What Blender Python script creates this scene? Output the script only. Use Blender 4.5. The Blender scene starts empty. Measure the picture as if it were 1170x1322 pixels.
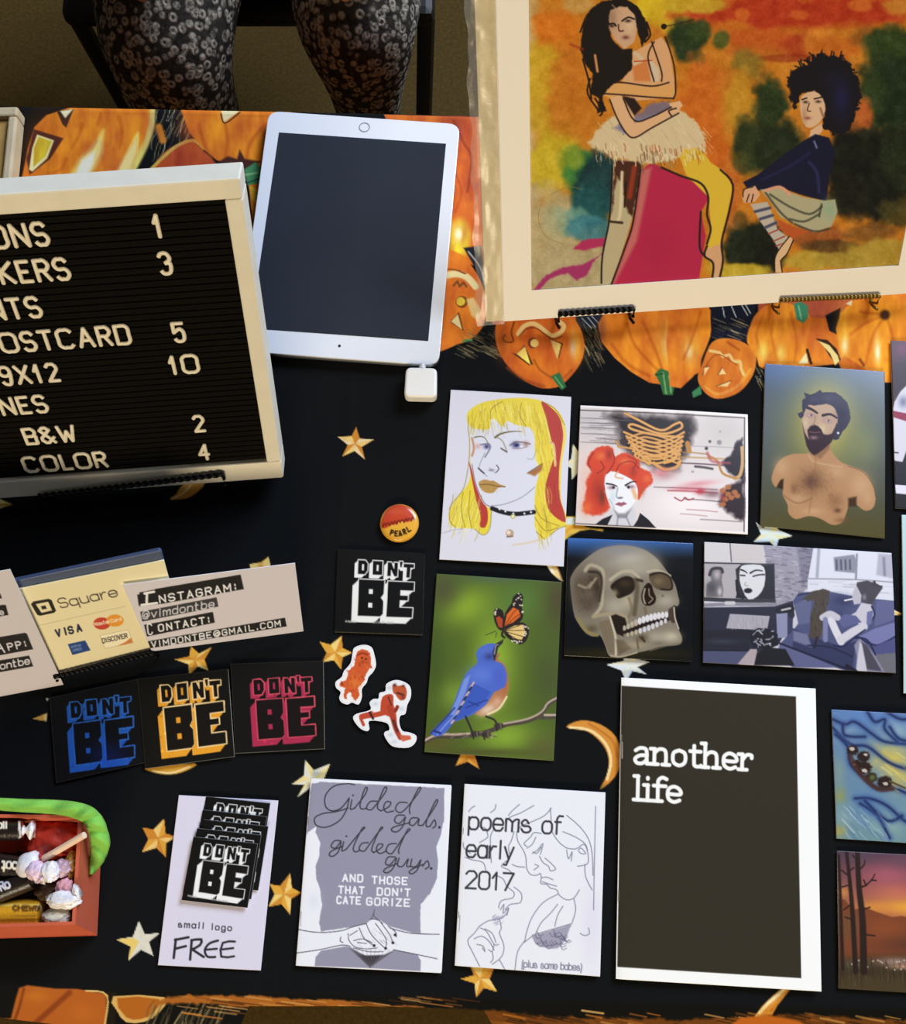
import bpy, bmesh, math, random
import numpy as np
from mathutils import Vector, Matrix

# ------------------------------------------------------------------ camera, world, lights, exposure
scene = bpy.context.scene
COL = scene.collection
F, CX, CY = 1200., 585., 661.                 # focal length and centre of the photograph in pixels (1170 x 1322)
PITCH = math.radians(14.)
ZT = .74                                      # table height
CZ = ZT + .745                                # camera height
cam_d = bpy.data.cameras.new('camera'); cam = bpy.data.objects.new('camera', cam_d); COL.objects.link(cam)
cam.location = (0, 0, CZ); cam.rotation_euler = (PITCH, 0, 0)
cam_d.sensor_width = 36.; cam_d.sensor_fit = 'AUTO'; cam_d.lens = 36. * F / 1322.
cam_d.clip_start = .01
scene.camera = cam
scene.view_settings.view_transform = 'Standard'; scene.view_settings.look = 'None'
scene.view_settings.exposure = 0.; scene.view_settings.gamma = 1.; scene.view_settings.use_curve_mapping = False

wd = bpy.data.worlds.new('room_light'); scene.world = wd; wd.use_nodes = True
wd.node_tree.nodes['Background'].inputs[0].default_value = (.62, .58, .55, 1)
wd.node_tree.nodes['Background'].inputs[1].default_value = .10

def area(name, loc, target, size, size_y, energy, color):
    l = bpy.data.lights.new(name, 'AREA'); l.shape = 'RECTANGLE'; l.size = size; l.size_y = size_y; l.energy = energy; l.color = color
    o = bpy.data.objects.new(name, l); COL.objects.link(o); o.location = loc
    o.rotation_euler = (Vector(target) - Vector(loc)).to_track_quat('-Z', 'Y').to_euler()
    return o
area('window_daylight', (1.75, 2.3, 2.75), (0, .2, ZT), 1.7, 1.5, 182., (.71, .82, 1.))
area('ceiling_lamp', (-.3, -3.0, 2.55), (0, .2, ZT), 1.8, .9, 112., (1., .84, .58))

# ------------------------------------------------------------------ geometry helpers
cP, sP = math.cos(PITCH), math.sin(PITCH)
CAMP = np.array([0., 0., CZ])
def ray(u, v):
    x, y, z = (u-CX)/F, -(v-CY)/F, -1.
    return np.array([x, cP*y - sP*z, sP*y + cP*z])
def un(u, v, z=ZT):                            # point of the photograph -> the place on the level z
    d = ray(u, v); return CAMP + d*((z-CZ)/d[2])
def unp(u, v, p, n):                           # ... on the plane through p with normal n
    d = ray(u, v); return CAMP + d*(np.dot(p-CAMP, n)/np.dot(d, n))
def proj(P):
    q = np.asarray(P, float) - CAMP
    yy = cP*q[..., 1] + sP*q[..., 2]; zz = -sP*q[..., 1] + cP*q[..., 2]
    return CX + F*q[..., 0]/-zz, CY - F*yy/-zz

def s2l(c): c = np.clip(c, 0, 1); return np.where(c <= .04045, c/12.92, ((c+.055)/1.055)**2.4)
def L(h): return tuple(float(v) for v in s2l(hx(h)))

def tag(o, label=None, cat=None, group=None, kind=None):
    if label: o['label'] = label
    if cat: o['category'] = cat
    if group: o['group'] = group
    if kind: o['kind'] = kind
    return o

def mkmesh(name, V, Fc, mat, parent=None, loc=None, smooth=False, col=None):
    V = np.asarray(V, float)
    if parent is not None: o0 = np.array(parent.matrix_world_loc)
    else: o0 = np.array(loc if loc is not None else (V.min(0)+V.max(0))/2)
    me = bpy.data.meshes.new(name); me.from_pydata([tuple(v) for v in (V-o0)] if len(V) < 20000 else [], [], [tuple(f) for f in Fc] if len(V) < 20000 else [])
    if len(V) >= 20000:
        n, m = len(V), len(Fc); Fa = np.asarray(Fc, np.int32)
        me.vertices.add(n); me.vertices.foreach_set('co', (V-o0).astype(np.float32).ravel())
        me.loops.add(m*4); me.loops.foreach_set('vertex_index', Fa.ravel()); me.polygons.add(m)
        me.polygons.foreach_set('loop_start', np.arange(0, m*4, 4, dtype=np.int32)); me.update(calc_edges=True); me.validate()
    if col is not None:
        at = me.color_attributes.new('Col', 'FLOAT_COLOR', 'POINT')
        c4 = np.ones((len(V), 4), np.float32); c4[:, :3] = col; at.data.foreach_set('color', c4.ravel())
    if smooth: me.polygons.foreach_set('use_smooth', np.ones(len(me.polygons), bool))
    o = bpy.data.objects.new(name, me); COL.objects.link(o)
    if isinstance(mat, (list, tuple)):
        for m_ in mat: me.materials.append(m_)
    else: me.materials.append(mat)
    if parent is not None: o.parent = parent
    else: o.location = o0
    me.update()
    return o

class _E: pass
def empty(name, loc):
    o = bpy.data.objects.new(name, None); COL.objects.link(o); o.location = loc; o.empty_display_size = .05
    return Root(o)
class Root:
    # an Empty at the thing's base; children are built in world coordinates around it
    def __init__(s, o): s.o = o; s.matrix_world_loc = tuple(o.location)
def child(name, V, Fc, mat, root, **k):
    V = np.asarray(V, float) - np.array(root.matrix_world_loc)
    o = mkmesh(name, V, Fc, mat, loc=(0, 0, 0), **k); o.parent = root.o; return o
def sub(name, V, Fc, mat, par, root, **k):
    o = child(name, V, Fc, mat, root, **k); o.parent = par; return o

# materials ---------------------------------------------------------
def pmat(name, color, rough=.6, metal=0., spec=.5, noise=0., nscale=200., bump=0., bscale=400., sheen=0., alpha=None, coat=0.):
    m = bpy.data.materials.new(name); m.use_nodes = True; nt = m.node_tree; b = nt.nodes['Principled BSDF']
    c = L(color) if isinstance(color, str) else color
    b.inputs['Base Color'].default_value = (*c, 1); b.inputs['Roughness'].default_value = rough; b.inputs['Metallic'].default_value = metal
    b.inputs['Specular IOR Level'].default_value = spec
    if coat: b.inputs['Coat Weight'].default_value = coat; b.inputs['Coat Roughness'].default_value = .10
    if sheen: b.inputs['Sheen Weight'].default_value = sheen
    tc = nt.nodes.new('ShaderNodeTexCoord')
    if noise:
        n = nt.nodes.new('ShaderNodeTexNoise'); n.inputs['Scale'].default_value = nscale; n.inputs['Detail'].default_value = 4
        nt.links.new(tc.outputs['Object'], n.inputs['Vector'])
        r = nt.nodes.new('ShaderNodeValToRGB'); lo, hi = 1-noise, 1+noise
        r.color_ramp.elements[0].color = (*[min(1, v*lo) for v in c], 1); r.color_ramp.elements[1].color = (*[min(1, v*hi) for v in c], 1)
        r.color_ramp.elements[0].position = .3; r.color_ramp.elements[1].position = .7
        nt.links.new(n.outputs['Fac'], r.inputs['Fac']); nt.links.new(r.outputs['Color'], b.inputs['Base Color'])
    if bump:
        n2 = nt.nodes.new('ShaderNodeTexNoise'); n2.inputs['Scale'].default_value = bscale; n2.inputs['Detail'].default_value = 3
        nt.links.new(tc.outputs['Object'], n2.inputs['Vector'])
        bp = nt.nodes.new('ShaderNodeBump'); bp.inputs['Strength'].default_value = bump; bp.inputs['Distance'].default_value = .001
        nt.links.new(n2.outputs['Fac'], bp.inputs['Height']); nt.links.new(bp.outputs['Normal'], b.inputs['Normal'])
    return m
def cmat(name, rough, spec=.4, coat=0., bump=0., bscale=600., sheen=0.):
    m = pmat(name, (.8, .8, .8), rough, 0, spec, bump=bump, bscale=bscale, sheen=sheen, coat=coat); nt = m.node_tree
    a = nt.nodes.new('ShaderNodeVertexColor'); a.layer_name = 'Col'
    nt.links.new(a.outputs['Color'], nt.nodes['Principled BSDF'].inputs['Base Color']); return m
def pvmat(name): return name
# ------------------------------------------------------------------ printed pictures
# Every print, sticker and the cloth carries its picture as vertex colours, drawn by this small painter.
def hx(c):
    return np.array([int(c[i:i+2], 16) for i in (0, 2, 4)]) / 255.0

def spl(pts, k=4, closed=False):
    p = np.array(pts, float); n = len(p); out = []
    if n < 3: return p
    rng_ = range(n) if closed else range(n - 1)
    for i in rng_:
        if closed: a, b, c_, d = p[i-1], p[i], p[(i+1) % n], p[(i+2) % n]
        else: a, b, c_, d = p[max(i-1, 0)], p[i], p[i+1], p[min(i+2, n-1)]
        for j in range(k):
            t = j / k
            out.append(.5*((2*b) + (c_-a)*t + (2*a-5*b+4*c_-d)*t*t + (3*b-a-3*c_+d)*t**3))
    if not closed: out.append(p[-1])
    return np.array(out)

def vnoise(x, y, seed=0):
    xi = np.floor(x).astype(np.int64); yi = np.floor(y).astype(np.int64)
    fx = x - xi; fy = y - yi; fx = fx*fx*(3-2*fx); fy = fy*fy*(3-2*fy)
    def h(a, b):
        n = (a*374761393 + b*668265263 + seed*974634777) & 0x7fffffff
        n = ((n ^ (n >> 13)) * 1274126177) & 0x7fffffff
        return ((n ^ (n >> 16)) & 0xffff) / 65535.0
    return (h(xi, yi)*(1-fx) + h(xi+1, yi)*fx)*(1-fy) + (h(xi, yi+1)*(1-fx) + h(xi+1, yi+1)*fx)*fy

def fbm(x, y, seed=0):
    return vnoise(x, y, seed)*.55 + vnoise(x*2.1, y*2.1, seed+1)*.28 + vnoise(x*4.3, y*4.3, seed+2)*.17

# single-stroke alphabet: x 0..4, baseline 2, x-height 6, cap height 8, descender 0; '~' marks a curve
GL = {
'A':"02 28 42|14 34",'B':"02 08 28|~28 38 47 46 35 25|05 25|~25 45 44 43 42 22|22 02",'C':"~47 38 28 18 07 05 03 12 22 32 43",
'D':"02 08 18|~18 38 47 45 43 32 12|12 02",'E':"48 08 02 42|05 35",'F':"48 08 02|05 35",'G':"~47 38 28 18 07 05 03 12 22 32 43|43 45 25",
'H':"02 08|42 48|05 45",'I':"22 28",'J':"~48 44 33 22 12 03",'K':"02 08|48 05|15 42",'L':"08 02 42",'M':"02 08 24 48 42",
'N':"02 08 42 48",'O':"~28 18 07 05 03 12 22 32 43 45 47 38 28",'P':"02 08 28|~28 38 47 46 35 25|25 05",'Q':"~28 18 07 05 03 12 22 32 43 45 47 38 28|34 42",
'R':"02 08 28|~28 38 47 46 35 25|25 05|25 42",'S':"~47 38 28 18 07 06 15 35 44 43 32 22 12 03",'T':"08 48|28 22",'U':"~08 05 03 12 22 32 43 45 48",
'V':"08 22 48",'W':"08 12 26 32 48",'X':"08 42|02 48",'Y':"08 25 48|25 22",'Z':"08 48 02 42",
'a':"~45 36 26 16 05 03 12 22 32 43|46 42",'b':"08 02|~05 16 26 36 45 43 32 22 12 03",'c':"~45 36 26 16 05 03 12 22 32 43",
'd':"48 42|~45 36 26 16 05 03 12 22 32 43",'e':"04 44|~44 45 36 26 16 05 03 12 22 32 43",'f':"~48 38 28 17 16|16 12|06 36",
'g':"46 42|~45 36 26 16 05 03 12 22 32 43|~42 41 30 20 10 01",'h':"08 02|~05 16 26 36 45|45 42",'i':"22 26|27 28",'j':"~26 22 11 00|27 28",
'k':"08 02|46 04|14 42",'l':"28 22",'m':"02 06|~05 06 16 25|25 22|~25 36 46 45|45 42",'n':"02 06|~05 16 26 36 45|45 42",
'o':"~26 16 05 03 12 22 32 43 45 36 26",'p':"00 06|~05 16 26 36 45 43 32 22 12 03",'q':"40 46|~45 36 26 16 05 03 12 22 32 43",
'r':"02 06|~04 15 26 36 46",'s':"~35 26 16 05 14 34 43 32 12 03",'t':"18 13|~13 12 22 32|06 36",'u':"06 03|~03 12 22 32 43|46 42",
'v':"06 22 46",'w':"06 12 25 32 46",'x':"06 42|02 46",'y':"06 22|46 22 10 00",'z':"06 46 02 42",
'0':"~28 18 07 05 03 12 22 32 43 45 47 38 28",'1':"06 28 22",'2':"~07 18 28 38 47 46 35 02|02 42",'3':"~07 18 38 47 46 25|~25 45 43 32 12 03",
'4':"32 38 04 44",'5':"48 08 05|~05 26 36 45 43 32 12 03",'6':"~47 38 18 05 03 12 32 43 44 35 15 04",'7':"08 48 12",'9':"~03 12 32 45 47 38 18 07 06 15 35 46",
'.':"22 23",':':"23 24|26 27",'@':"~36 26 15 14 23 34 36|~36 33 44 46 38 18 06 04 12 32",'&':"42 07 18 28 37 04 03 12 22 44",'(':"~38 26 24 20",')':"~18 26 24 10","'":"28 26",
}
GW = {'I':.45,'i':.4,'l':.4,'j':.5,'1':.75,'f':.8,'t':.8,'r':.7,'m':1.35,'M':1.15,'w':1.3,'W':1.3,'.':.4,':':.4,"'":.4,' ':.6,'(':.5,')':.5,'@':1.3}

class Pic:
    def __init__(s, X, Y):
        s.X = np.asarray(X, float).ravel(); s.Y = np.asarray(Y, float).ravel()
        s.C = np.zeros((len(s.X), 3)); s.o = (0., 0., 1.); s.clip = None
    def at(s, x0, y0, k=1.): s.o = (x0, y0, k); return s
    def t(s, pts):
        p = np.array(pts, float); return p / s.o[2] + np.array(s.o[:2])
    def fill(s, c): s.C[:] = hx(c); return s
    def sub(s, lo, hi):
        m = (s.X >= lo[0]) & (s.X <= hi[0]) & (s.Y >= lo[1]) & (s.Y <= hi[1])
        if s.clip is not None: m &= s.clip
        return np.nonzero(m)[0]
    def mix(s, i, c, a):
        if isinstance(c, str): c = hx(c)
        a = np.clip(a, 0, 1)[:, None]; s.C[i] = s.C[i]*(1-a) + c*a
    def dist(s, i, p, closed):
        x, y = s.X[i], s.Y[i]; d = np.full(len(i), 1e9); ins = np.zeros(len(i), bool)
        n = len(p)
        for k in range(n if closed else n-1):
            (x0, y0), (x1, y1) = p[k], p[(k+1) % n]
            dx, dy = x1-x0, y1-y0; L = dx*dx+dy*dy
            t = np.clip(((x-x0)*dx + (y-y0)*dy)/L, 0, 1) if L > 1e-12 else 0.
            d = np.minimum(d, (x-x0-t*dx)**2 + (y-y0-t*dy)**2)
            if closed and y0 != y1:
                ins ^= ((y0 > y) != (y1 > y)) & (x < (y-y0)*dx/dy + x0)
        return np.sqrt(d), ins
    def poly(s, pts, c, f=1., a=1., sm=0, nz=0, ns=.2):
        p = s.t(pts)
        if sm: p = spl(p, sm, True)
        f = max(f/s.o[2], .9)
        i = s.sub(p.min(0)-f, p.max(0)+f)
        if len(i) == 0: return s
        d, ins = s.dist(i, p, True); sd = np.where(ins, -d, d)
        if nz: sd = sd + (fbm(s.X[i]*ns, s.Y[i]*ns, 7)-.5)*nz/s.o[2]
        s.mix(i, c, np.clip(.5 - sd/f, 0, 1)*a); return s
    def line(s, pts, w, c, f=.8, a=1., sm=4, w2=None):
        p = s.t(pts)
        if sm and len(p) > 2: p = spl(p, sm)
        w, w2 = w/s.o[2], (w if w2 is None else w2)/s.o[2]; f = max(f/s.o[2], .8)
        r = max(w, w2)/2 + f
        i = s.sub(p.min(0)-r, p.max(0)+r)
        if len(i) == 0: return s
        if w == w2:
            d, _ = s.dist(i, p, False); al = np.clip(.5 - (d-w/2)/f, 0, 1)
        else:
            al = np.zeros(len(i)); n = len(p)-1
            for k in range(n):
                d, _ = s.dist(i, p[k:k+2], False); ww = w + (w2-w)*(k+.5)/n
                al = np.maximum(al, np.clip(.5 - (d-ww/2)/f, 0, 1))
        if w < .8: al = al*max(w/.8, .35)
        s.mix(i, c, al*a); return s
    def lines(s, ls, w, c, **k):
        for l in ls: s.line(l, w, c, **k)
        return s
    def blob(s, x, y, rx, ry, c, a=1., rot=0, nz=0., ns=.1, hard=0.):
        (cx, cy), = s.t([(x, y)]); rx /= s.o[2]; ry /= s.o[2]; R_ = max(rx, ry)*1.9
        i = s.sub((cx-R_, cy-R_), (cx+R_, cy+R_))
        if len(i) == 0: return s
        dx, dy = s.X[i]-cx, s.Y[i]-cy; ca, sa = math.cos(rot), math.sin(rot)
        q = np.sqrt(((dx*ca+dy*sa)/rx)**2 + ((-dx*sa+dy*ca)/ry)**2)
        if nz: q = q + (fbm(s.X[i]*ns, s.Y[i]*ns, int(x) % 97)-.5)*nz
        if hard: al = np.clip((1-q)/(1-hard)+.5, 0, 1); al = al*al*(3-2*al)
        else: al = np.exp(-q*q*1.6)
        s.mix(i, c, al*a); return s
    def disc(s, x, y, r, c, f=1., a=1., ry=None):
        th = np.linspace(0, 2*math.pi, 22)[:-1]
        return s.poly([(x+r*math.cos(q), y+(ry or r)*math.sin(q)) for q in th], c, f, a)
    def grain(s, amt, sc, seed=3):
        n = fbm(s.X*sc, s.Y*sc, seed)-.5; s.C += (n*amt)[:, None]; return s
    def grad(s, y0, c0, y1, c1, x=False):
        v = s.X if x else s.Y; t = np.clip((v-y0)/(y1-y0), 0, 1)[:, None]
        s.C[:] = hx(c0)*(1-t) + hx(c1)*t; return s
    def text(s, st, x, y, h, c, w, dx=1., dy=0., sx=.62, track=.28, slant=0., a=1., f=.8, up=None, fit=None):
        if fit: sx = fit/sum((4*GW.get(c_, 1.) + 6*track)*h/6. for c_ in st)
        # baseline starts at x,y; (dx,dy) is the unit reading direction; h = cap height
        ux, uy = (dy, -dx) if up is None else up; u = h/6.
        for ch in st:
            gw = GW.get(ch, 1.)
            if ch != ' ':
                for seg in GL[ch].split('|'):
                    cur = seg[0] == '~'; q = []
                    for tk in seg.lstrip('~').split():
                        gx = (int(tk[0]) - (2 if gw < .6 else 0))*u*sx*(1. if gw < .6 else gw) + (gw*2*u*sx if gw < .6 else 0); gy = (int(tk[1])-2)*u
                        gx += gy*slant
                        q.append((x+gx*dx+gy*ux, y+gx*dy+gy*uy))
                    s.line(q, w, c, f=f, sm=4 if cur else 0, a=a)
            adv = (4*gw*sx + 6*track*sx)*u
            x += adv*dx; y += adv*dy
        return s
    def hatch(s, n, box, w, cols, lx, ly, seed=1, a=.7, jit=.4):
        r = random.Random(seed)
        for _ in range(n):
            x, y = r.uniform(box[0], box[2]), r.uniform(box[1], box[3]); k = r.uniform(1-jit, 1+jit)
            s.line([(x, y), (x+lx*k*.5+r.uniform(-1, 1)*abs(ly)*.12, y+ly*k*.5), (x+lx*k, y+ly*k)], w*r.uniform(.6, 1.3), r.choice(cols), a=a*r.uniform(.5, 1))
        return s
# ------------------------------------------------------------------ pictures on the cloth and cards (traced outlines, in photo pixels)
def star(P, pts, c1, c2, hi=None):
    p = np.array(pts, float); m = p.mean(0); n = len(p)
    P.poly(p, c1, f=2)
    for k in range(n):
        a, b = p[k], p[(k+1) % n]
        P.poly([m, a, b], [c1, c2, hi or c2][(k*2) % 3] if hi else (c1 if k % 2 else c2), f=3, a=.75)
    if hx(c1)[2] < .6: P.blob(m[0], m[1], 14, 14, 'b9692a', .35)

def hay(P, box, n, seed, lx=14, ly=-40, cols=('a8935e', '7d6c45', 'cbb98a', '5f563c')):
    P.hatch(n, box, 3, cols, lx, ly, seed, .8)

def art_cloth(P):
    P.fill('0b0d10')
    OR, DK = 'dd7a24', 'a94c18'
    # back band, left of the tablet
    P.at(0, 0, 2.925)
    hay(P, (570, 410, 740, 640), 40, 1, 40, -110, ('c9bf9c', '3a3a3a', 'd8cba4', '9a8a5a'))
    P.line([(600, 480), (615, 530)], 26, 'd08428', f=10)
    P.poly([(560, 700), (600, 600), (650, 555), (720, 530), (770, 570), (830, 640), (820, 720)], 'b44c26', f=6, sm=4)
    P.line([(570, 640), (620, 590), (670, 550), (730, 530), (770, 560)], 12, 'c9a24a')
    P.poly([(60, 760), (85, 660), (105, 560), (130, 480), (175, 435), (280, 400), (578, 400), (582, 470), (560, 540), (520, 610), (480, 700), (440, 760)], OR, f=4)
    P.blob(180, 600, 120, 200, 'd9701c', .5)
    P.line([(576, 415), (572, 480), (548, 550), (500, 645)], 24, 'd8bb66', f=12)
    for q in ([(450, 440), (462, 500), (452, 560)], [(310, 470), (295, 520), (270, 560)], [(380, 430), (370, 470)], [(250, 600), (230, 640), (180, 655)]):
        P.line(q, 14, 'c05a18', f=12, w2=5, a=.8)
    P.poly([(270, 660), (300, 600), (345, 560), (392, 490), (385, 580), (345, 660)], 'ecd07a', f=22)
    P.poly([(285, 660), (310, 605), (360, 570), (350, 620), (330, 660)], 'efe6d2', f=14)
    P.poly([(440, 650), (470, 590), (522, 500), (520, 570), (490, 650)], 'f0d58a', f=16)
    P.poly([(128, 488), (240, 522), (190, 600), (112, 660), (100, 600)], '5b2c1e', f=5)
    P.poly([(140, 508), (204, 530), (178, 598), (122, 648), (110, 640), (122, 560)], 'efe0a0', f=4)
    P.poly([(146, 516), (195, 534), (172, 590), (126, 630), (128, 560)], 'd3ad2e', f=4)
    P.poly([(215, 420), (278, 412), (250, 482), (236, 470)], '4a2a1c', f=4)
    P.poly([(228, 420), (276, 412), (246, 446)], 'eadcb0', f=4)
    P.poly([(682, 412), (1100, 412), (1100, 900), (960, 900), (940, 700), (925, 640), (870, 612), (820, 606), (765, 560), (715, 500)], OR, f=4)
    P.blob(720, 480, 60, 90, 'cf5f28', .6); P.blob(960, 520, 60, 120, 'e88526', .7)
    for q in ([(800, 600), (770, 540), (750, 470)], [(850, 605), (860, 530), (850, 470)], [(930, 610), (945, 540), (1000, 470)]):
        P.line(q, 12, 'b5521c', f=12, a=.7)
    P.poly([(820, 615), (860, 590), (895, 600), (905, 565), (925, 600), (985, 610), (930, 650), (870, 612)], '47241e', f=8)
    P.poly([(835, 415), (910, 415), (845, 462)], 'e9d8a6', f=5)
    P.line([(835, 430), (850, 465), (905, 425)], 6, '5a3022')
    P.poly([(922, 640), (965, 612), (995, 640), (985, 690), (935, 700)], '47865a', f=6)
    P.line([(930, 660), (985, 650)], 8, '7db07a'); P.line([(935, 690), (980, 675)], 6, '24523a')
    P.poly([(940, 700), (985, 720), (970, 770), (950, 750)], 'e2b23a', f=6)
    # back band, right of the tablet and behind the sleeve
    P.at(560, 140, 3.892)
    P.poly([(-250, 30), (420, 48), (420, 700), (260, 800), (60, 760), (-20, 560)], 'd4682a', f=5)
    P.blob(130, 110, 100, 130, 'b04a34', .9); P.blob(160, 400, 60, 160, 'cf6a34', .8)
    P.line([(100, 60), (150, 170), (190, 250), (170, 420)], 10, '7f3022', f=12, a=.7)
    P.line([(110, 330), (140, 420), (110, 520)], 10, 'b24a20', f=12, a=.7)
    P.blob(130, 650, 55, 95, 'e9c13a', 1, hard=.3); P.blob(124, 632, 24, 42, 'fff6dc', 1)
    P.poly([(150, 700), (240, 690), (260, 900), (225, 830)], '23242c', f=8)
    P.line([(175, 720), (235, 800), (255, 880)], 8, 'c8c2b8', a=.8)
    P.poly([(-40, 740), (110, 720), (190, 790), (250, 900), (262, 1020), (250, 1090), (200, 1150), (120, 1185), (-40, 1200)], 'da742a', f=5, sm=3)
    P.line([(-40, 850), (60, 838), (120, 832), (170, 850), (210, 895)], 34, 'ead9a0', f=8)
    P.line([(-20, 815), (90, 808), (160, 830)], 8, '8a4620'); P.lines([[(100, 890), (120, 868), (130, 895), (150, 875), (165, 895)]], 10, '7a4a24', sm=0)
    P.disc(142, 972, 30, '7a3d1c'); P.disc(136, 970, 22, 'd8b244')
    P.poly([(84, 1072), (128, 1022), (150, 1118)], '6f371c', f=4); P.poly([(88, 1070), (122, 1034), (143, 1112)], 'efdca0', f=4)
    P.poly([(165, 960), (200, 950), (240, 1020), (225, 1070), (190, 1040)], 'ecc98a', f=10)
    hay(P, (100, 1120, 310, 1230), 46, 4, 50, 26)
    P.line([(150, 1170), (190, 1160)], 12, '4d8a50')
    # front band of pumpkins below the big print
    P.at(600, 380, 3.9)
    P.poly([(180, 60), (720, 40), (720, 170), (160, 170)], '1c2435', f=8)
    P.poly([(100, 60), (560, 60), (560, 130), (140, 150)], 'c8622a', f=8)
    hay(P, (-60, 150, 170, 300), 50, 5, 50, 22); hay(P, (590, 140, 690, 330), 60, 6, 30, 55)
    P.lines([[(590, 120), (640, 170)], [(620, 115), (660, 165)], [(640, 110), (680, 150)]], 4, 'b9bfc9')
    P.poly([(158, 150), (160, 250), (205, 345), (280, 420), (370, 468), (440, 472), (490, 455), (550, 395), (595, 320), (602, 230), (570, 150), (520, 108), (330, 100), (200, 110)], 'd06824', f=4, sm=3)
    P.blob(190, 240, 40, 110, '93431c', .75); P.blob(560, 250, 40, 110, 'd58c3a', .9); P.blob(545, 270, 18, 55, 'dcb592', .95)
    P.line([(215, 370), (300, 430), (400, 465)], 14, '8e4218', f=14, a=.7)
    P.line([(350, 330), (380, 380), (440, 420)], 9, '8e4218', f=8, a=.8); P.line([(540, 380), (500, 420)], 8, 'a5541c', f=8)
    P.line([(270, 200), (300, 160), (350, 148), (400, 180), (440, 208), (485, 190), (500, 160), (480, 140)], 22, 'ecc884', f=5)
    P.line([(275, 210), (310, 175), (360, 170), (410, 205), (450, 225), (490, 210)], 6, '7c3c18')
    P.line([(250, 140), (235, 190), (245, 235), (210, 240), (192, 220), (205, 205)], 9, '7b3a18')
    P.disc(345, 245, 27, '6d3418'); P.disc(352, 246, 21, 'e6bd6c')
    P.poly([(240, 296), (262, 300), (302, 255), (345, 352), (325, 358)], '5d2d16', f=4)
    P.poly([(262, 300), (304, 262), (332, 355)], 'e6bf68', f=4)
    P.poly([(425, 222), (496, 246), (474, 325)], '5d2d16', f=4); P.poly([(430, 226), (486, 250), (468, 330)], 'e2b866', f=4)
    P.poly([(435, 412), (478, 392), (512, 465), (488, 482), (462, 450)], '2f6b40', f=5); P.line([(455, 415), (495, 470)], 6, '6aa06a')
    P.poly([(672, 150), (690, 240), (755, 320), (840, 392), (930, 445), (1000, 455), (1090, 442), (1150, 408), (1190, 390), (1190, 60), (720, 60)], 'dd7c28', f=4)
    P.blob(690, 180, 30, 90, '6b3a3a', .6); P.blob(1020, 230, 60, 130, 'e2a83c', .9); P.blob(1022, 270, 26, 70, 'dfc287', .7); P.blob(1150, 270, 40, 80, 'e0b050', .9)
    for q in ([(820, 150), (860, 260), (980, 390)], [(900, 140), (960, 280), (1000, 390)], [(1090, 140), (1085, 280), (1050, 390)], [(740, 250), (820, 350), (930, 410)]):
        P.line(q, 12, 'b4551a', f=14, a=.8)
    P.poly([(958, 400), (985, 372), (1040, 392), (1062, 440), (1048, 508), (1000, 505), (985, 450)], '34693c', f=5)
    P.lines([[(1000, 395), (1015, 500)], [(1030, 410), (1040, 495)]], 7, '77a86a'); P.line([(960, 405), (1000, 400)], 6, '20482a')
    P.at(880, 360, 4.034)
    P.poly([(400, 90), (1300, 40), (1300, 240), (400, 260)], 'b65a3c', f=8)
    P.poly([(150, 130), (390, 110), (360, 330), (150, 310)], '14192a', f=8)
    hay(P, (150, 200, 300, 310), 40, 8, 60, 24); P.lines([[(215, 150), (225, 200)], [(260, 140), (285, 200)], [(310, 130), (345, 190)], [(330, 128), (360, 180)]], 5, 'c5cbd2')
    P.poly([(-60, 120), (128, 120), (152, 220), (150, 300), (110, 400), (60, 510), (-60, 560)], 'df7f28', f=5, sm=2)
    P.blob(45, 370, 55, 90, 'e6b048', .9); P.blob(40, 380, 22, 40, 'efd9ac', .7); P.line([(100, 170), (60, 300), (10, 420)], 10, 'b4551a', f=12, a=.7)
    P.poly([(85, 520), (110, 440), (160, 330), (250, 310), (340, 340), (388, 400), (372, 500), (300, 590), (190, 625), (120, 590)], 'd4762a', f=5, sm=4)
    P.line([(120, 560), (190, 600), (290, 560), (360, 470)], 14, 'e8a44c', f=10, a=.7); P.line([(240, 330), (300, 370)], 10, 'a8501e', f=10)
    P.line([(150, 375), (200, 385), (215, 405), (250, 395), (270, 430), (305, 430), (310, 465), (325, 500)], 15, 'e6c078', f=5, sm=2)
    P.line([(110, 500), (150, 420), (200, 395), (290, 450)], 5, '9a4c1e')
    for q in ([(118, 462), (148, 455), (118, 505)], [(190, 500), (212, 462), (232, 495)], [(180, 560), (258, 530), (240, 560)]):
        P.poly(q, 'eccb8a', f=4); P.line(q[:2], 4, '70381c')
    P.poly([(55, 590), (100, 555), (105, 600), (60, 620)], '3d7f54', f=5)
    hay(P, (380, 430, 440, 560), 24, 9, 20, 40, ('d9cfae', '8d7c50', '5d5138'))
    P.poly([(342, 330), (356, 250), (400, 170), (500, 120), (640, 160), (690, 240), (695, 340), (660, 480), (430, 470), (392, 410)], 'e0842a', f=5, sm=3)
    for q in ([(480, 180), (470, 300), (500, 420)], [(570, 180), (600, 320), (590, 430)], [(420, 200), (390, 300), (420, 400)]): P.line(q, 12, 'bd5f1e', f=14, a=.7)
    P.blob(425, 380, 34, 60, 'efc860', .95); P.blob(520, 390, 28, 60, 'efc860', .95)
    P.poly([(585, 130), (620, 118), (658, 140), (660, 200), (635, 232), (600, 210)], '3f8e6e', f=5); P.line([(610, 140), (625, 210)], 8, '7cc0a0')
    P.poly([(680, 200), (800, 210), (825, 300), (850, 440), (640, 460), (650, 340)], 'd8762a', f=5)
    P.poly([(750, 190), (830, 150), (810, 290), (770, 270)], '17171c', f=5)
    P.poly([(700, 310), (760, 318), (810, 365), (830, 420), (810, 455), (770, 400), (740, 350)], '3a2218', f=4)
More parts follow.
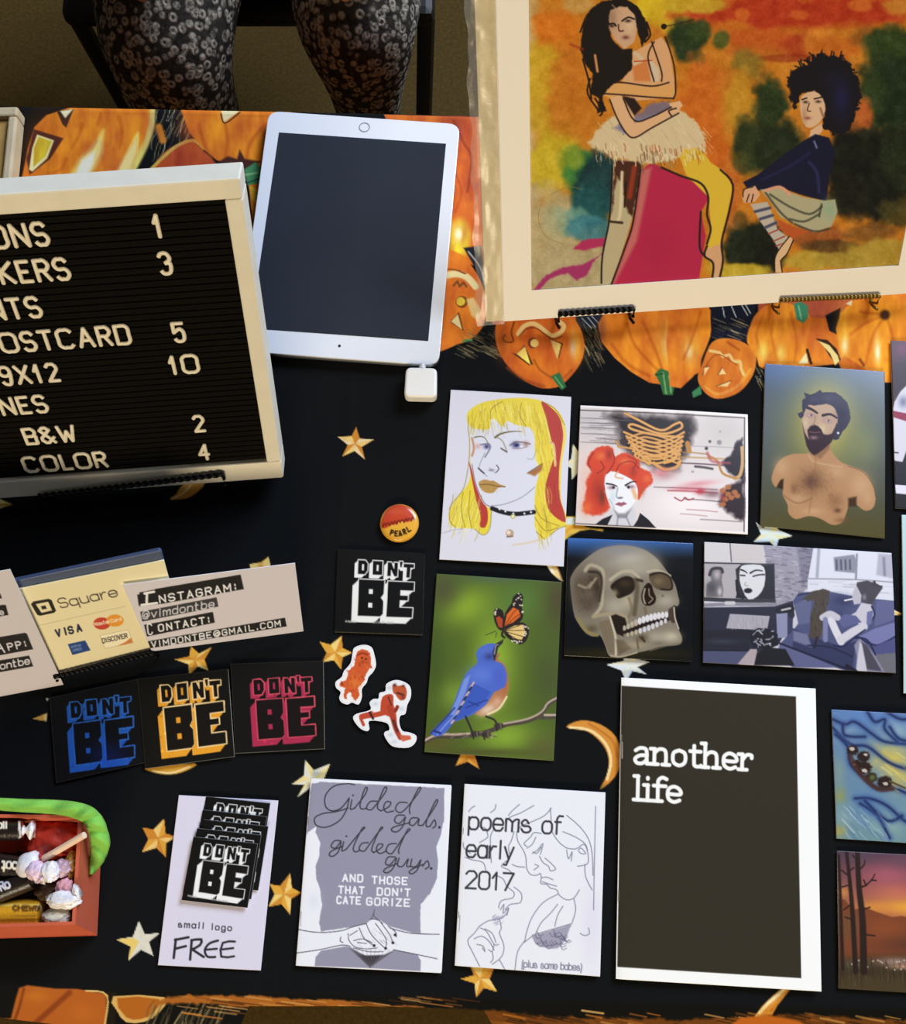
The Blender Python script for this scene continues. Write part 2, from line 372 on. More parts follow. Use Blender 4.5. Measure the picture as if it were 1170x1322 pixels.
    P.poly([(712, 322), (770, 345), (815, 400), (822, 430), (800, 450), (775, 390)], 'e8cf84', f=4)
    P.poly([(610, 440), (650, 385), (660, 440)], 'efe0a8', f=4); P.line([(655, 370), (675, 440)], 14, '2a2018')
    P.poly([(805, 260), (830, 180), (890, 115), (1040, 80), (1250, 60), (1250, 540), (960, 540), (900, 460), (830, 400)], 'e08728', f=5)
    P.poly([(820, 440), (850, 400), (960, 470), (960, 540), (830, 470)], 'c0601f', f=10)
    for q in ([(1065, 190), (960, 230), (880, 290)], [(1065, 190), (1000, 290), (960, 440)], [(1065, 190), (1100, 300), (1110, 440)], [(1065, 190), (930, 170)]): P.line(q, 12, 'b9581e', f=16, a=.75)
    P.disc(1060, 188, 26, '4a2c22', f=16); P.blob(850, 340, 26, 70, 'f0d078', 1); P.blob(850, 345, 12, 36, 'f6e8c0', .9)
    P.blob(1022, 375, 22, 80, 'f2d68a', 1); P.blob(1022, 385, 10, 45, 'fff3d2', .95); P.poly([(855, 130), (890, 110), (885, 140)], 'efe2bc', f=5); P.blob(840, 250, 40, 90, 'efa83c', .6)
    P.line([(930, 420), (950, 450)], 14, '8c431c', f=8)
    P.poly([(960, 545), (1300, 545), (1300, 580), (960, 580)], '0d0f12', f=3)
    # brushed look of the printed pumpkins
    o_ = (P.C[:, 0] > .45) & (P.C[:, 2] < .42) & (P.C[:, 0]-P.C[:, 2] > .25); q_ = P.C[o_]; nz_ = fbm(P.X[o_]*.13, P.Y[o_]*.04, 21)-.5; n2_ = fbm(P.X[o_]*.035, P.Y[o_]*.03, 31)-.5
    q_ = q_*(1+np.stack([.16*nz_+.22*n2_, .34*nz_+.5*n2_, .3*nz_], 1)); P.C[o_] = np.clip(q_, 0, 1)
    # stars and moons
    G, Y, S, O = 'd9a23e', 'ecd28a', 'd6d3c6', 'c5802e'
    P.at(320, 400, 3.25)
    star(P, [(455, 493), (470, 540), (527, 545), (478, 575), (492, 628), (448, 592), (396, 615), (420, 567), (378, 533), (436, 530)], O, Y, 'eadfc0')
    P.at(40, 820, 2.925)
    star(P, [(605, 43), (635, 70), (682, 46), (655, 92), (670, 133), (630, 118), (597, 150), (595, 110), (545, 92), (598, 80)], G, O, Y)
    star(P, [(8, 316), (60, 295), (58, 325)], Y, G)
    P.poly([(56, 238), (68, 240), (60, 250)], S, f=3)
    P.poly([(436, 500), (620, 484), (585, 512), (530, 526), (470, 520)], G, f=4, sm=3); P.line([(460, 512), (530, 520), (600, 496)], 5, 'efdca8')
    P.at(0, 640, 2.786)
    star(P, [(898, 246), (938, 240), (966, 220), (976, 262), (905, 275)], G, Y)
    P.at(400, 640, 3.889)
    star(P, [(50, 733), (105, 748), (160, 705), (165, 765), (214, 788), (165, 810), (158, 872), (120, 825), (62, 836), (85, 790)], G, O, Y)
    P.at(0, 1010, 4.236)
    star(P, [(780, 248), (840, 258), (898, 200), (905, 280), (968, 298), (910, 330), (905, 407), (855, 358), (776, 382), (812, 312)], O, G, Y)
    star(P, [(760, 758), (792, 832), (874, 824), (815, 872), (838, 948), (770, 915), (703, 974), (715, 898), (638, 860), (727, 845)], S, 'cfcdc2')
    P.poly([(638, 860), (727, 850), (760, 870), (703, 974), (715, 898)], 'e2c46a', f=5)
    P.at(190, 1000, 4.723)
    star(P, [(748, 668), (810, 680), (873, 603), (882, 690), (938, 720), (880, 757), (870, 852), (820, 790), (740, 806), (778, 730)], G, Y, O)
    P.at(370, 980, 4.265)
    star(P, [(105, 6), (150, 62), (240, 26), (205, 110), (230, 190), (140, 150), (60, 210), (100, 140), (32, 137), (95, 92)], S, 'e6cd80')
    P.at(540, 730, 4.895)
    star(P, [(238, 1266), (275, 1180), (312, 1110), (350, 1180), (385, 1285), (312, 1240)], O, G)
    P.at(570, 980, 4.265)
    star(P, [(108, 1211), (180, 1190), (150, 1120), (228, 1150), (298, 1130), (265, 1210), (307, 1281), (235, 1260), (190, 1312), (185, 1235)], G, Y, O)
    P.at(780, 840, 2.743)
    star(P, [(8, 50), (68, 37), (95, -30), (115, 30), (160, 40), (118, 58), (152, 84), (100, 72), (78, 110), (62, 70)], 'd4dae2', 'e8e2c8')
    P.at(960, 440, 4.724)
    star(P, [(78, 1108), (118, 1146), (190, 1090), (212, 1152), (300, 1190), (215, 1210), (200, 1262), (160, 1225), (62, 1226), (108, 1180)], 'd3dee0', 'e4d9a2')
    P.at(720, 500, 4.5)
    star(P, [(90, 330), (140, 400), (200, 430), (140, 470), (84, 535), (82, 470), (40, 450), (80, 415)], 'd9d6c4', 'e8d9a4')
    P.at(890, 680, 4.179); P.poly([(1090, 440), (1147, 470), (1090, 482)], 'e8d8a0', f=3); P.line([(1098, 466), (1140, 470)], 8, 'd5a24a')
    P.at(0, 220, 2.925); P.poly([(-30, 1230), (48, 1260), (-20, 1285)], 'e6cf80', f=4); P.line([(0, 1262), (40, 1262)], 6, 'c8963c')
    P.poly([(640, 1242), (665, 1222), (700, 1180), (775, 1178), (742, 1218), (700, 1240)], 'cf9038', f=4, sm=2); P.line([(650, 1240), (690, 1220), (720, 1190)], 8, 'efc780')
    P.at(700, 650, 9.)
    P.poly([(230, 150), (390, 150), (380, 245), (560, 285), (715, 300), (705, 325), (560, 300), (440, 318), (340, 372), (255, 430)], 'd8b24e', f=10)
    P.poly([(260, 170), (395, 160), (385, 245), (270, 245)], 'cfd6d2', f=10); P.line([(280, 330), (360, 270), (480, 275)], 40, 'd59a30', f=20)
    P.poly([(40, 700), (170, 700), (245, 905), (200, 890), (110, 810)], 'e2c88a', f=10); P.poly([(45, 700), (100, 700), (150, 820), (110, 800)], 'efe8d4', f=10); P.line([(170, 720), (230, 880)], 16, '7a3a22', a=.6)
    P.at(0, 0, 1)
    m = [(731, 939), (750, 930), (775, 935), (796, 952), (802, 980), (794, 1003), (775, 1019), (784, 1000), (786, 980), (778, 961), (758, 944)]
    P.poly(m, 'cf8a38', f=1.5, sm=3); P.line([(736, 939), (762, 943), (782, 960), (789, 982), (784, 1006)], 3.5, 'eccf94'); P.line([(760, 934), (790, 955), (797, 978)], 3, 'b26a28', a=.7)
    P.at(560, 1240, 1.918)
    P.poly([(793, 142), (812, 115), (840, 88), (862, 70), (900, 40), (880, 75), (852, 110), (836, 140)], 'd4923c', f=3); P.line([(800, 138), (830, 105), (868, 72)], 8, 'efdba8'); P.line([(835, 125), (860, 92)], 6, 'c87c28')
    # front edge band
    P.at(0, 1010, 4.236)
    P.poly([(-100, 1290), (60, 1290), (85, 1190), (105, 1125), (150, 1110), (300, 1128), (420, 1130), (580, 1155), (590, 1440), (-100, 1500)], 'b4642a', f=8)
    P.line([(380, 1150), (280, 1240), (180, 1330)], 30, '8a4520', f=14); P.line([(130, 1130), (105, 1230), (70, 1330)], 14, '7c3c1c', f=10)
    P.blob(200, 1170, 80, 40, 'c98030', .6); P.blob(450, 1260, 90, 60, 'c07030', .7)
    P.poly([(465, 1135), (590, 1160), (575, 1440), (620, 1440), (640, 1150)], '1c1712', f=5); P.line([(470, 1140), (585, 1165), (572, 1330)], 9, 'd8c28a')
    P.poly([(620, 1170), (900, 1175), (870, 1260), (790, 1310), (690, 1312), (640, 1250)], 'd9b878', f=4, sm=2); P.poly([(640, 1180), (870, 1185), (840, 1260), (770, 1295), (690, 1285)], 'b26a26', f=8, sm=2)
    P.at(0, 1220, 1.95)
    hay(P, (385, 135, 580, 215), 70, 11, -26, 60, ('8d8468', '3b3a34', 'b8ad88', '50493a'))
    P.poly([(380, 150), (420, 132), (480, 126), (620, 128), (900, 142), (1080, 158), (1170, 176), (1400, 190), (1400, 230), (1040, 192), (860, 170), (640, 160), (520, 148), (430, 146)], 'a9682c', f=6, nz=14, ns=.09)
    P.hatch(90, (430, 128, 1150, 180), 4, ('7a4418', 'c98a48', '3a2412', 'd6b078'), 60, 8, 12, .7)
    P.at(560, 1240, 1.918)
    P.poly([(-20, 132), (40, 124), (150, 126), (330, 140), (520, 146), (800, 140), (900, 134), (1250, 150), (1250, 240), (-20, 240)], '6f4218', f=8, nz=18, ns=.08)
    P.hatch(160, (-20, 130, 1200, 190), 4, ('8d5520', 'c07a30', '221408', '140e08', 'd6a868'), 50, 10, 13, .7)
    P.poly([(735, 160), (760, 142), (830, 136), (905, 150), (940, 175), (940, 230), (735, 230)], 'c06a24', f=6)
    P.line([(368, 124), (420, 131)], 5, 'b99a68')
def skinlines(P, ls, c, w, **k): P.lines(ls, w, c, **k)

def art_blonde(P):
    P.fill('d6d3e0'); P.at(560, 490, 5.289)
    Yl, Yd, Rd = 'e2cb3e', 'a98a2a', 'b2392f'
    # hair: back mass, red streaks, front locks
    P.poly([(230, 250), (300, 170), (440, 135), (600, 125), (720, 140), (820, 190), (880, 260), (905, 380), (880, 520), (868, 660), (870, 820), (905, 930), (930, 1010), (860, 1010), (790, 1070), (730, 1095), (690, 1040), (680, 900), (700, 700), (690, 560), (700, 420), (640, 320), (400, 300)], Yl, f=6, sm=3)
    P.poly([(735, 150), (800, 190), (860, 260), (885, 370), (868, 520), (855, 660), (860, 800), (890, 900), (900, 975), (820, 930), (770, 850), (765, 720), (800, 600), (830, 480), (790, 380), (765, 250)], Rd, f=5, sm=3)
    P.line([(760, 260), (800, 420), (820, 500), (830, 590)], 12, 'e6d36a'); P.line([(790, 430), (822, 445), (835, 580)], 10, 'd9b088')
    P.line([(880, 300), (895, 400), (870, 560), (862, 700)], 14, 'e8cf66', f=6)
    P.poly([(240, 250), (250, 560), (240, 700), (150, 820), (105, 920), (120, 1000), (200, 1015), (280, 1020), (340, 1060), (380, 1020), (400, 900), (340, 850), (290, 740), (255, 600)], Yl, f=6, sm=3)
    P.poly([(240, 560), (262, 620), (285, 720), (330, 830), (365, 880), (370, 960), (350, 1010), (315, 1000), (320, 930), (290, 820), (265, 700)], Rd, f=5, sm=3)
    # face and neck
    P.poly([(275, 340), (262, 420), (258, 560), (285, 700), (335, 820), (390, 862), (480, 855), (620, 800), (690, 735), (720, 620), (690, 500), (700, 330), (560, 290), (390, 270)], 'd7d5e3', f=6, sm=3)
    P.poly([(395, 860), (430, 866), (690, 740), (690, 1000), (730, 1100), (560, 1140), (380, 1090)], 'd7d5e3', f=6)
    # fringe
    P.poly([(225, 245), (270, 190), (390, 145), (560, 130), (680, 150), (740, 210), (760, 330), (780, 470), (810, 540), (700, 560), (690, 400), (660, 330), (560, 310), (500, 280), (470, 325), (420, 270), (390, 270), (385, 335), (320, 340), (245, 320)], Yl, f=5, sm=2)
    P.hatch(60, (250, 160, 380, 330), 4, (Yd, 'c2a62e', 'f0e27a', '8f7a2e'), -6, 60, 21, .7); P.hatch(90, (390, 140, 690, 310), 4, (Yd, 'c8ab34', 'f0e480', '9a8440'), 12, 70, 22, .7)
    P.hatch(50, (690, 220, 770, 520), 4, (Yd, 'c0962a', 'f0e27a'), 16, 90, 23, .7); P.hatch(60, (120, 760, 330, 1010), 4, (Yd, 'cbb03a', 'f0e884', '8f7a2e'), -26, 90, 24, .7)
    P.hatch(60, (700, 640, 790, 1060), 4, (Yd, 'cbb03a', 'f0e884', '8f7a2e'), 14, 100, 25, .7); P.hatch(46, (120, 780, 330, 1000), 4, ('f4f0c4', 'efe9a8'), -20, 80, 28, .6); P.hatch(40, (300, 150, 680, 280), 4, ('f4f0c4', 'efe9a8'), 10, 50, 29, .6); P.hatch(24, (770, 260, 860, 800), 4, ('8a2a26', 'c0504a'), 8, 90, 26, .5)
    for q in ([(240, 250), (235, 330), (245, 420), (240, 560), (205, 740), (120, 860), (110, 960), (150, 1010)], [(200, 770), (190, 900), (215, 1010)], [(250, 760), (240, 900), (260, 1015)], [(390, 270), (395, 200), (470, 150)], [(600, 160), (590, 240), (630, 320)],
              [(280, 1020), (340, 1062), (385, 1010), (395, 870)], [(690, 860), (740, 950), (860, 1000)], [(690, 940), (760, 1030), (850, 1010)], [(700, 1040), (760, 1090)], [(740, 150), (830, 200), (895, 310)]):
        P.line(q, 5, '857024', a=.8)
    P.poly([(640, 640), (745, 575), (738, 620), (690, 660)], 'a46a3c', f=14); P.line([(640, 640), (740, 575)], 6, '6a4a40')
    # features
    P.line([(420, 395), (460, 370), (530, 355), (600, 355)], 16, '6e5f38', w2=4, f=5); P.line([(425, 390), (470, 420), (500, 490)], 9, '8d8468', f=6, a=.7)
    P.line([(278, 395), (320, 388), (350, 400), (375, 440)], 10, '7d7450', w2=5, f=4)
    P.line([(262, 400), (275, 470), (262, 520)], 14, 'b9764a', f=8, a=.8); P.blob(300, 455, 26, 22, 'c9938a', .7)
    P.blob(362, 458, 24, 20, '35356e', 1); P.line([(320, 445), (375, 440), (385, 470), (350, 530)], 8, '4a4a62', f=6, a=.8)
    P.line([(520, 450), (560, 425), (620, 430), (660, 440)], 7, '6e5a50'); P.blob(562, 447, 34, 26, '2f3070', 1); P.blob(570, 448, 12, 10, '15153a', 1); P.blob(600, 455, 12, 9, 'f4f2f6', .9)
    P.blob(630, 440, 26, 22, '8e5a48', .7); P.line([(540, 470), (600, 470), (640, 455)], 5, '9a7a7a'); P.line([(460, 470), (500, 495)], 10, '5f5a58', f=5)
    P.line([(640, 540), (680, 540), (700, 480)], 7, '9aa090', f=6, a=.7)
    P.line([(350, 500), (310, 600), (340, 640), (365, 660)], 6, '8d8a9c', a=.8); P.line([(305, 605), (345, 640)], 9, '3c3a4c', f=5); P.line([(430, 585), (445, 610), (425, 635)], 7, '4c4a5e'); P.blob(395, 618, 22, 10, '5f5a6e', .8)
    P.line([(420, 640), (380, 600)], 4, '9a98aa')
    P.poly([(308, 700), (350, 682), (385, 692), (410, 690), (450, 715), (492, 730), (440, 740), (405, 775), (350, 770), (318, 740)], 'b38a4a', f=5, sm=2); P.line([(315, 718), (370, 715), (430, 728), (490, 732)], 6, '6d4f2e'); P.hatch(30, (320, 690, 440, 765), 3, ('8f6a34', 'd2b070'), 8, 10, 27, .6)
    P.line([(395, 862), (480, 852), (600, 805), (690, 735)], 5, '6f6e80', a=.8); P.line([(262, 580), (290, 720), (345, 840), (390, 868)], 5, '5c3a3a', a=.8)
    P.line([(400, 880), (470, 905), (560, 918), (685, 905)], 30, '17161c', f=5); 
    for x, y in ((450, 885), (490, 900), (545, 915), (620, 915), (665, 905)): P.disc(x, y, 7, 'dcdce6')
    P.disc(542, 935, 17, 'b9b36a'); P.disc(542, 935, 9, 'e6e4d0'); P.disc(520, 1050, 28, 'b79a86'); P.disc(512, 1045, 14, 'e2d2c0'); P.line([(500, 1075), (540, 1070)], 8, '6f5648')
    P.line([(540, 1130), (640, 1115), (740, 1090)], 10, 'd6bd98', f=12, a=.9); P.line([(60, 1050), (120, 1030), (200, 1018)], 4, '9a98aa'); P.line([(800, 1060), (850, 1020), (900, 1000)], 5, '8d8060')

def art_redhair(P):
    P.fill('e9dedd'); P.at(720, 500, 4.5)
    P.poly([(133, 130), (1090, 180), (1085, 838), (105, 795)], 'd9cfd0', f=3)
    P.blob(200, 200, 180, 160, 'b6aeb4', .5); P.blob(980, 260, 200, 160, 'c2b9b6', .7); P.blob(760, 680, 320, 170, 'f1e6e8', .9); P.blob(300, 430, 200, 140, 'e6cfc9', .6)
    P.poly([(270, 150), (780, 170), (800, 260), (700, 470), (560, 480), (360, 340), (350, 220)], '1e1214', f=60, a=1., nz=60, ns=.06)
    for y in (178, 205, 232, 268, 318): P.line([(135, y), (240, y+4), (350, y+10)], 4, '6a6064', a=.7, w2=8)
    P.hatch(40, (140, 170, 360, 330), 4, ('7a7074', '4a4044'), 90, 3, 31, .5)
    # looping cords
    OG, OD = 'd9a05a', '7d4c24'
    for dx, c, w in ((5, OD, 17), (0, OG, 12)):
        P.line([(390, 150), (470, 190), (600, 250), (680, 215), (715, 205), (715, 240), (600, 270), (440, 215), (425, 240), (560, 275), (720, 290)], w, c)
        for k in range(6):
            y = 300+k*24
            P.line([(385+dx+k*14, y-40), (460, y-10), (560, y+22), (660, y), (735-k*6, y-40+dx)], w-1, c); P.line([(400+k*12, y), (500, y-36+dx), (600, y-14), (700, y+22), (730-k*6, y+14)], w-3, c)
        P.line([(560, 440), (620, 478), (690, 465), (715, 430)], w+6, c); P.line([(440, 330), (520, 440), (540, 430), (500, 400), (600, 400), (690, 350)], w, c); P.line([(620, 420), (640, 380), (690, 380), (680, 420), (620, 440)], w, c)
        P.line([(340, 310), (360, 345), (400, 350), (520, 380)], w-4, c)
    P.blob(385, 315, 24, 22, '3c2a28', .9, hard=.5)
    # drips and splatter on the right
    for y, x0, x1, c, w in ((340, 740, 1060, '9a9296', 4), (376, 720, 880, 'a5763e', 7), (405, 700, 1000, 'b88a4a', 8), (440, 720, 960, '5a3c44', 8), (460, 800, 900, '40323a', 14), (580, 560, 930, '5d4a52', 5), (600, 640, 930, 'b04a58', 8), (650, 740, 940, '5a4a50', 6), (710, 750, 930, '9a5a66', 4), (735, 715, 870, 'a06a72', 4), (768, 830, 1070, '6a5a62', 5)):
        P.line([(x0, y), ((x0+x1)/2, y+5), (x1, y+14)], w, c, f=5, a=.85)
    P.blob(820, 560, 130, 22, 'd98a94', .8, rot=-.1); P.blob(830, 605, 36, 22, 'b8303a', .95, nz=.5, ns=.5); P.blob(760, 590, 120, 16, 'c2485a', .6); P.line([(680, 640), (720, 660), (740, 640), (760, 655), (790, 645)], 7, 'a03040')
    for x, y, r, c in ((758, 310, 12, '2a2024'), (885, 315, 9, '5a5054'), (940, 320, 14, '8f868a'), (865, 355, 10, '3a3034'), (765, 265, 6, '4a4044'), (785, 490, 8, 'a89aa0'), (945, 258, 6, '9a9094')): P.blob(x, y, r, r, c, .95, hard=.4)
    P.line([(755, 325), (765, 370)], 28, 'b8803c', f=8)
    P.poly([(1075, 290), (1040, 330), (1010, 400), (960, 430), (990, 500), (1080, 540), (1090, 400)], '241a24', f=14, nz=30, ns=.1); P.line([(1072, 350), (1075, 440), (1060, 510), (1030, 530)], 20, 'c9a070', f=6); P.line([(880, 400), (930, 430), (960, 500), (1040, 530)], 14, 'b98446'); P.line([(870, 380), (900, 430), (1000, 440)], 16, 'b0525a', f=10, a=.7)
    P.poly([(1090, 530), (1010, 570), (950, 620), (940, 690), (1000, 730), (1085, 780)], '2c1c24', f=24, nz=40, ns=.1); P.blob(900, 620, 70, 30, '6e4650', .7)
    for x, y in ((960, 600), (990, 580), (1030, 610), (1010, 640), (975, 650), (1045, 630), (990, 620), (960, 680)): P.blob(x, y, 18, 15, 'b06a3c', .95, nz=.6, ns=.6, hard=.4)
    P.blob(960, 640, 16, 30, '9c2f34', .8); P.blob(610, 500, 80, 40, 'c8646c', .7); P.blob(660, 500, 90, 30, 'a89098', .5, rot=-.5)
    # hair
    R1, R2, R3 = 'd2452a', '8e2a1e', 'e5743c'
    P.blob(170, 560, 60, 190, 'eab9aa', .8)
    P.poly([(170, 420), (200, 370), (260, 338), (320, 360), (330, 420), (300, 500), (230, 505), (180, 470)], R1, f=10, sm=3, nz=20)
    P.poly([(190, 500), (280, 490), (270, 560), (300, 700), (230, 740), (150, 720), (160, 620)], R1, f=16, sm=3, nz=24); P.blob(235, 600, 50, 100, R2, .6); P.blob(260, 640, 24, 60, '4c2a20', .6); P.blob(170, 700, 40, 50, R3, .7)
    P.poly([(310, 480), (330, 410), (400, 385), (470, 420), (480, 470), (540, 490), (550, 550), (500, 600), (470, 650), (450, 560), (380, 520), (320, 510)], R1, f=10, sm=3, nz=20)
    P.blob(250, 400, 36, 30, R3, .8); P.blob(300, 390, 24, 40, R2, .8); P.blob(390, 430, 40, 24, R3, .8); P.blob(440, 490, 26, 40, R2, .6); P.blob(520, 530, 30, 30, R3, .7); P.blob(490, 600, 20, 40, 'b8502e', .7)
    for q in ([(190, 470), (180, 430), (210, 380)], [(320, 370), (330, 430), (290, 500)], [(340, 500), (360, 450), (430, 430), (470, 470)], [(410, 400), (460, 430), (440, 470)], [(250, 430), (270, 470), (230, 500)]): P.line(q, 6, '7a2218', f=5, a=.8)
    # face, shirt, jacket
    P.poly([(275, 530), (310, 490), (360, 500), (420, 530), (460, 570), (465, 640), (430, 690), (390, 725), (350, 725), (310, 690), (282, 620)], 'eceaf0', f=5, sm=3)
    P.poly([(320, 700), (350, 728), (390, 728), (440, 690), (460, 740), (440, 805), (280, 800), (290, 760)], 'cfccd4', f=6); P.poly([(325, 705), (352, 735), (392, 735), (430, 705), (400, 760), (350, 760)], '8d8a94', f=10); P.line([(352, 750), (345, 800)], 7, '77747e', f=8, a=.8); P.line([(398, 750), (420, 800)], 7, '77747e', f=8, a=.8)
    P.poly([(215, 800), (260, 765), (320, 740), (290, 800)], '1a161c', f=4); P.poly([(480, 730), (530, 770), (570, 815), (440, 808), (465, 770)], '1a161c', f=4)
    P.line([(285, 560), (320, 565), (345, 575)], 10, '1c1a20', w2=6); P.line([(395, 570), (430, 550), (455, 548)], 11, '1c1a20', w2=5); P.blob(312, 583, 26, 14, '8f5a70', .8); P.blob(430, 578, 26, 14, '8f5a70', .8)
    P.disc(325, 582, 9, '26262e'); P.disc(412, 580, 9, '26262e'); P.line([(350, 585), (342, 630), (355, 645), (375, 640)], 6, '7f8fa0', f=6); P.blob(365, 642, 16, 7, '4a4450', .8); P.blob(320, 640, 24, 50, 'c5d2de', .7); P.line([(300, 650), (330, 700)], 8, '9aa6b4', f=8, a=.6)
    P.poly([(335, 680), (355, 666), (370, 670), (385, 664), (402, 676), (370, 694)], 'b06a7c', f=4); P.line([(338, 680), (400, 678)], 4, '5e3440'); P.line([(440, 600), (455, 640)], 24, 'e0a060', f=14, a=.7); P.line([(350, 490), (335, 520), (380, 530)], 8, 'd7a684', f=8)
    quadedge(P, CARDS_Q['redhair'], 'efe6e6', 5, 1., (0, 1, 2)); P.at(720, 500, 4.5); P.line([(107, 792), (300, 802), (570, 815)], 6, '2a1c20', sm=0); P.line([(133, 132), (600, 150), (1088, 178)], 6, '3a2a2c', sm=0); P.line([(1087, 180), (1084, 838)], 6, '3a3034', sm=0)

def art_beard(P):
    P.at(0, 0, 1); P.grad(470, '50689a', 700, '57502c'); P.at(960, 440, 4.724)
    P.blob(250, 160, 300, 120, '5c78b4', .8); P.blob(800, 420, 160, 300, '5b6268', .8); P.blob(150, 420, 120, 240, '5c6672', .7)
    P.blob(480, 560, 330, 400, '8f8d48', .9); P.blob(500, 460, 190, 250, 'd2c066', .9); P.blob(740, 640, 140, 160, '8d9260', .6)
    P.blob(480, 1130, 500, 140, '5a5330', .9)
    SK, SD, SL = 'bd8e66', '7e5638', 'd8ae84'
    # torso with cut-off arms
    P.poly([(395, 640), (400, 685), (300, 690), (225, 725), (185, 790), (172, 850), (200, 895), (240, 895), (240, 940), (270, 1000), (275, 1050), (320, 1088), (400, 1068), (470, 1085), (540, 1122), (600, 1110), (625, 1060), (650, 990), (690, 1000), (740, 1035), (790, 1020), (806, 960), (790, 880), (740, 800), (660, 765), (590, 735), (530, 660), (530, 600)], SK, f=5, sm=3)
    P.blob(230, 770, 60, 70, SL, .6); P.blob(720, 880, 80, 90, SL, .7); P.blob(330, 960, 60, 50, SL, .5); P.blob(560, 800, 90, 50, SL, .5); P.blob(760, 960, 40, 50, SL, .5); P.blob(420, 1040, 90, 30, SL, .6)
    P.blob(420, 860, 110, 90, SD, .75, nz=.4, ns=.3); P.blob(415, 860, 50, 50, '5a3a3a', .6); P.blob(310, 900, 30, 40, SD, .6); P.blob(560, 980, 60, 60, SD, .5, nz=.5, ns=.3); P.blob(575, 1035, 26, 18, '64402c', .9); P.blob(600, 1095, 50, 24, SD, .6)
    P.hatch(70, (330, 770, 540, 940), 2.5, ('5a3c34', '77523c'), 10, 16, 41, .6); P.hatch(30, (290, 880, 350, 940), 2.5, ('5a3c34',), 8, 8, 42, .5)
    P.poly([(225, 850), (245, 840), (242, 905), (200, 895)], '3c281c', f=10); P.poly([(640, 960), (690, 950), (690, 1010), (640, 1010)], '46301f', f=16); P.line([(240, 940), (330, 990), (420, 960)], 8, '8f6444', f=10, a=.7); P.line([(400, 700), (440, 740), (600, 770)], 8, 'd8b08a', f=10, a=.7)
    P.line([(430, 690), (440, 760), (400, 1050)], 8, '936848', f=14, a=.5); P.poly([(395, 640), (440, 690), (530, 600), (525, 660), (470, 720), (410, 690)], '8f6648', f=14, a=.8)
    P.line([(640, 765), (730, 800), (790, 880), (806, 950)], 4, '5f4630', a=.7)
    # head
    P.poly([(365, 440), (358, 520), (380, 600), (410, 660), (440, 682), (490, 640), (540, 590), (570, 520), (575, 430), (500, 370), (400, 370)], 'c5a48c', f=5, sm=3); P.blob(480, 540, 30, 40, 'dcc49a', .9); P.blob(380, 500, 20, 40, 'd8c0a0', .8)
    P.poly([(358, 500), (375, 560), (400, 600), (390, 545), (430, 510), (475, 540), (490, 570), (540, 565), (570, 500), (575, 540), (535, 620), (450, 690), (420, 690), (385, 640)], '3a2630', f=8, sm=2)
    P.poly([(395, 545), (420, 515), (455, 520), (478, 550), (440, 580), (410, 575)], '2c1c26', f=5); P.blob(430, 590, 30, 14, 'a8868a', .8); P.line([(405, 555), (440, 560), (465, 555)], 7, '7c4a52')
    P.poly([(345, 470), (330, 440), (360, 430), (358, 370), (378, 345), (370, 315), (410, 330), (470, 300), (480, 315), (560, 315), (610, 350), (640, 390), (650, 450), (655, 470), (635, 520), (600, 560), (580, 600), (545, 600), (570, 520), (575, 450), (545, 400), (500, 385), (440, 395), (400, 390), (375, 430), (362, 465)], '39344c', f=5, sm=2, nz=8, ns=.3)
    P.blob(600, 440, 40, 50, '28233a', .6); P.blob(520, 350, 50, 24, '4b4866', .7); P.blob(430, 360, 40, 20, '4b4866', .6)
    P.line([(392, 408), (420, 420), (450, 440)], 18, '33222c', w2=12, f=4); P.line([(485, 455), (530, 448), (570, 470)], 18, '33222c', w2=10, f=4)
    for x, y in ((410, 455), (515, 488)): P.blob(x, y, 32, 17, 'a0767c', .9, rot=.2); P.blob(x, y, 20, 8, 'd9c9c6', .9, rot=.2); P.disc(x+4, y-1, 6, '4a3a44')
    P.line([(440, 460), (432, 500), (425, 515)], 8, 'a0806c', f=6, a=.8); P.disc(578, 562, 7, 'e8e8f0')

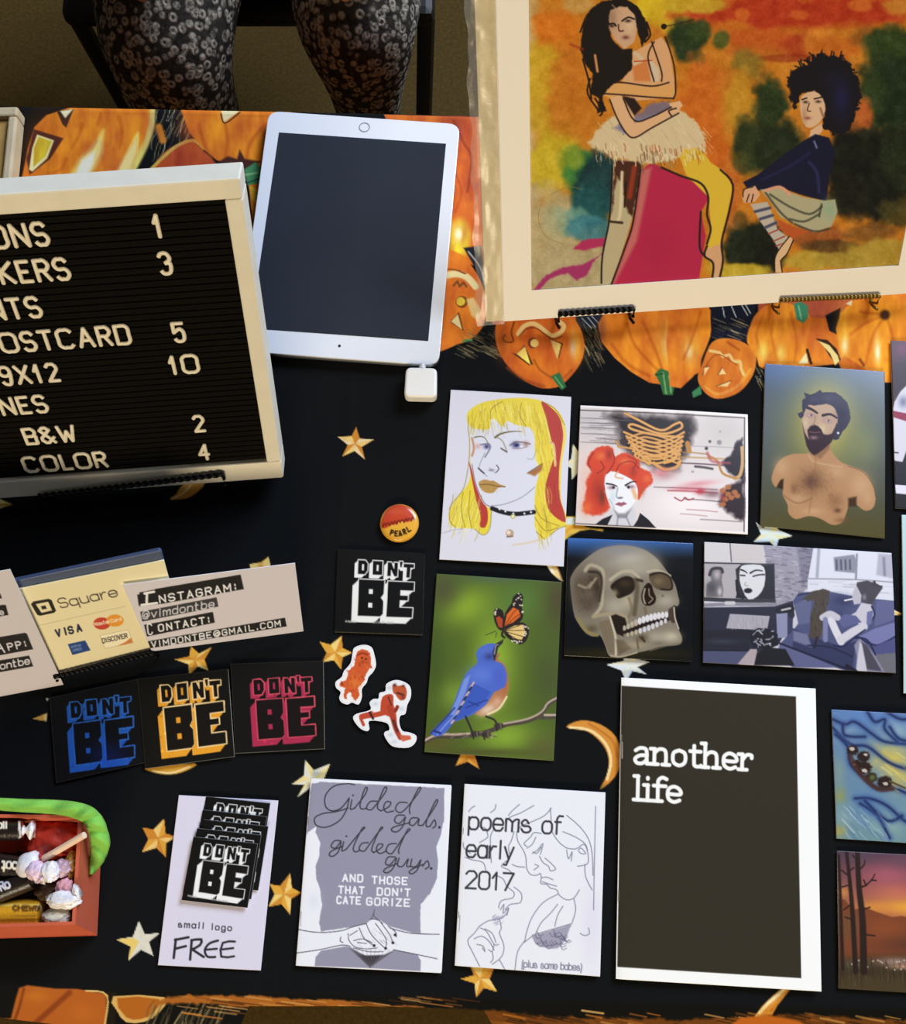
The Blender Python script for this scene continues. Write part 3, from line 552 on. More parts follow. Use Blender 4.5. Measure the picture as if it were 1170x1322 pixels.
def art_bird(P):
    P.fill('4c5f22'); P.at(540, 730, 4.895)
    P.blob(300, 260, 200, 140, '8aa62c', .9, rot=-.5); P.blob(480, 620, 180, 420, '8fb02e', .95); P.blob(560, 1080, 240, 130, '86a632', .9); P.blob(240, 820, 150, 130, '7c9a34', .8); P.blob(640, 230, 160, 150, '567a34', .8)
    P.blob(880, 220, 100, 240, '4a4426', .9); P.blob(160, 150, 120, 140, '4e5030', .9); P.blob(230, 520, 90, 120, '50661f', .7); P.blob(830, 700, 120, 200, '47502a', .8); P.blob(100, 600, 80, 300, '3f5320', .8); P.blob(110, 1120, 160, 90, '5a5428', .8); P.blob(800, 1150, 140, 100, '5c5c30', .8); P.blob(480, 80, 260, 40, '4e6058', .6); P.blob(440, 1180, 400, 30, '4c4a26', .7)
    # branch
    P.line([(20, 1125), (110, 1080), (240, 1080), (380, 1065), (470, 1040), (560, 1005), (680, 985), (770, 945), (820, 880), (880, 840)], 32, '4a4238', f=6, w2=26); P.line([(770, 955), (830, 955), (880, 950)], 36, '4f463a', f=6)
    P.line([(30, 1112), (120, 1070), (240, 1068), (330, 1062)], 14, 'c2ab98', f=8); P.line([(540, 1000), (690, 970), (780, 925), (820, 870), (880, 835)], 12, 'b5a294', f=6); P.line([(800, 945), (880, 945)], 14, 'b8a896', f=6)
    P.hatch(50, (60, 1050, 500, 1090), 4, ('2c2620', '8f7f70', 'd6c6b6'), 22, -4, 51, .6)
    # bird
    B1, B2, B3 = '4a66c4', '2c3c86', '86a0e2'
    P.poly([(480, 600), (540, 620), (570, 700), (570, 800), (530, 890), (450, 945), (360, 940), (420, 850), (500, 780)], 'b0744a', f=8, sm=2); P.blob(440, 910, 80, 40, 'e2cbb4', .9, rot=-.5); P.blob(500, 860, 40, 40, 'd8a88c', .8); P.blob(545, 720, 20, 80, '9c5236', .8); P.line([(440, 940), (510, 905), (560, 830)], 12, 'e9dcae', f=8)
    P.poly([(80, 1065), (120, 1010), (200, 930), (250, 800), (300, 690), (350, 640), (375, 610), (365, 560), (390, 520), (440, 495), (485, 495), (490, 530), (480, 600), (530, 620), (560, 690), (545, 770), (480, 800), (430, 880), (330, 950), (230, 990), (180, 1050), (130, 1080)], B1, f=6, sm=2)
    P.blob(400, 690, 110, 70, '5f7cd4', .8); P.blob(510, 700, 50, 70, '4a5cc0', .8); P.poly([(290, 720), (330, 690), (300, 800), (230, 950), (200, 940), (250, 830)], B3, f=8, a=.7); P.poly([(340, 740), (460, 800), (400, 880), (320, 945), (230, 985), (270, 900)], '3a58b8', f=8)
    P.line([(300, 900), (350, 880), (440, 850)], 8, B2, f=5); P.line([(320, 860), (380, 885)], 9, B2, f=5)
    for k in range(9): P.line([(352-k*16, 740+k*30), (330-k*15, 772+k*28)], 12, '2a2c40' if k % 2 else 'c9a8a0', f=4)
    P.line([(80, 1062), (150, 990), (230, 900)], 10, B2, f=5); P.line([(120, 1070), (180, 1000), (240, 940)], 8, '8098d8', f=5); P.line([(100, 1045), (140, 1060)], 14, '26337a', f=6)
    P.blob(425, 540, 50, 40, '5a72c4', .7); P.blob(450, 575, 40, 30, '2c3468', .7); P.poly([(470, 545), (490, 495), (540, 465), (535, 490), (505, 520), (490, 600), (478, 600)], '2c2a30', f=5); P.line([(482, 560), (490, 510), (505, 500)], 7, '8f8ea6'); P.line([(495, 590), (510, 560)], 14, 'a8684a', f=8)
    for q in ([(300, 955), (325, 1010), (345, 1060)], [(430, 955), (480, 975), (500, 1010)]): P.line(q, 13, '2e2a2a', f=4)
    for x, y in ((360, 1065), (430, 1070), (510, 1015)): P.blob(x, y, 30, 20, '3a3230', .95, hard=.4); P.line([(x-20, y-10), (x-10, y+30)], 9, '2e2826'); P.line([(x+10, y-14), (x+16, y+24)], 9, '6a5c50')
    # butterfly
    OR = 'd4641e'
    P.poly([(478, 300), (490, 272), (520, 275), (540, 300), (545, 370), (535, 410), (505, 400), (482, 350)], '241a18', f=4, sm=2); P.poly([(490, 330), (512, 320), (535, 340), (533, 395), (508, 390)], 'a84420', f=5)
    P.poly([(535, 400), (550, 300), (590, 240), (600, 200), (640, 172), (664, 200), (655, 260), (664, 320), (640, 360), (580, 390)], '241a18', f=4, sm=2); P.poly([(545, 385), (560, 310), (600, 265), (635, 280), (648, 320), (600, 360)], OR, f=5); P.line([(550, 380), (600, 300), (630, 275)], 4, '5a2410'); P.line([(555, 385), (610, 330), (645, 310)], 4, '5a2410')
    P.poly([(545, 405), (600, 370), (660, 360), (695, 390), (700, 430), (680, 480), (640, 500), (590, 475), (550, 440)], '241a18', f=4, sm=2); P.poly([(550, 408), (610, 380), (660, 375), (678, 420), (655, 470), (600, 460)], 'e2c078', f=5)
    for q in ([(550, 410), (640, 380)], [(550, 412), (670, 410)], [(552, 418), (665, 450)], [(554, 425), (625, 468)]): P.line(q, 4.5, '3a2c1c', sm=0)
    r = random.Random(5)
    for _ in range(46):
        a_, b_ = r.choice([((600, 250), (640, 180)), ((640, 180), (658, 300)), ((690, 400), (650, 492)), ((482, 310), (500, 278)), ((660, 370), (692, 400)), ((590, 470), (650, 490))]); k = r.random()
        P.disc(a_[0]+(b_[0]-a_[0])*k+r.uniform(-8, 8), a_[1]+(b_[1]-a_[1])*k+r.uniform(-8, 8), 4.5, 'e8dcc8', a=.9)
    P.line([(540, 400), (530, 440), (545, 455)], 14, '2a2420'); P.line([(490, 415), (425, 440)], 4, '2a2c1c'); P.line([(495, 425), (490, 455)], 4, '2a2c1c')
def art_skull(P):
    P.at(0, 0, 1); P.grad(696, '3d6db8', 722, '101216'); P.at(720, 680, 5.85)  # blue top band is a sky reflection painted into the card colour
    P.blob(500, 960, 700, 60, '2c2612', .9)
    L, M, D, DD = 'ada392', '857b6c', '4a4036', '261e18'
    P.poly([(95, 430), (110, 360), (160, 290), (240, 220), (330, 165), (450, 140), (560, 145), (660, 175), (740, 230), (800, 300), (850, 370), (890, 440), (910, 520), (920, 570), (905, 600), (870, 600), (890, 720), (935, 820), (938, 870), (900, 895), (780, 905), (680, 935), (560, 960), (480, 985), (410, 980), (380, 960), (360, 900), (320, 820), (270, 830), (210, 800), (150, 720), (120, 640)], M, f=6, sm=3)
    P.blob(540, 240, 240, 100, 'b8b0a2', .9); P.blob(600, 320, 160, 70, L, .8); P.blob(350, 230, 120, 60, '90867a', .8); P.blob(460, 180, 160, 50, '8e8c92', .7); P.blob(740, 290, 60, 70, 'a89c88', .7)
    P.blob(170, 460, 90, 160, '5d5042', .95); P.blob(260, 420, 80, 110, '4a3c30', .9); P.blob(230, 580, 110, 100, '54463a', .9); P.blob(300, 480, 40, 140, '34281f', .8); P.line([(160, 440), (220, 460), (260, 420), (240, 460), (290, 390)], 18, '9a8c74', f=12, a=.9); P.hatch(60, (130, 360, 320, 640), 5, ('7a6c58', '3c3026'), 10, 20, 61, .5)
    P.line([(210, 330), (250, 290), (330, 320), (350, 380), (340, 480), (330, 600), (280, 670)], 26, 'b2a48a', f=16); P.line([(240, 340), (310, 350), (335, 420), (315, 560)], 20, '2c211a', f=14, a=.8)
    P.blob(440, 600, 120, 90, L, .9); P.blob(530, 560, 60, 70, 'c2b496', .7); P.blob(820, 560, 90, 60, L, .9); P.blob(380, 420, 40, 90, '98897a', .7)
    # sockets
    P.line([(400, 400), (480, 345), (560, 340), (610, 380)], 24, 'b7aa92', f=12); P.line([(680, 340), (760, 330), (850, 370)], 18, 'b7aa92', f=10)
    P.poly([(400, 450), (450, 400), (520, 372), (575, 395), (590, 450), (560, 500), (500, 530), (455, 540), (430, 500)], DD, f=10, sm=3); P.blob(510, 430, 60, 40, '4a3a2a', .7); P.blob(430, 500, 34, 34, '93846a', .9)
    P.poly([(690, 370), (720, 345), (800, 350), (850, 390), (865, 470), (820, 480), (750, 470), (710, 430)], '5a4a38', f=10, sm=3); P.blob(760, 410, 50, 40, '7a684e', .9); P.line([(700, 365), (780, 348), (850, 385), (862, 470), (780, 472)], 14, '2c221a', f=8)
    P.line([(590, 400), (600, 460), (595, 540), (580, 660)], 34, '5a4c3c', f=18, a=.8); P.line([(600, 400), (640, 410)], 20, '3c3026', f=10)
    P.poly([(680, 425), (710, 440), (725, 490), (745, 540), (730, 580), (690, 598), (650, 585), (632, 530), (645, 470)], '251812', f=7, sm=3); P.line([(660, 470), (648, 530), (662, 580)], 12, 'a69880', f=6); P.line([(690, 470), (695, 520), (720, 545), (690, 575)], 9, '8f8068', f=6)
    P.line([(660, 610), (670, 660)], 20, '6f604c', f=12, a=.8); P.blob(795, 522, 12, 9, '5a4c3c', .9); P.line([(540, 540), (560, 620), (540, 680)], 20, '75664f', f=14, a=.7)
    # cheek bone, jaw opening
    P.line([(270, 680), (380, 660), (500, 670), (520, 720)], 26, 'a39478', f=14); P.poly([(385, 680), (440, 660), (510, 690), (525, 740), (490, 780), (500, 830), (450, 810), (410, 740)], DD, f=9); P.line([(395, 680), (420, 760), (440, 850), (440, 970)], 16, 'c8bca2', f=8)
    P.poly([(310, 720), (390, 700), (420, 800), (430, 960), (390, 950), (350, 860)], '7a6c58', f=10); P.poly([(440, 850), (500, 860), (560, 920), (460, 970)], '6a5c4a', f=16); P.blob(260, 770, 60, 40, '5c4e36', .8); P.line([(160, 700), (220, 790), (300, 820)], 22, '8f8050', f=12)
    P.poly([(840, 620), (875, 600), (895, 720), (870, 730), (835, 690)], '4a3a34', f=8); P.line([(880, 610), (888, 690), (915, 770)], 10, 'cabca6', f=6)
    P.blob(740, 830, 120, 50, L, .8); P.blob(860, 830, 80, 50, 'c4b8a0', .9); P.blob(600, 890, 100, 40, 'a89a80', .8); P.blob(640, 840, 60, 40, '5c4c3a', .8); P.line([(620, 830), (660, 870), (640, 830)], 10, '3c2e22', f=6); P.line([(600, 850), (610, 920)], 14, '6a5a46', f=10); P.blob(760, 880, 60, 18, '7a6c58', .7)
    P.line([(480, 800), (560, 780), (640, 745), (740, 715), (830, 700)], 30, '2a1e1c', f=10)
    for k in range(12):
        t = k/11; x, y = 505+t*318, 765-t*100-18*math.sin(t*3.1); P.disc(x, y, 11+5*math.sin(t*2.6), 'ded9de' if t > .3 else 'b7ab98', f=5, ry=20+8*math.sin(t*2.6))
    for k in range(10):
        t = k/9; x, y = 530+t*285, 815-t*105+8*math.sin(t*3.1); P.disc(x, y, 10+4*math.sin(t*2.6), 'cfcad0' if t > .3 else 'b7ab94', f=5, ry=15+8*math.sin(t*2.6))
    P.line([(700, 935), (820, 900), (930, 880)], 12, '7a6c56', f=8, a=.7); P.line([(400, 975), (480, 982), (600, 950)], 10, 'b5a88c', f=6)

def art_couch(P):
    P.fill('c9c5d2'); P.at(890, 680, 4.179)
    N, V, LV = '2c2c4a', '565878', '8c8cae'
    P.poly([(60, 60), (405, 90), (405, 210), (60, 190)], 'd6cfd2', f=3); P.poly([(225, 90), (405, 95), (400, 200), (232, 190)], 'cfc5c6', f=5); P.line([(220, 88), (228, 188)], 7, '6a6474', sm=0)
    # brick wall and window
    P.poly([(400, 100), (680, 110), (670, 250), (640, 330), (560, 400), (470, 450), (455, 380)], '9a94a4', f=5); P.hatch(170, (400, 105, 640, 420), 7, ('7f7a8c', 'b9b3c0', '5f5a6c', 'a8a2b0'), 26, 2, 71, .8); P.poly([(580, 110), (680, 115), (668, 250), (610, 330)], '6f6a7c', f=14, a=.6); P.hatch(60, (590, 115, 670, 300), 6, ('55506a', '8a8598'), 22, 2, 72, .8)
    P.poly([(670, 115), (1100, 140), (1100, 400), (640, 350), (640, 290)], 'dcdbe8', f=5); P.hatch(26, (650, 280, 1090, 360), 6, ('b9b4c4', 'cfc8d0', 'a9a2b0'), 60, 3, 73, .6)
    P.line([(700, 120), (690, 270)], 16, 'a9a6b8', f=8); P.line([(640, 280), (900, 285), (1100, 300)], 7, '9a96a8'); P.poly([(780, 165), (890, 150), (905, 190), (895, 250), (785, 240)], '8b899a', f=8); P.lines([[(795+k*24, 180), (797+k*24, 230)] for k in range(4)], 9, '4f4d62', f=5, sm=0); P.line([(905, 150), (900, 280)], 11, '8a8798', f=6); P.poly([(1020, 145), (1100, 150), (1100, 280), (1010, 260)], 'b3b0c0', f=12); P.line([(1050, 170), (1055, 260)], 14, '85829a', f=8)
    # television
    P.poly([(60, 190), (460, 200), (465, 410), (60, 400)], '2c2a36', f=4); P.poly([(60, 198), (448, 206), (450, 395), (60, 380)], 'b3aab0', f=3)
    P.poly([(110, 250), (130, 222), (165, 220), (182, 240), (175, 290), (185, 340), (180, 380), (90, 380), (95, 310), (120, 290)], '6f6a70', f=6); P.blob(150, 258, 24, 34, 'b9b0b2', 1); P.line([(110, 260), (125, 228), (170, 225), (180, 245)], 16, '3c3840', f=5); P.blob(120, 330, 34, 40, '4a464e', .8); P.blob(165, 350, 16, 30, 'd0c8c8', .9)
    P.poly([(250, 230), (280, 203), (450, 206), (455, 395), (385, 392), (250, 385), (262, 340)], '2a2830', f=4); P.poly([(275, 225), (300, 206), (385, 206), (410, 240), (405, 320), (370, 375), (320, 392), (290, 345), (272, 290)], 'dcdadf', f=5, sm=2)
    P.line([(280, 232), (300, 240), (312, 250)], 9, '1c1a22', w2=5); P.line([(330, 250), (360, 235), (395, 238)], 10, '1c1a22', w2=5); P.line([(278, 262), (300, 264)], 8, '2c2a32'); P.line([(345, 268), (375, 260), (405, 258)], 8, '2c2a32'); P.blob(318, 345, 22, 14, '1c1a22', 1, hard=.5); P.line([(305, 300), (300, 316), (320, 318)], 4, '8a8890'); P.line([(255, 290), (262, 360), (290, 385)], 12, '1c1a22')
    P.line([(60, 392), (300, 402), (460, 400)], 16, '3a3840', f=4); P.line([(60, 425), (220, 418), (465, 420)], 18, '8a8694', f=5); P.line([(200, 412), (240, 412)], 20, 'c9c5cc', f=5)
    # stand, cloth, floor
    P.poly([(60, 436), (460, 430), (560, 400), (570, 480), (480, 640), (300, 700), (60, 680)], '2a2a3c', f=4); P.poly([(220, 470), (435, 482), (420, 558), (200, 548)], 'a9a4b0', f=4); P.hatch(30, (220, 480, 420, 550), 4, ('8a8594', 'c6c2ca'), 4, 30, 74, .6)
    P.poly([(60, 560), (330, 555), (320, 660), (60, 650)], '22222e', f=6); P.blob(180, 620, 120, 20, '3c4052', .7); P.poly([(60, 668), (320, 672), (260, 760), (60, 745)], '4c5070', f=5); P.line([(60, 665), (330, 668)], 10, '1c1c28'); P.line([(470, 450), (540, 425), (560, 450), (480, 465)], 12, '1c1c24'); P.line([(500, 450), (545, 440)], 10, 'b9b4bc')
    P.poly([(470, 470), (530, 465), (535, 600), (475, 600)], LV, f=5); P.poly([(530, 480), (560, 500), (555, 640), (530, 620)], '3a3a58', f=5)
    # sofa
    P.poly([(560, 400), (590, 355), (680, 350), (760, 350), (860, 370), (1000, 390), (1110, 400), (1130, 810), (850, 780), (560, 680), (490, 630), (560, 560), (590, 520)], '4c5078', f=5); P.poly([(570, 420), (640, 380), (660, 400), (650, 520), (590, 530)], '5f6288', f=8); P.line([(590, 370), (650, 360), (640, 400)], 8, '2c2c4a')
    P.poly([(555, 545), (660, 590), (800, 640), (900, 620), (880, 780), (800, 760), (560, 670)], '33365a', f=6); P.poly([(560, 560), (640, 580), (660, 650), (560, 615)], LV, f=12, a=.7); P.poly([(490, 625), (560, 660), (800, 760), (560, 760), (470, 700)], '5d6088', f=6); P.line([(490, 630), (650, 690), (860, 770)], 10, '1e1e36', f=5); P.line([(640, 640), (760, 650), (880, 700)], 8, '22223c', f=5)
    P.blob(830, 400, 70, 40, '2f3256', .8); P.blob(800, 470, 60, 50, '3c3f66', .8); P.poly([(1010, 400), (1110, 400), (1112, 500), (1000, 540)], '60628c', f=6); P.poly([(920, 590), (1000, 550), (1110, 515), (1115, 590), (1010, 640)], '7577a8', f=6); P.line([(900, 590), (1010, 640), (1115, 590)], 9, '25254a'); P.poly([(1010, 640), (1118, 600), (1125, 690), (1010, 690)], '4d4f80', f=6); P.poly([(1000, 690), (1125, 680), (1130, 800), (1060, 800)], '6c6a74', f=8, nz=12)
    # throw blanket, plant
    P.poly([(600, 395), (660, 350), (720, 335), (760, 345), (755, 400), (730, 470), (720, 560), (700, 610), (650, 600), (655, 480), (680, 400)], '4a4038', f=6, nz=8); P.hatch(40, (660, 350, 745, 600), 5, ('5c5148', '332b26'), 4, 24, 75, .7); P.line([(690, 600), (675, 650)], 14, '262238', f=6)
    P.poly([(330, 570), (370, 545), (430, 550), (475, 580), (480, 640), (430, 660), (350, 650), (325, 610)], '1e1c26', f=6, nz=10)
    r = random.Random(3)
    for _ in range(22): x, y = r.uniform(345, 465), r.uniform(560, 640); P.line([(x, y), (x+r.uniform(-22, 22), y+r.uniform(-14, 14))], 7, r.choice(('c9c6d2', '8a8898', 'a9a6b4')), a=.85)
    P.poly([(260, 742), (330, 660), (365, 660), (370, 745)], 'b0a0a8', f=5); P.poly([(365, 680), (420, 650), (520, 660), (570, 750), (350, 748)], '1c1a22', f=6)
    # reclining person drawn on the sofa
    P.poly([(905, 300), (960, 290), (1020, 310), (1045, 330), (1010, 380), (985, 420), (950, 420), (920, 380), (900, 340)], '45404a', f=5); P.line([(990, 310), (1000, 295), (1010, 318), (1040, 322)], 9, '3a363f'); P.poly([(895, 330), (905, 320), (930, 370), (925, 415), (890, 420), (880, 385), (885, 350)], 'bdb6c2', f=5); P.line([(840, 398), (880, 390)], 8, 'e6e2ea'); P.blob(945, 380, 14, 20, '8a8490', .9)
    P.poly([(930, 410), (985, 420), (1000, 470), (960, 550), (870, 500), (850, 490), (900, 460)], 'c9c3cf', f=5); P.line([(985, 430), (1000, 480), (950, 550)], 10, '26264a'); P.poly([(960, 460), (995, 450), (985, 520), (955, 545)], '6c6e9c', f=6)
    P.poly([(840, 470), (900, 480), (930, 515), (830, 545), (800, 500)], '5b5e8c', f=6); P.line([(760, 490), (790, 560), (820, 620)], 40, 'd9d5df', f=6, sm=0); P.line([(820, 610), (880, 570), (940, 540)], 46, 'cfcad6', f=6, sm=0); P.line([(720, 490), (760, 470), (800, 490)], 34, 'c6c0cc', f=6); P.line([(735, 500), (735, 610)], 26, '7c7ea8', f=8); P.line([(780, 640), (830, 645), (900, 590), (950, 555)], 8, '22224a')
    P.poly([(890, 640), (920, 600), (960, 640), (1000, 690), (1060, 790), (900, 785), (905, 700)], '8a86a0', f=6); P.poly([(900, 780), (920, 620), (940, 640), (960, 780)], 'c9c4d2', f=8); P.poly([(930, 620), (960, 640), (1040, 780), (960, 770)], '4a4652', f=8); P.line([(890, 600), (960, 610), (1005, 690)], 9, '22224a'); P.line([(850, 750), (900, 780)], 18, '1c1a2a', f=6)

def art_otters(P):
    P.at(0, 0, 1); P.grad(916, '5f80b4', 1084, '6f929c'); P.at(1050, 900, 3.133)
    r = random.Random(8)
    for x, y, rx, ry, c, a in ((130, 150, 60, 50, '8aa4b4', .8), (320, 250, 110, 90, 'd9c25c', .95), (370, 330, 80, 60, 'cfb658', .9), (110, 400, 30, 40, '9a9a4a', .9), (130, 480, 60, 60, '8aa6a8', .8), (220, 430, 90, 80, '5f83b4', .7), (340, 140, 60, 60, '9ab6c2', .8), (200, 70, 120, 40, '5e84c0', .8), (100, 540, 40, 30, 'b0a04a', .8), (440, 420, 120, 140, '7a9aa8', .9), (500, 200, 100, 90, '5a7ab0', .8), (300, 520, 80, 50, '93b0ac', .7), (105, 300, 30, 80, '8f9f8a', .6)): P.blob(x, y, rx, ry, c, a, nz=.5, ns=.08)
    for q in ([(75, 120), (150, 190), (220, 200), (300, 260), (380, 290), (500, 300)], [(80, 90), (130, 110), (170, 100), (240, 150), (290, 180), (376, 190), (500, 200)], [(220, 60), (250, 100), (290, 90), (290, 130), (340, 180)], [(310, 120), (350, 170), (420, 180)], [(90, 150), (140, 200), (150, 270), (200, 320), (260, 370), (330, 370), (400, 400)],
              [(170, 410), (230, 410), (300, 440), (370, 500), (450, 540)], [(190, 430), (260, 480), (310, 570)], [(210, 420), (300, 500), (360, 480)], [(300, 60), (360, 90), (460, 80)], [(120, 110), (125, 150), (160, 160), (210, 160)]):
        P.line(q, 22, '35508c', f=24, a=.6); P.line(q, 11, '22346a', f=10, a=.85); P.line(q, 5, '1a2850', f=4, a=.8)
    P.hatch(40, (110, 440, 300, 560), 4, ('a9c2d2', '4a6ca4', 'c6d4d8'), 40, 44, 81, .6); P.hatch(24, (260, 220, 370, 350), 5, ('e9d67a', 'c8a848'), 40, 30, 82, .5)
    for x, y, s_ in ((160, 215, 1.), (205, 240, 1.1), (205, 285, 1.3), (235, 325, 1.), (290, 345, 1.3), (175, 270, .8)): P.blob(x, y, 24*s_, 20*s_, '2a1a14', 1, hard=.5, nz=.4, ns=.4)
    for x, y, rr in ((156, 208, 10), (212, 232, 8), (207, 296, 10), (292, 350, 10), (165, 272, 6)): P.blob(x, y, rr*1.2, rr*.75, 'cfc4bc', .95, rot=.5, hard=.3, nz=.8, ns=.5); P.line([(x-rr, y-rr*.6), (x+rr*.4, y-rr)], 5, '2a1a14')
    P.line([(150, 240), (190, 310), (260, 370), (320, 370)], 20, '4a2a20', f=8, a=.8); P.blob(240, 325, 16, 16, '6a7a3a', .9); P.line([(310, 340), (400, 380)], 8, '5a4a2a')

def art_sunset(P):
    P.at(0, 0, 1); P.grad(1098, '4a3446', 1180, 'b0644c'); P.at(1050, 900, 3.133)
    P.blob(300, 720, 160, 70, 'a8586a', .9); P.blob(340, 790, 160, 50, 'c26a5a', .9); P.blob(420, 850, 240, 46, 'eba23c', 1); P.blob(250, 850, 70, 24, 'd88a3c', .9); P.blob(200, 640, 120, 40, '5a4656', .6); P.blob(360, 660, 90, 40, '6a4858', .7); P.blob(120, 790, 40, 30, 'd08a44', .8)
    P.poly([(90, 810), (130, 820), (160, 860), (210, 850), (260, 870), (320, 890), (360, 885), (420, 900), (640, 880), (640, 1240), (90, 1240)], '7a4026', f=6); P.blob(290, 940, 110, 60, '8f4a28', .8); P.blob(150, 930, 50, 80, '6a4a30', .8); P.blob(400, 1000, 160, 50, '5a3424', .8)
    P.poly([(90, 1060), (640, 1040), (640, 1260), (90, 1260)], '3c3020', f=50); P.blob(330, 1070, 90, 22, '9a8078', .9); P.blob(380, 1090, 80, 14, 'c89a86', .9); P.blob(170, 1080, 60, 24, '6f6658', .7); P.poly([(90, 1130), (640, 1120), (640, 1260), (90, 1260)], '463a24', f=30)
    P.hatch(130, (100, 1050, 520, 1130), 3.5, ('2c2418', '54462c', '3a3020'), 4, 40, 91, .8)
    r = random.Random(4)
    for _ in range(16): P.disc(r.uniform(140, 400), r.uniform(1060, 1110), 3.5, 'cfc2b8', a=.8)
    T = '2a1c18'
    P.line([(178, 590), (185, 760), (200, 900), (205, 1110)], 18, T, w2=30, f=6); P.line([(132, 600), (148, 740), (160, 880), (172, 1110)], 12, T, w2=22, f=6); P.line([(104, 640), (112, 860), (120, 1100)], 10, T, w2=16, f=6)
    for q in ([(190, 770), (215, 760), (240, 735), (250, 715)], [(215, 762), (205, 740)], [(235, 740), (255, 742)], [(145, 760), (110, 770)], [(140, 720), (115, 700)], [(150, 840), (125, 860)], [(185, 700), (205, 680), (210, 660)], [(180, 660), (160, 640)], [(200, 860), (230, 850)], [(150, 700), (165, 690)], [(205, 960), (250, 965)], [(160, 900), (130, 890)]): P.line(q, 8, T, f=4, w2=4)

def art_collar(P):
    P.fill('2a1620'); P.at(1070, 430, 5.29)
    P.blob(500, 110, 100, 90, '6a2c50', .9); P.blob(440, 160, 50, 90, '4a2038', .7); P.blob(900, 200, 260, 160, '5a2846', .8); P.poly([(440, 520), (450, 470), (490, 400), (540, 350), (900, 300), (900, 900), (500, 880), (445, 870)], 'cfcad8', f=8); P.blob(510, 470, 40, 50, '6c7090', .9); P.poly([(440, 530), (540, 550), (900, 600), (900, 660), (540, 605), (445, 575)], '8a1c3c', f=5); P.poly([(505, 880), (540, 780), (900, 700), (1300, 760), (1300, 1300), (440, 1300), (440, 880)], '120e10', f=6); P.line([(450, 815), (475, 818)], 10, '3a3a44'); P.poly([(455, 1035), (1300, 1100), (1300, 1170), (460, 1095)], 'dcd6ea', f=5)

def art_teal(P):
    P.fill('b4cfd6'); P.at(1070, 640, 5.08); P.blob(700, 700, 150, 300, '7fb0bc', .8); P.poly([(640, 300), (900, 320), (900, 900), (650, 900)], '4a7c94', f=30)

# bold block lettering of the logo, as outlines in a unit frame 0..100 wide (x right, y down)
LG = {
'D': (16, 4, [(0, 0), (11, 0), (15, 5), (15, 15), (11, 21), (0, 21)], [(6, 6), (9, 6), (9, 15), (6, 15)]),
'O': (38, 4, [(0, 0), (15, 0), (15, 21), (0, 21)], [(6, 6), (9, 6), (9, 15), (6, 15)]),
'N': (60, 5, [(0, 0), (6, 0), (10, 9), (10, 0), (16, 0), (16, 21), (11, 21), (6, 12), (6, 21), (0, 21)], None),
"'": (78, 3, [(0, 0), (5, 0), (4, 9), (1, 9)], None),
'T': (84, 6, [(0, 0), (16, 0), (16, 6), (11, 6), (11, 21), (5, 21), (5, 6), (0, 6)], None),
'B': (10, 32, [(8, 0), (47, 0), (47, 20), (43, 26), (47, 31), (47, 50), (43, 54), (8, 54)], [(24, 14), (30, 14), (30, 21), (24, 21)], [(24, 34), (30, 34), (30, 41), (24, 41)]),
'E': (62, 33, [(0, 0), (40, 0), (40, 13), (20, 13), (20, 20), (32, 20), (32, 28), (20, 28), (20, 38), (40, 38), (40, 53), (0, 53)], None),
}
def art_logo(P, quad, bg, cols, edge=None, fine=True, dark='101010', sketch=0, grad=None):
    # quad: lettering box corners tl, tr, br, bl in photo pixels; cols: (shadow, outline)
    P.at(0, 0, 1); q = np.array(quad, float)
    def M(p):
        u = np.array(p, float); x = u[:, 0:1]/102; y = u[:, 1:2]/92
        return (q[0]*(1-x)+q[1]*x)*(1-y) + (q[3]*(1-x)+q[2]*x)*y
    sc = np.linalg.norm(q[1]-q[0])/102
    r = random.Random(int(q[0][0]))
    for k, (ox, oy, *ps) in LG.items():
        off = (-5, 5) if k in 'DONT' else ((-2, 3) if k == "'" else (-9, 9))
        pts = np.array(ps[0], float) + (ox, oy)
        if sketch: pts = pts + np.array([[r.uniform(-.6, .6), r.uniform(-.6, .6)] for _ in pts])
        for t in (1., .8, .6, .4, .2, 0):
            P.poly(M(pts + np.array(off)*t), cols[0], f=.8)
        P.line(list(M(np.vstack([pts, pts[:1]]))), (2.0 if not sketch else 2.6)*sc, cols[1], f=.8, sm=0)
    for k, (ox, oy, *ps) in LG.items():
        P.poly(M(np.array(ps[0], float) + (ox+.0, oy)), dark, f=.8)
        P.line(list(M(np.vstack([np.array(ps[0], float), ps[0][:1]]) + (ox, oy))), .9*sc, cols[1], f=.7, sm=0, a=.9)
        for h in ps[1:]:
            if h: P.poly(M(np.array(h, float) + (ox, oy)), cols[0], f=.8)
    if sketch:
        a, b = q.min(0), q.max(0)
        for _ in range(60):
            x, y = r.uniform(a[0], b[0]), r.uniform(a[1], b[1]); i = P.sub((x-1.5, y-1.5), (x+1.5, y+1.5))
            m = i[P.C[i].max(1) > .3] if len(i) else i; P.C[m] = P.C[m]*r.uniform(.75, 1.2)
    if fine:
        u = (q[2]-q[3])/102; du = np.linalg.norm(u); d = u/du; b = q[3] + (q[3]-q[0])/92*2
        P.text('@vimdontbe', b[0], b[1]+1.5*sc, 2.6*sc*1.0, 'b9b9b9', .7, d[0], d[1], sx=.7, a=.85)
        b2 = b + (q[2]-q[3])*.42
        P.text('CUSTOM ART & DESIGN', b2[0], b2[1]+1.5*sc, 2.6*sc, 'b9b9b9', .7, d[0], d[1], sx=.7, a=.85)
    return P

def quadedge(P, quad, c, w=1., a=.8, sides=(0, 1, 2, 3)):
    P.at(0, 0, 1)
    for k in sides: P.line([quad[k], quad[(k+1) % 4]], w, c, sm=0, f=.8, a=a)

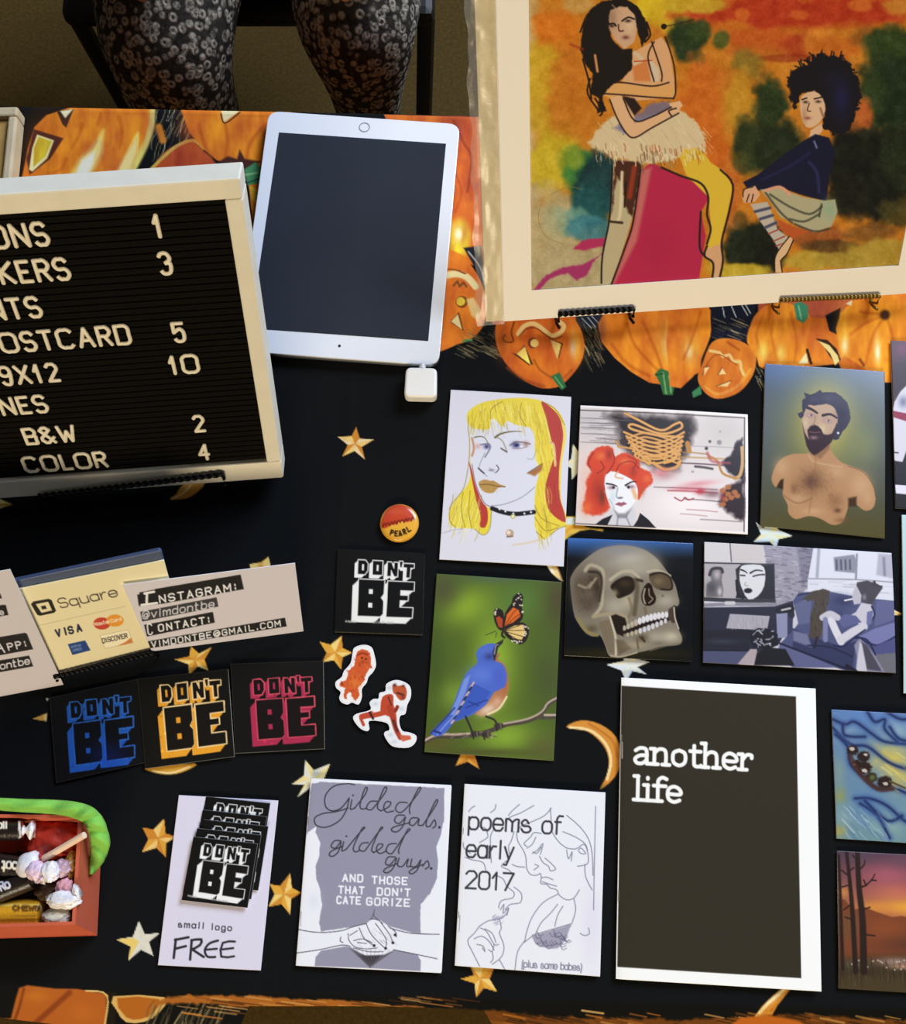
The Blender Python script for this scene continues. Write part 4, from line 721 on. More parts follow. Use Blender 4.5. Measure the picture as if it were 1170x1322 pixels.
QL_W = [(449, 718.5), (537, 723), (532, 803), (446, 800)]
def art_logo_white(P): P.fill('0b0a09'); P.at(0, 0, 1); art_logo(P, QL_W, 0, ('e4e2e2', 'e4e2e2'), dark='0a0a0a'); quadedge(P, CARDS_Q['white'], '4c4024', 1.4, .8, (2,))
def art_logo_blue(P): P.fill('0d0d0f'); art_logo(P, [(75, 905), (170, 893), (174, 983), (82, 996)], 0, ('2458b0', '2f66b8'), fine=False, sketch=1, dark='0c0d12'); P.blob(140, 975, 30, 20, '1e40d0', .25); quadedge(P, CARDS_Q['blue'], '3c3a38', 1., .7)
def art_logo_orange(P): P.fill('100e0b'); art_logo(P, [(192, 883), (286, 871), (293, 966), (200, 978)], 0, ('e09a2c', 'f0cf9a'), fine=False, sketch=1, dark='130f0b'); quadedge(P, CARDS_Q['orange'], '8a8478', 1., .8, (1, 2)); quadedge(P, CARDS_Q['orange'], '3a362e', 1., .7, (0, 3))
def art_logo_red(P): P.fill('100e0d'); art_logo(P, [(312, 875), (404, 868), (408, 955), (318, 962)], 0, ('a62a4c', 'c84a5c'), fine=False, sketch=1, dark='150d0e'); quadedge(P, CARDS_Q['red'], '8d887c', 1., .8, (1, 2)); quadedge(P, CARDS_Q['red'], '3a362e', 1., .7, (0, 3))

def art_free(P):
    P.fill('d3cfe6'); P.at(190, 1000, 4.723)
    P.text('small', 190, 930, 36, '34343c', 7, .995, .06, fit=172, track=.5); P.text('logo', 392, 945, 36, '34343c', 7, .995, .06, fit=138, track=.5)
    K = '23222a'
    P.lines([[(175, 1005), (162, 1118)], [(170, 1008), (252, 992)], [(172, 1062), (236, 1046)], [(272, 1010), (262, 1128)], [(270, 1010), (330, 1005), (322, 1040), (275, 1066)], [(275, 1066), (345, 1112)]], 15, K, f=5, sm=2)
    P.line([(432, 1012), (380, 1030), (352, 1070), (368, 1110), (415, 1112)], 14, K, f=5); P.line([(358, 1068), (425, 1062)], 13, K, f=5)
    P.lines([[(535, 1018), (462, 1026), (452, 1110), (530, 1108)], [(460, 1066), (525, 1058)]], 13, K, f=5, sm=2)
def art_stack(P, off):
    P.fill('0b0b0c')
    q = [(283, 378), (675, 420), (613, 812), (210, 765)]
    ph = [((x+off[0])/4.723+190, (y+off[1])/4.723+1000) for x, y in q]
    a = [np.array(v) for v in ph]
    def at(u, v):
        return (a[0]*(1-u)+a[1]*u)*(1-v) + (a[3]*(1-u)+a[2]*u)*v
    art_logo(P, [at(.05, .05), at(.91, .05), at(.915, .93), at(.08, .90)], 0, ('e9e9ef', 'e9e9ef'))
    quadedge(P, ph, '86868a', 1., .7, (0, 1))

def art_gilded(P):
    P.fill('e4e6f2'); P.at(370, 980, 4.265)
    GR = '8e8ca4'
    P.poly([(140, 135), (190, 125), (870, 160), (868, 330), (850, 420), (825, 480), (835, 560), (828, 660), (790, 740), (740, 800), (735, 880), (740, 970), (500, 900), (190, 950), (180, 900), (195, 800), (185, 720), (165, 660), (160, 590), (180, 530), (185, 460), (160, 400), (165, 370), (120, 400), (110, 420), (130, 180)], GR, f=4, nz=6, ns=.25)
    P.poly([(155, 1140), (160, 1090), (190, 1055), (330, 1030), (590, 1050), (720, 1075), (740, 1110), (738, 1168), (440, 1150)], GR, f=4)
    P.blob(150, 780, 40, 60, 'd4d6ea', .7)
    K = '2b2a33'
    # script lettering
    P.lines([[(375, 140), (330, 135), (260, 150), (215, 200), (215, 260), (250, 285), (300, 270), (345, 215)], [(345, 215), (330, 280), (290, 340), (220, 375), (165, 365), (155, 325), (200, 300), (270, 290), (340, 270)],
             [(360, 225), (352, 275), (375, 270)], [(375, 270), (430, 200), (445, 160), (430, 165), (405, 250), (415, 275), (440, 270)], [(500, 232), (460, 235), (440, 270), (465, 280), (490, 255), (540, 190), (552, 158), (535, 165), (500, 260), (520, 285)], [(520, 285), (560, 265), (575, 240), (550, 235), (535, 265), (550, 292), (590, 285)],
             [(665, 240), (620, 240), (600, 275), (625, 295), (660, 270), (720, 195), (740, 160), (725, 165), (680, 260), (680, 300)],
             [(650, 310), (610, 310), (595, 340), (620, 355), (655, 320)], [(655, 320), (640, 370), (610, 400), (580, 395), (590, 375), (680, 350)], [(725, 325), (690, 325), (675, 355), (700, 365), (730, 330), (725, 362), (750, 365)], [(750, 365), (800, 290), (832, 235), (820, 232), (775, 330), (770, 370), (790, 370)], [(790, 370), (815, 335), (822, 365), (805, 380)],
             [(300, 450), (265, 450), (245, 480), (270, 490), (300, 455), (285, 510), (255, 535), (235, 528), (250, 505), (310, 480)], [(315, 455), (305, 505), (330, 495)], [(330, 495), (395, 415), (430, 380), (415, 385), (370, 480), (375, 510), (400, 505)], [(450, 460), (415, 465), (400, 495), (425, 508), (450, 480), (500, 410), (530, 380), (515, 385), (470, 490), (480, 515)], [(480, 515), (520, 490), (530, 470), (505, 470), (495, 500), (515, 520), (550, 505)], [(605, 465), (565, 470), (548, 505), (575, 522), (600, 495), (650, 420), (680, 390), (665, 392), (620, 490), (620, 520)],
             [(600, 540), (560, 540), (545, 575), (570, 582), (605, 545), (590, 595), (560, 625), (535, 620), (550, 600), (610, 575)], [(620, 545), (612, 585), (640, 590), (670, 550), (662, 590), (685, 590)], [(690, 550), (685, 590), (715, 590), (740, 555), (720, 610), (690, 632), (675, 622), (695, 605), (750, 580)], [(750, 590), (775, 560), (785, 590), (765, 605)]], 6.5, K, f=4, sm=4)
    P.disc(842, 376, 7, K); P.disc(797, 602, 7, K); P.disc(366, 200, 5, K); P.disc(330, 425, 5, K)
    d = (.997, .035)
    for st, x, y, wd__ in (('AND', 310, 672, 124), ('THOSE', 472, 684, 208), ("THAT", 288, 738, 152), ("DON'T", 500, 748, 196), ('CATE', 278, 794, 142), ('GORIZE', 442, 802, 252)): P.text(st, x, y, 38, 'e8e8f4', 8.5, d[0], d[1], fit=wd__, track=.42, f=3)
    # clasped hands
    P.poly([(60, 940), (180, 955), (300, 945), (360, 925), (440, 905), (470, 880), (520, 890), (580, 930), (680, 955), (840, 965), (830, 1100), (700, 1070), (600, 1050), (540, 1075), (440, 1085), (350, 1035), (300, 1025), (60, 1070)], 'e2e4f2', f=5)
    P.lines([[(60, 938), (180, 955), (300, 945), (360, 925), (440, 905)], [(55, 1068), (180, 1050), (300, 1025), (350, 1030)], [(570, 930), (680, 958), (840, 965)], [(590, 1050), (700, 1072), (830, 1100)], [(300, 980), (295, 1000), (310, 1010)]], 5, '4c4a5c')
    P.poly([(345, 1040), (440, 1085), (540, 1078), (600, 1048), (460, 1150)], '55525c', f=6); P.poly([(400, 1080), (520, 1082), (460, 1148)], '33313a', f=10); P.lines([[(360+k*26, 1050), (455+k*3, 1145)] for k in range(9)], 3, '8a8894', sm=0, a=.6)
    P.lines([[(340, 960), (345, 1000), (380, 1035), (440, 1045), (500, 1040)], [(370, 1000), (420, 990), (470, 1010)], [(400, 930), (430, 990), (480, 1025)], [(440, 910), (470, 970), (540, 1040)], [(490, 905), (530, 960), (550, 1000), (545, 1045)], [(520, 900), (570, 970), (585, 1015)], [(560, 920), (600, 950), (605, 980)], [(370, 1040), (450, 1060), (530, 1060)], [(460, 880), (500, 885), (530, 905)], [(350, 970), (390, 945)], [(390, 1010), (440, 1015)]], 4.5, '4a485a')
    P.hatch(40, (350, 930, 590, 1060), 3, ('6a687c', '9a98ac'), 16, 16, 95, .6); 
    for x, y in ((483, 1027), (546, 1042), (586, 1012), (598, 968)): P.disc(x, y, 8, '1e1d26')
    P.line([(485, 830), (480, 860), (500, 880)], 4, '4a485a'); P.line([(465, 885), (480, 850)], 4, '4a485a')
    P.line([(80, 840), (78, 920)], 4, 'a0a2b4', sm=0)

def art_poems(P):
    P.fill('e2e3ee'); P.at(570, 980, 4.265)
    L = '7d7d92'; d = (.9985, .055)
    P.blob(830, 900, 80, 300, 'd4d0e6', .6)
    ls = [[(150, 290), (165, 270), (185, 258)], [(300, 250), (295, 275), (270, 295)], [(430, 250), (390, 285), (370, 310)], [(510, 255), (440, 295), (400, 310), (360, 330)], [(605, 270), (570, 310), (510, 340), (440, 370), (420, 395)], [(600, 270), (605, 340), (610, 400), (650, 460), (690, 490)], [(690, 310), (760, 370), (810, 440), (830, 520), (835, 640)], [(670, 400), (740, 430), (790, 465), (805, 500)], [(850, 260), (845, 450), (838, 830)],
          [(415, 400), (420, 450), (450, 500), (465, 540), (470, 600), (490, 635), (525, 640), (545, 630), (550, 655), (548, 685), (580, 690), (600, 710), (635, 720), (650, 750), (690, 775), (730, 765), (760, 720)], [(470, 480), (455, 465), (490, 430), (510, 405), (550, 410)], [(470, 490), (500, 470), (520, 430)], [(500, 520), (530, 500), (560, 465), (545, 525)], [(505, 510), (525, 520), (550, 485)], [(540, 535), (560, 570), (590, 590), (600, 615), (630, 605), (600, 570), (570, 545)], [(515, 580), (535, 590), (510, 610)], [(550, 655), (580, 650), (615, 665)], [(555, 675), (600, 690), (635, 700)],
          [(690, 490), (740, 495), (780, 470), (800, 490), (810, 550), (800, 580), (750, 590)], [(755, 500), (770, 490), (795, 520), (770, 520), (755, 505)], [(690, 500), (700, 550), (720, 510), (715, 560)], [(790, 580), (795, 650), (830, 720)], [(640, 745), (560, 790), (500, 870), (470, 950), (460, 1000)], [(640, 800), (600, 850), (550, 900), (520, 960)], [(670, 810), (640, 860), (625, 920)], [(730, 770), (740, 830), (720, 900)], [(500, 970), (720, 905)], [(455, 1010), (500, 975)], [(460, 1000), (420, 1060), (405, 1160)], [(810, 930), (815, 960), (790, 972), (765, 960)],
          [(250, 400), (255, 430), (210, 460)], [(200, 370), (240, 380), (255, 400)], [(275, 570), (270, 430), (295, 380)], [(400, 400), (385, 450), (370, 480), (375, 520)], [(130, 540), (170, 555), (230, 570), (245, 620)], [(360, 560), (330, 590), (370, 610), (400, 640)], [(390, 580), (420, 592), (460, 595)], [(300, 640), (340, 660), (360, 700), (400, 735), (390, 765), (330, 780), (315, 820)], [(400, 705), (440, 740), (435, 790), (380, 800), (350, 830)], [(120, 460), (125, 490), (160, 520)],
          [(210, 920), (260, 890), (320, 880), (360, 850), (370, 820)], [(320, 880), (330, 930), (320, 960), (345, 1030), (330, 1090), (280, 1130)], [(210, 920), (180, 960), (145, 1000), (170, 1060), (210, 1140)], [(180, 990), (220, 975), (260, 1000), (290, 1050)], [(215, 930), (250, 950), (290, 1020), (315, 1020)], [(240, 935), (280, 960), (300, 1010)], [(195, 1020), (230, 1030), (240, 1060), (225, 1040)], [(280, 1060), (285, 1100), (270, 1120)], [(320, 1105), (350, 1160)], [(260, 1050), (280, 1060), (290, 1020)], [(325, 830), (345, 800), (340, 850), (370, 820), (360, 860)]]
    P.lines(ls, 5.2, '70708a', f=3, sm=3, a=.9)
    P.poly([(500, 975), (720, 905), (700, 960), (680, 1000), (640, 1040), (580, 1045), (520, 1020)], '9a98ae', f=8, nz=14, ns=.2)
    r = random.Random(6)
    for _ in range(26): x, y = r.uniform(510, 690), r.uniform(930, 1030); P.line([(x, y), (x+14, y+22), (x+34, y+14)], 4, '5a5870', f=3, a=.8)
    P.hatch(26, (280, 870, 330, 920), 3, ('7a76a0', '5e5a88'), 16, -12, 96, .7)
    K = '33333d'
    P.text('poems of', 150, 385, 98, K, 11.5, *d, fit=532, track=.22, f=4); P.text('early', 138, 538, 98, K, 11.5, *d, fit=272, track=.2, f=4); P.text('2017', 133, 710, 94, K, 11.5, *d, fit=278, track=.2, f=4)
    P.text('(plus some babes)', 440, 1145, 38, '7d7c94', 6, .998, .06, fit=342, track=.2, f=3)
    P.line([(102, 860), (98, 950)], 4, '8a8a96', sm=0)

def art_another(P):
    P.fill('f2f2f5'); P.at(780, 840, 2.743)
    P.poly([(62, 124), (680, 162), (699, 1160), (47, 1120)], '342f26', f=2)
    P.line([(56, 320), (64, 325), (64, 380)], 5, '9a9488', sm=0)
    W = 'f1f1f2'; u = (.998, .062); up = (.02, -1.)
    def sl(x, y, h, segs, w=13.5):
        # slab letters on a grid: unit = x-height
        for s_ in segs:
            k = s_[0] == '~'; pts = s_[1:] if k else s_
            q = [(x + a_*h*HX*u[0] + b_*h*up[0], y + a_*h*HX*u[1] + b_*h*up[1]) for a_, b_ in pts]
            P.line(q, w, W, f=3, sm=5 if k else 0)
    def sr(a, b, w=.34): return [(a-w/2, b), (a+w/2, b)]
    h = 61; HX = 1.24
    al = {'a': ['~(', ], }
    def word(x, y, st):
        for ch in st:
            if ch == 'a': sl(x, y, h, [['~', (.1, .78), (.3, .93), (.55, .9), (.62, .68), (.62, .2), (.66, .05)], ['~', (.62, .52), (.3, .5), (.08, .3), (.16, .07), (.4, .05), (.62, .25)], sr(.72, .05, .2)]); x += h*HX*.84*u[0]; y += h*HX*.84*u[1]
            elif ch == 'n': sl(x, y, h, [[(.14, .05), (.14, .93)], sr(.06, .93, .2), sr(.14, .05), ['~', (.16, .72), (.36, .93), (.6, .9), (.68, .65), (.68, .05)], sr(.68, .05)]); x += h*HX*.92*u[0]; y += h*HX*.92*u[1]
            elif ch == 'o': sl(x, y, h, [['~', (.38, .93), (.14, .8), (.08, .5), (.14, .2), (.38, .06), (.62, .2), (.68, .5), (.62, .8), (.38, .93)]]); x += h*HX*.84*u[0]; y += h*HX*.84*u[1]
            elif ch == 't': sl(x, y, h, [['~', (.24, 1.25), (.24, .3), (.3, .08), (.48, .06), (.56, .12)], sr(.3, .93, .5)]); x += h*HX*.62*u[0]; y += h*HX*.62*u[1]
            elif ch == 'h': sl(x, y, h, [[(.14, .05), (.14, 1.42)], sr(.06, 1.42, .2), sr(.14, .05), ['~', (.16, .72), (.36, .93), (.6, .9), (.68, .65), (.68, .05)], sr(.68, .05)]); x += h*HX*.92*u[0]; y += h*HX*.92*u[1]
            elif ch == 'e': sl(x, y, h, [['~', (.1, .5), (.66, .5), (.64, .78), (.38, .94), (.14, .8), (.08, .5), (.14, .2), (.38, .05), (.64, .16)]]); x += h*HX*.8*u[0]; y += h*HX*.8*u[1]
            elif ch == 'r': sl(x, y, h, [[(.16, .05), (.16, .93)], sr(.08, .93, .2), sr(.18, .05, .4), ['~', (.18, .62), (.36, .9), (.58, .9), (.6, .74)]]); x += h*HX*.7*u[0]; y += h*HX*.7*u[1]
            elif ch == 'l': sl(x, y, h, [[(.2, .05), (.2, 1.42)], sr(.12, 1.42, .2), sr(.2, .05, .38)]); x += h*HX*.46*u[0]; y += h*HX*.46*u[1]
            elif ch == 'i': sl(x, y, h, [[(.2, .05), (.2, .93)], sr(.12, .93, .2), sr(.2, .05, .38), [(.2, 1.3), (.2, 1.36)]]); x += h*HX*.46*u[0]; y += h*HX*.46*u[1]
            elif ch == 'f': sl(x, y, h, [['~', (.62, 1.34), (.42, 1.42), (.24, 1.25), (.22, .9), (.22, .05)], sr(.22, .05, .4), sr(.3, .93, .56)]); x += h*HX*.6*u[0]; y += h*HX*.6*u[1]
    word(104, 400, 'another'); word(104, 530, 'life')

def art_dog(P):
    P.at(400, 640, 3.889); P.fill('e9e7ea')
    O, D = 'c9552a', '8a2f1a'
    P.poly([(235, 790), (260, 772), (290, 778), (305, 800), (308, 840), (300, 870), (280, 900), (265, 940), (240, 965), (250, 1000), (230, 1030), (212, 1010), (205, 985), (185, 1000), (185, 1020), (168, 1010), (178, 965), (155, 960), (150, 940), (185, 925), (195, 880), (225, 850)], O, f=4, sm=2, nz=10, ns=.5)
    P.blob(225, 940, 36, 40, 'd9752e', .8); P.hatch(60, (185, 800, 295, 990), 3.5, (D, 'e0803c', 'a8401e'), 6, 12, 97, .8); P.line([(240, 800), (262, 790), (290, 798)], 8, D); P.disc(262, 815, 5, '3a1610'); P.disc(282, 820, 5, '3a1610'); P.blob(268, 835, 16, 10, '9a3a1e', .9); P.line([(300, 850), (308, 862)], 12, O); P.line([(160, 935), (165, 950)], 8, D)
def art_crouch(P):
    P.at(400, 640, 3.889); P.fill('e6e6ec')
    O, D = 'b8452c', '3c1a18'
    for x, y in ((400, 965), (330, 1045), (460, 1070), (405, 1200), (425, 1235)): P.blob(x, y, 20, 14, 'b9c2cf', .7)
    P.poly([(355, 1060), (365, 1010), (400, 995), (420, 1005), (420, 1045), (435, 1100), (440, 1160), (460, 1200), (440, 1200), (420, 1160), (400, 1110), (360, 1095)], O, f=4, sm=2)
    P.line([(370, 1090), (330, 1100), (290, 1105), (265, 1110)], 26, O, f=4); P.line([(310, 1088), (275, 1098), (255, 1110), (270, 1150)], 16, O, f=4); P.line([(300, 1085), (318, 1120)], 12, D); P.line([(430, 1080), (440, 1060)], 18, '8f2f22', f=4)
    P.line([(400, 1060), (415, 1110), (432, 1170), (455, 1215)], 24, 'a63c28', f=5); P.line([(420, 1130), (440, 1180)], 14, D, f=5, a=.7); P.poly([(450, 1200), (505, 1205), (510, 1222), (465, 1235)], 'c96448', f=4); P.line([(395, 1010), (410, 1050)], 8, D, a=.7)
    P.poly([(418, 945), (440, 955), (475, 952), (488, 985), (480, 1020), (455, 1028), (425, 1000), (415, 970)], 'b5532f', f=4, sm=2); P.blob(428, 950, 10, 10, D, .9); P.blob(470, 955, 9, 9, D, .7); P.line([(440, 990), (470, 1000)], 10, D, f=5, a=.8); P.blob(468, 1012, 12, 10, '7a2a1c', .9); P.line([(425, 1000), (445, 1030)], 10, 'f0eef2')
def art_pin(P):
    P.at(400, 640, 3.889); P.fill('e0a63a')
    P.poly([(360, 160), (362, 120), (380, 80), (415, 50), (460, 45), (505, 62), (522, 95), (520, 118), (495, 132), (470, 130), (450, 128), (430, 145), (405, 148), (385, 162)], 'c0432a', f=5, sm=2)
    for k in range(9): P.line([(366+k*18, 158-k*4-8*(k % 2)), (374+k*18, 140-k*4), (382+k*18, 150-k*4)], 7, '7a261a', f=4)
    P.blob(440, 80, 60, 26, 'd05a36', .6)
    for ch, x, y, a_ in (('P', 404, 196, .25), ('E', 428, 201, .08), ('A', 450, 201, -.12), ('R', 474, 194, -.35), ('L', 497, 181, -.5)): P.text(ch, x, y, 24, '2c1a14', 7.5, math.cos(a_), math.sin(a_), sx=.72, f=2)
def art_print(P):
    # the big watercolour; picture area only
    P.fill('bd7a24'); P.at(600, 0, 3.147)
    W = lambda x, y, rx, ry, c, a, rot=0: P.blob(x, y, rx, ry, c, a, rot, nz=.8, ns=.045, hard=.38)
    for y in range(-40, 1240, 130): P.blob(262, y, 46, 130, 'b9a67c', .8)
    W(330, 330, 70, 200, 'c2a02a', .9); W(370, 640, 90, 150, 'b9a428', .95); W(320, 700, 60, 90, 'c4b034', .7)
    W(390, 120, 100, 80, 'c9761c', 1); W(350, 100, 60, 60, 'c8741e', .9); W(420, 330, 90, 150, 'bb7220', .8); W(430, 470, 100, 90, 'b8741f', .8); W(300, 470, 50, 80, 'b8962a', .7)
    W(760, 20, 100, 70, 'd0b628', 1); W(830, 60, 90, 60, 'c9a82c', .8); W(460, 20, 60, 40, 'b9a06a', .6)
    W(330, 960, 130, 190, 'b0a078', 1); W(430, 1120, 200, 120, 'ada07c', 1); W(540, 1100, 120, 120, 'a89c78', .9)
    W(470, 690, 70, 90, '3c7a3a', .95); W(540, 740, 90, 130, '173e42', 1); W(510, 830, 90, 90, '1f5458', 1); W(440, 900, 70, 60, '6f9a8c', .8); W(510, 930, 90, 50, '3f7a88', .9); W(430, 640, 50, 50, '8f9a30', .7); W(370, 900, 50, 70, '9fa684', .6)
    P.at(880, 0, 3.148)
    P.poly([(-40, 60), (180, 10), (330, -20), (1000, -20), (1000, 60), (860, 80), (700, 100), (560, 130), (480, 110), (380, 130), (220, 110), (100, 90)], 'aa3a18', f=50, nz=60, ns=.05)
    W(60, 20, 110, 36, 'bda030', .9); W(200, 120, 90, 40, 'bb6a1e', .9); W(250, 60, 30, 26, 'c8702a', .7); W(480, 60, 40, 20, 'c0622a', .7); W(720, 20, 50, 24, 'c87a30', .6); W(880, 20, 60, 40, 'c08a34', .8)
    W(320, 165, 160, 40, 'b85a1e', .9); W(480, 190, 90, 50, 'a23c1c', .8); W(560, 170, 60, 60, 'c87f2c', .8); W(430, 235, 130, 16, '8e3818', .7); W(300, 205, 120, 26, 'b0601e', .7); W(640, 190, 90, 50, 'b8661f', .9); W(760, 150, 70, 50, '8a5a20', .8)
    W(20, 170, 75, 85, '27381c', 1); W(70, 130, 50, 50, '33451f', .9); W(160, 165, 36, 40, '4c5a26', .9); W(75, 245, 26, 40, '3f4a20', .6)
    W(260, 270, 70, 60, '7a6a26', .8); W(200, 320, 60, 40, 'bb7426', .8); W(240, 420, 70, 120, 'ba8a2a', .95); W(80, 420, 90, 180, 'c06820', .9); W(110, 620, 80, 140, 'bf6620', .95); W(180, 780, 70, 110, 'b8662a', .9); W(170, 900, 60, 60, 'b06a2c', .8)
    W(360, 440, 70, 110, '2a391a', 1); W(290, 590, 80, 110, '2f3a1c', 1); W(400, 600, 100, 110, '222e18', 1); W(240, 660, 40, 50, '4a4a20', .7)
    W(860, 200, 110, 90, '33431c', 1); W(860, 400, 130, 170, '1f3018', 1); W(780, 380, 50, 90, '2c3c1c', .9); W(740, 470, 36, 70, 'b4622c', .95); W(700, 540, 50, 50, 'a05a26', .7)
    W(760, 560, 60, 40, '1c2414', .9); W(680, 640, 90, 120, '191c10', 1); W(780, 720, 170, 170, '13170d', 1); W(880, 640, 70, 140, '232c16', 1); W(680, 800, 80, 90, '1a1a0e', .9); W(880, 860, 80, 60, '4a4420', .9)
    W(270, 1000, 100, 90, '1b2514', 1); W(340, 960, 70, 80, '141a0e', 1); W(240, 900, 30, 40, '5a4a22', .7); W(360, 1050, 60, 50, '10140c', .9); W(560, 960, 120, 50, '94562a', .9); W(620, 1010, 120, 30, '4c3a1c', .8); W(760, 950, 110, 40, '6a4a22', .7); W(520, 1060, 120, 40, 'b0953a', .95); W(800, 1040, 160, 60, 'a8903c', .95); W(640, 1060, 90, 30, 'a08a3a', .9); W(240, 1100, 120, 30, 'b8a438', .95); W(140, 1060, 40, 60, 'b8942e', .8)
    P.grain(.12, .10, 11); P.grain(.07, .45, 12)
    # splashes at lower left
    P.at(600, 0, 3.147)
    P.poly([(440, 1010), (480, 975), (560, 965), (640, 990), (620, 1010), (560, 1000), (480, 1020)], 'a8325e', f=8, nz=10); P.poly([(270, 1190), (330, 1120), (400, 1085), (480, 1075), (560, 1030), (520, 1070), (495, 1120), (455, 1140), (420, 1110), (350, 1130), (300, 1180)], '9c3568', f=8, nz=8)
    P.lines([[(310, 830), (300, 890), (330, 960), (400, 990)], [(350, 790), (420, 760), (480, 770)]], 3, '8a7a4a', a=.7)
    # dancing figure: pedestal, legs, skirt, arms, hair
    P.poly([(720, 690), (760, 660), (800, 680), (890, 720), (1010, 780), (960, 860), (980, 960), (950, 1150), (590, 1180), (640, 1050), (690, 900)], 'ad2a4e', f=6); P.blob(780, 1000, 110, 140, 'a5264a', .8); P.poly([(720, 690), (760, 680), (700, 980), (600, 1170), (590, 1175), (640, 1050), (690, 900)], 'b86a68', f=16)
    P.poly([(605, 650), (700, 650), (720, 690), (690, 850), (660, 960), (620, 1080), (580, 1170), (555, 1150), (560, 1040), (590, 900), (600, 760)], 'b3a888', f=5); P.poly([(610, 650), (720, 655), (700, 800), (680, 880), (655, 840), (640, 740), (620, 720), (610, 760), (598, 870)], '4a2a1e', f=10, nz=14); P.line([(690, 680), (670, 800)], 20, '8a3a22', f=10); P.line([(640, 700), (630, 880), (600, 900)], 12, 'cfc4a4', f=8)
    P.lines([[(600, 680), (590, 880), (560, 1040), (556, 1150)], [(715, 690), (685, 900), (650, 1010), (595, 1160)], [(655, 740), (650, 840)]], 7, '241a18', f=4); P.line([(590, 900), (640, 905)], 10, '3a2a22', f=6)
    P.poly([(860, 600), (950, 590), (1000, 660), (1060, 700), (1090, 760), (1070, 860), (1040, 990), (1045, 1060), (1040, 1130), (1010, 1140), (1000, 1060), (985, 1010), (1000, 900), (990, 800), (900, 710)], 'd0b23c', f=6); P.poly([(985, 1010), (1040, 990), (1050, 1060), (1040, 1135), (1010, 1140), (1005, 1070), (975, 1040)], 'c9a07a', f=5)
    P.lines([[(800, 680), (880, 715), (960, 745), (990, 800), (985, 870), (1000, 930), (985, 990)], [(1040, 690), (1090, 750), (1075, 860), (1045, 980), (1050, 1060), (1035, 1135)], [(985, 1000), (975, 1040), (1010, 1070), (1005, 1140)], [(960, 860), (955, 1000), (975, 1040)]], 8, '231a1a', f=5)
    P.poly([(500, 580), (560, 500), (600, 470), (700, 480), (870, 450), (930, 480), (980, 560), (975, 610), (900, 600), (860, 650), (760, 665), (650, 650), (590, 640), (540, 610)], 'cbbb98', f=12, nz=20, ns=.2)
    P.hatch(90, (510, 580, 980, 650), 5, ('b0603a', 'd8ccae', '8a6a4a', 'e2d8be'), 4, 24, 101, .8); P.hatch(40, (700, 600, 860, 670), 4, ('5a4a3a', '8a7a5a'), 3, 24, 102, .8); P.hatch(60, (500, 480, 980, 600), 4, ('e0d6ba', 'b5a684'), 24, 30, 103, .5)
    P.poly([(600, 520), (640, 500), (700, 470), (760, 420), (830, 410), (840, 440), (780, 500), (700, 520), (650, 545)], '6a6a92', f=14, nz=18, ns=.2, a=.8)
    SK, SD = 'cfa277', '7a4a30'
    P.poly([(640, 330), (690, 210), (760, 170), (800, 150), (830, 190), (850, 310), (855, 390), (800, 400), (700, 410), (640, 380)], SK, f=5); P.poly([(680, 260), (740, 240), (760, 330), (690, 330)], 'c4743c', f=12, a=.8); P.poly([(745, 230), (790, 280), (790, 330), (760, 330)], 'c9b8a0', f=8); P.line([(690, 215), (720, 240), (690, 260)], 16, 'c9b496', f=8); P.line([(690, 250), (760, 245)], 5, 'b0502c')
    P.poly([(570, 340), (620, 335), (700, 350), (830, 340), (858, 370), (850, 400), (700, 390), (630, 385), (590, 400), (560, 385)], 'd0a064', f=5); P.poly([(590, 400), (640, 380), (690, 460), (690, 500), (780, 470), (830, 440), (880, 430), (870, 460), (820, 480), (720, 545), (690, 560), (660, 545), (610, 470)], 'd2ab84', f=5); P.poly([(640, 390), (690, 400), (720, 440), (690, 470)], '2a1c1a', f=8)
    P.poly([(830, 420), (875, 410), (888, 430), (850, 455)], 'd6b08a', f=4)
    P.lines([[(760, 170), (800, 290), (800, 330)], [(815, 150), (850, 260), (858, 370), (848, 400)], [(570, 340), (640, 335), (760, 350), (830, 335)], [(560, 380), (640, 385), (760, 395), (850, 400)], [(590, 405), (620, 480), (660, 545), (695, 558), (760, 520), (870, 460)], [(645, 400), (690, 490), (760, 475), (840, 435)], [(770, 170), (745, 230), (770, 330)], [(860, 440), (830, 450), (840, 470)]], 6, '2e1c1a', f=4)
    P.poly([(590, 120), (580, 70), (590, 20), (640, 10), (690, 40), (705, 100), (690, 170), (650, 200), (610, 160)], 'c3a184', f=5); P.blob(600, 70, 24, 60, '8a6a5a', .6); P.blob(670, 100, 26, 40, 'd8c0a0', .6)
    P.poly([(470, 200), (480, 110), (510, 40), (560, 5), (640, -10), (700, 20), (740, 90), (750, 140), (720, 190), (700, 110), (690, 60), (660, 30), (640, 25), (590, 40), (585, 110), (600, 160), (640, 200), (680, 200), (680, 280), (640, 320), (600, 345), (560, 390), (575, 450), (540, 460), (545, 400), (510, 380), (520, 300), (490, 260)], '1c1412', f=6, nz=10, ns=.2)
    P.lines([[(480, 240), (505, 330), (515, 400)], [(510, 320), (500, 380), (545, 450)], [(470, 130), (500, 60), (560, 10)], [(740, 90), (755, 140), (735, 170)], [(530, 400), (560, 450), (550, 470)]], 7, '1c1412', f=4); P.line([(530, 225), (540, 290)], 10, 'c08a5a', f=5); P.line([(430, 180), (480, 200)], 10, '9a3a1c', f=8, a=.7)
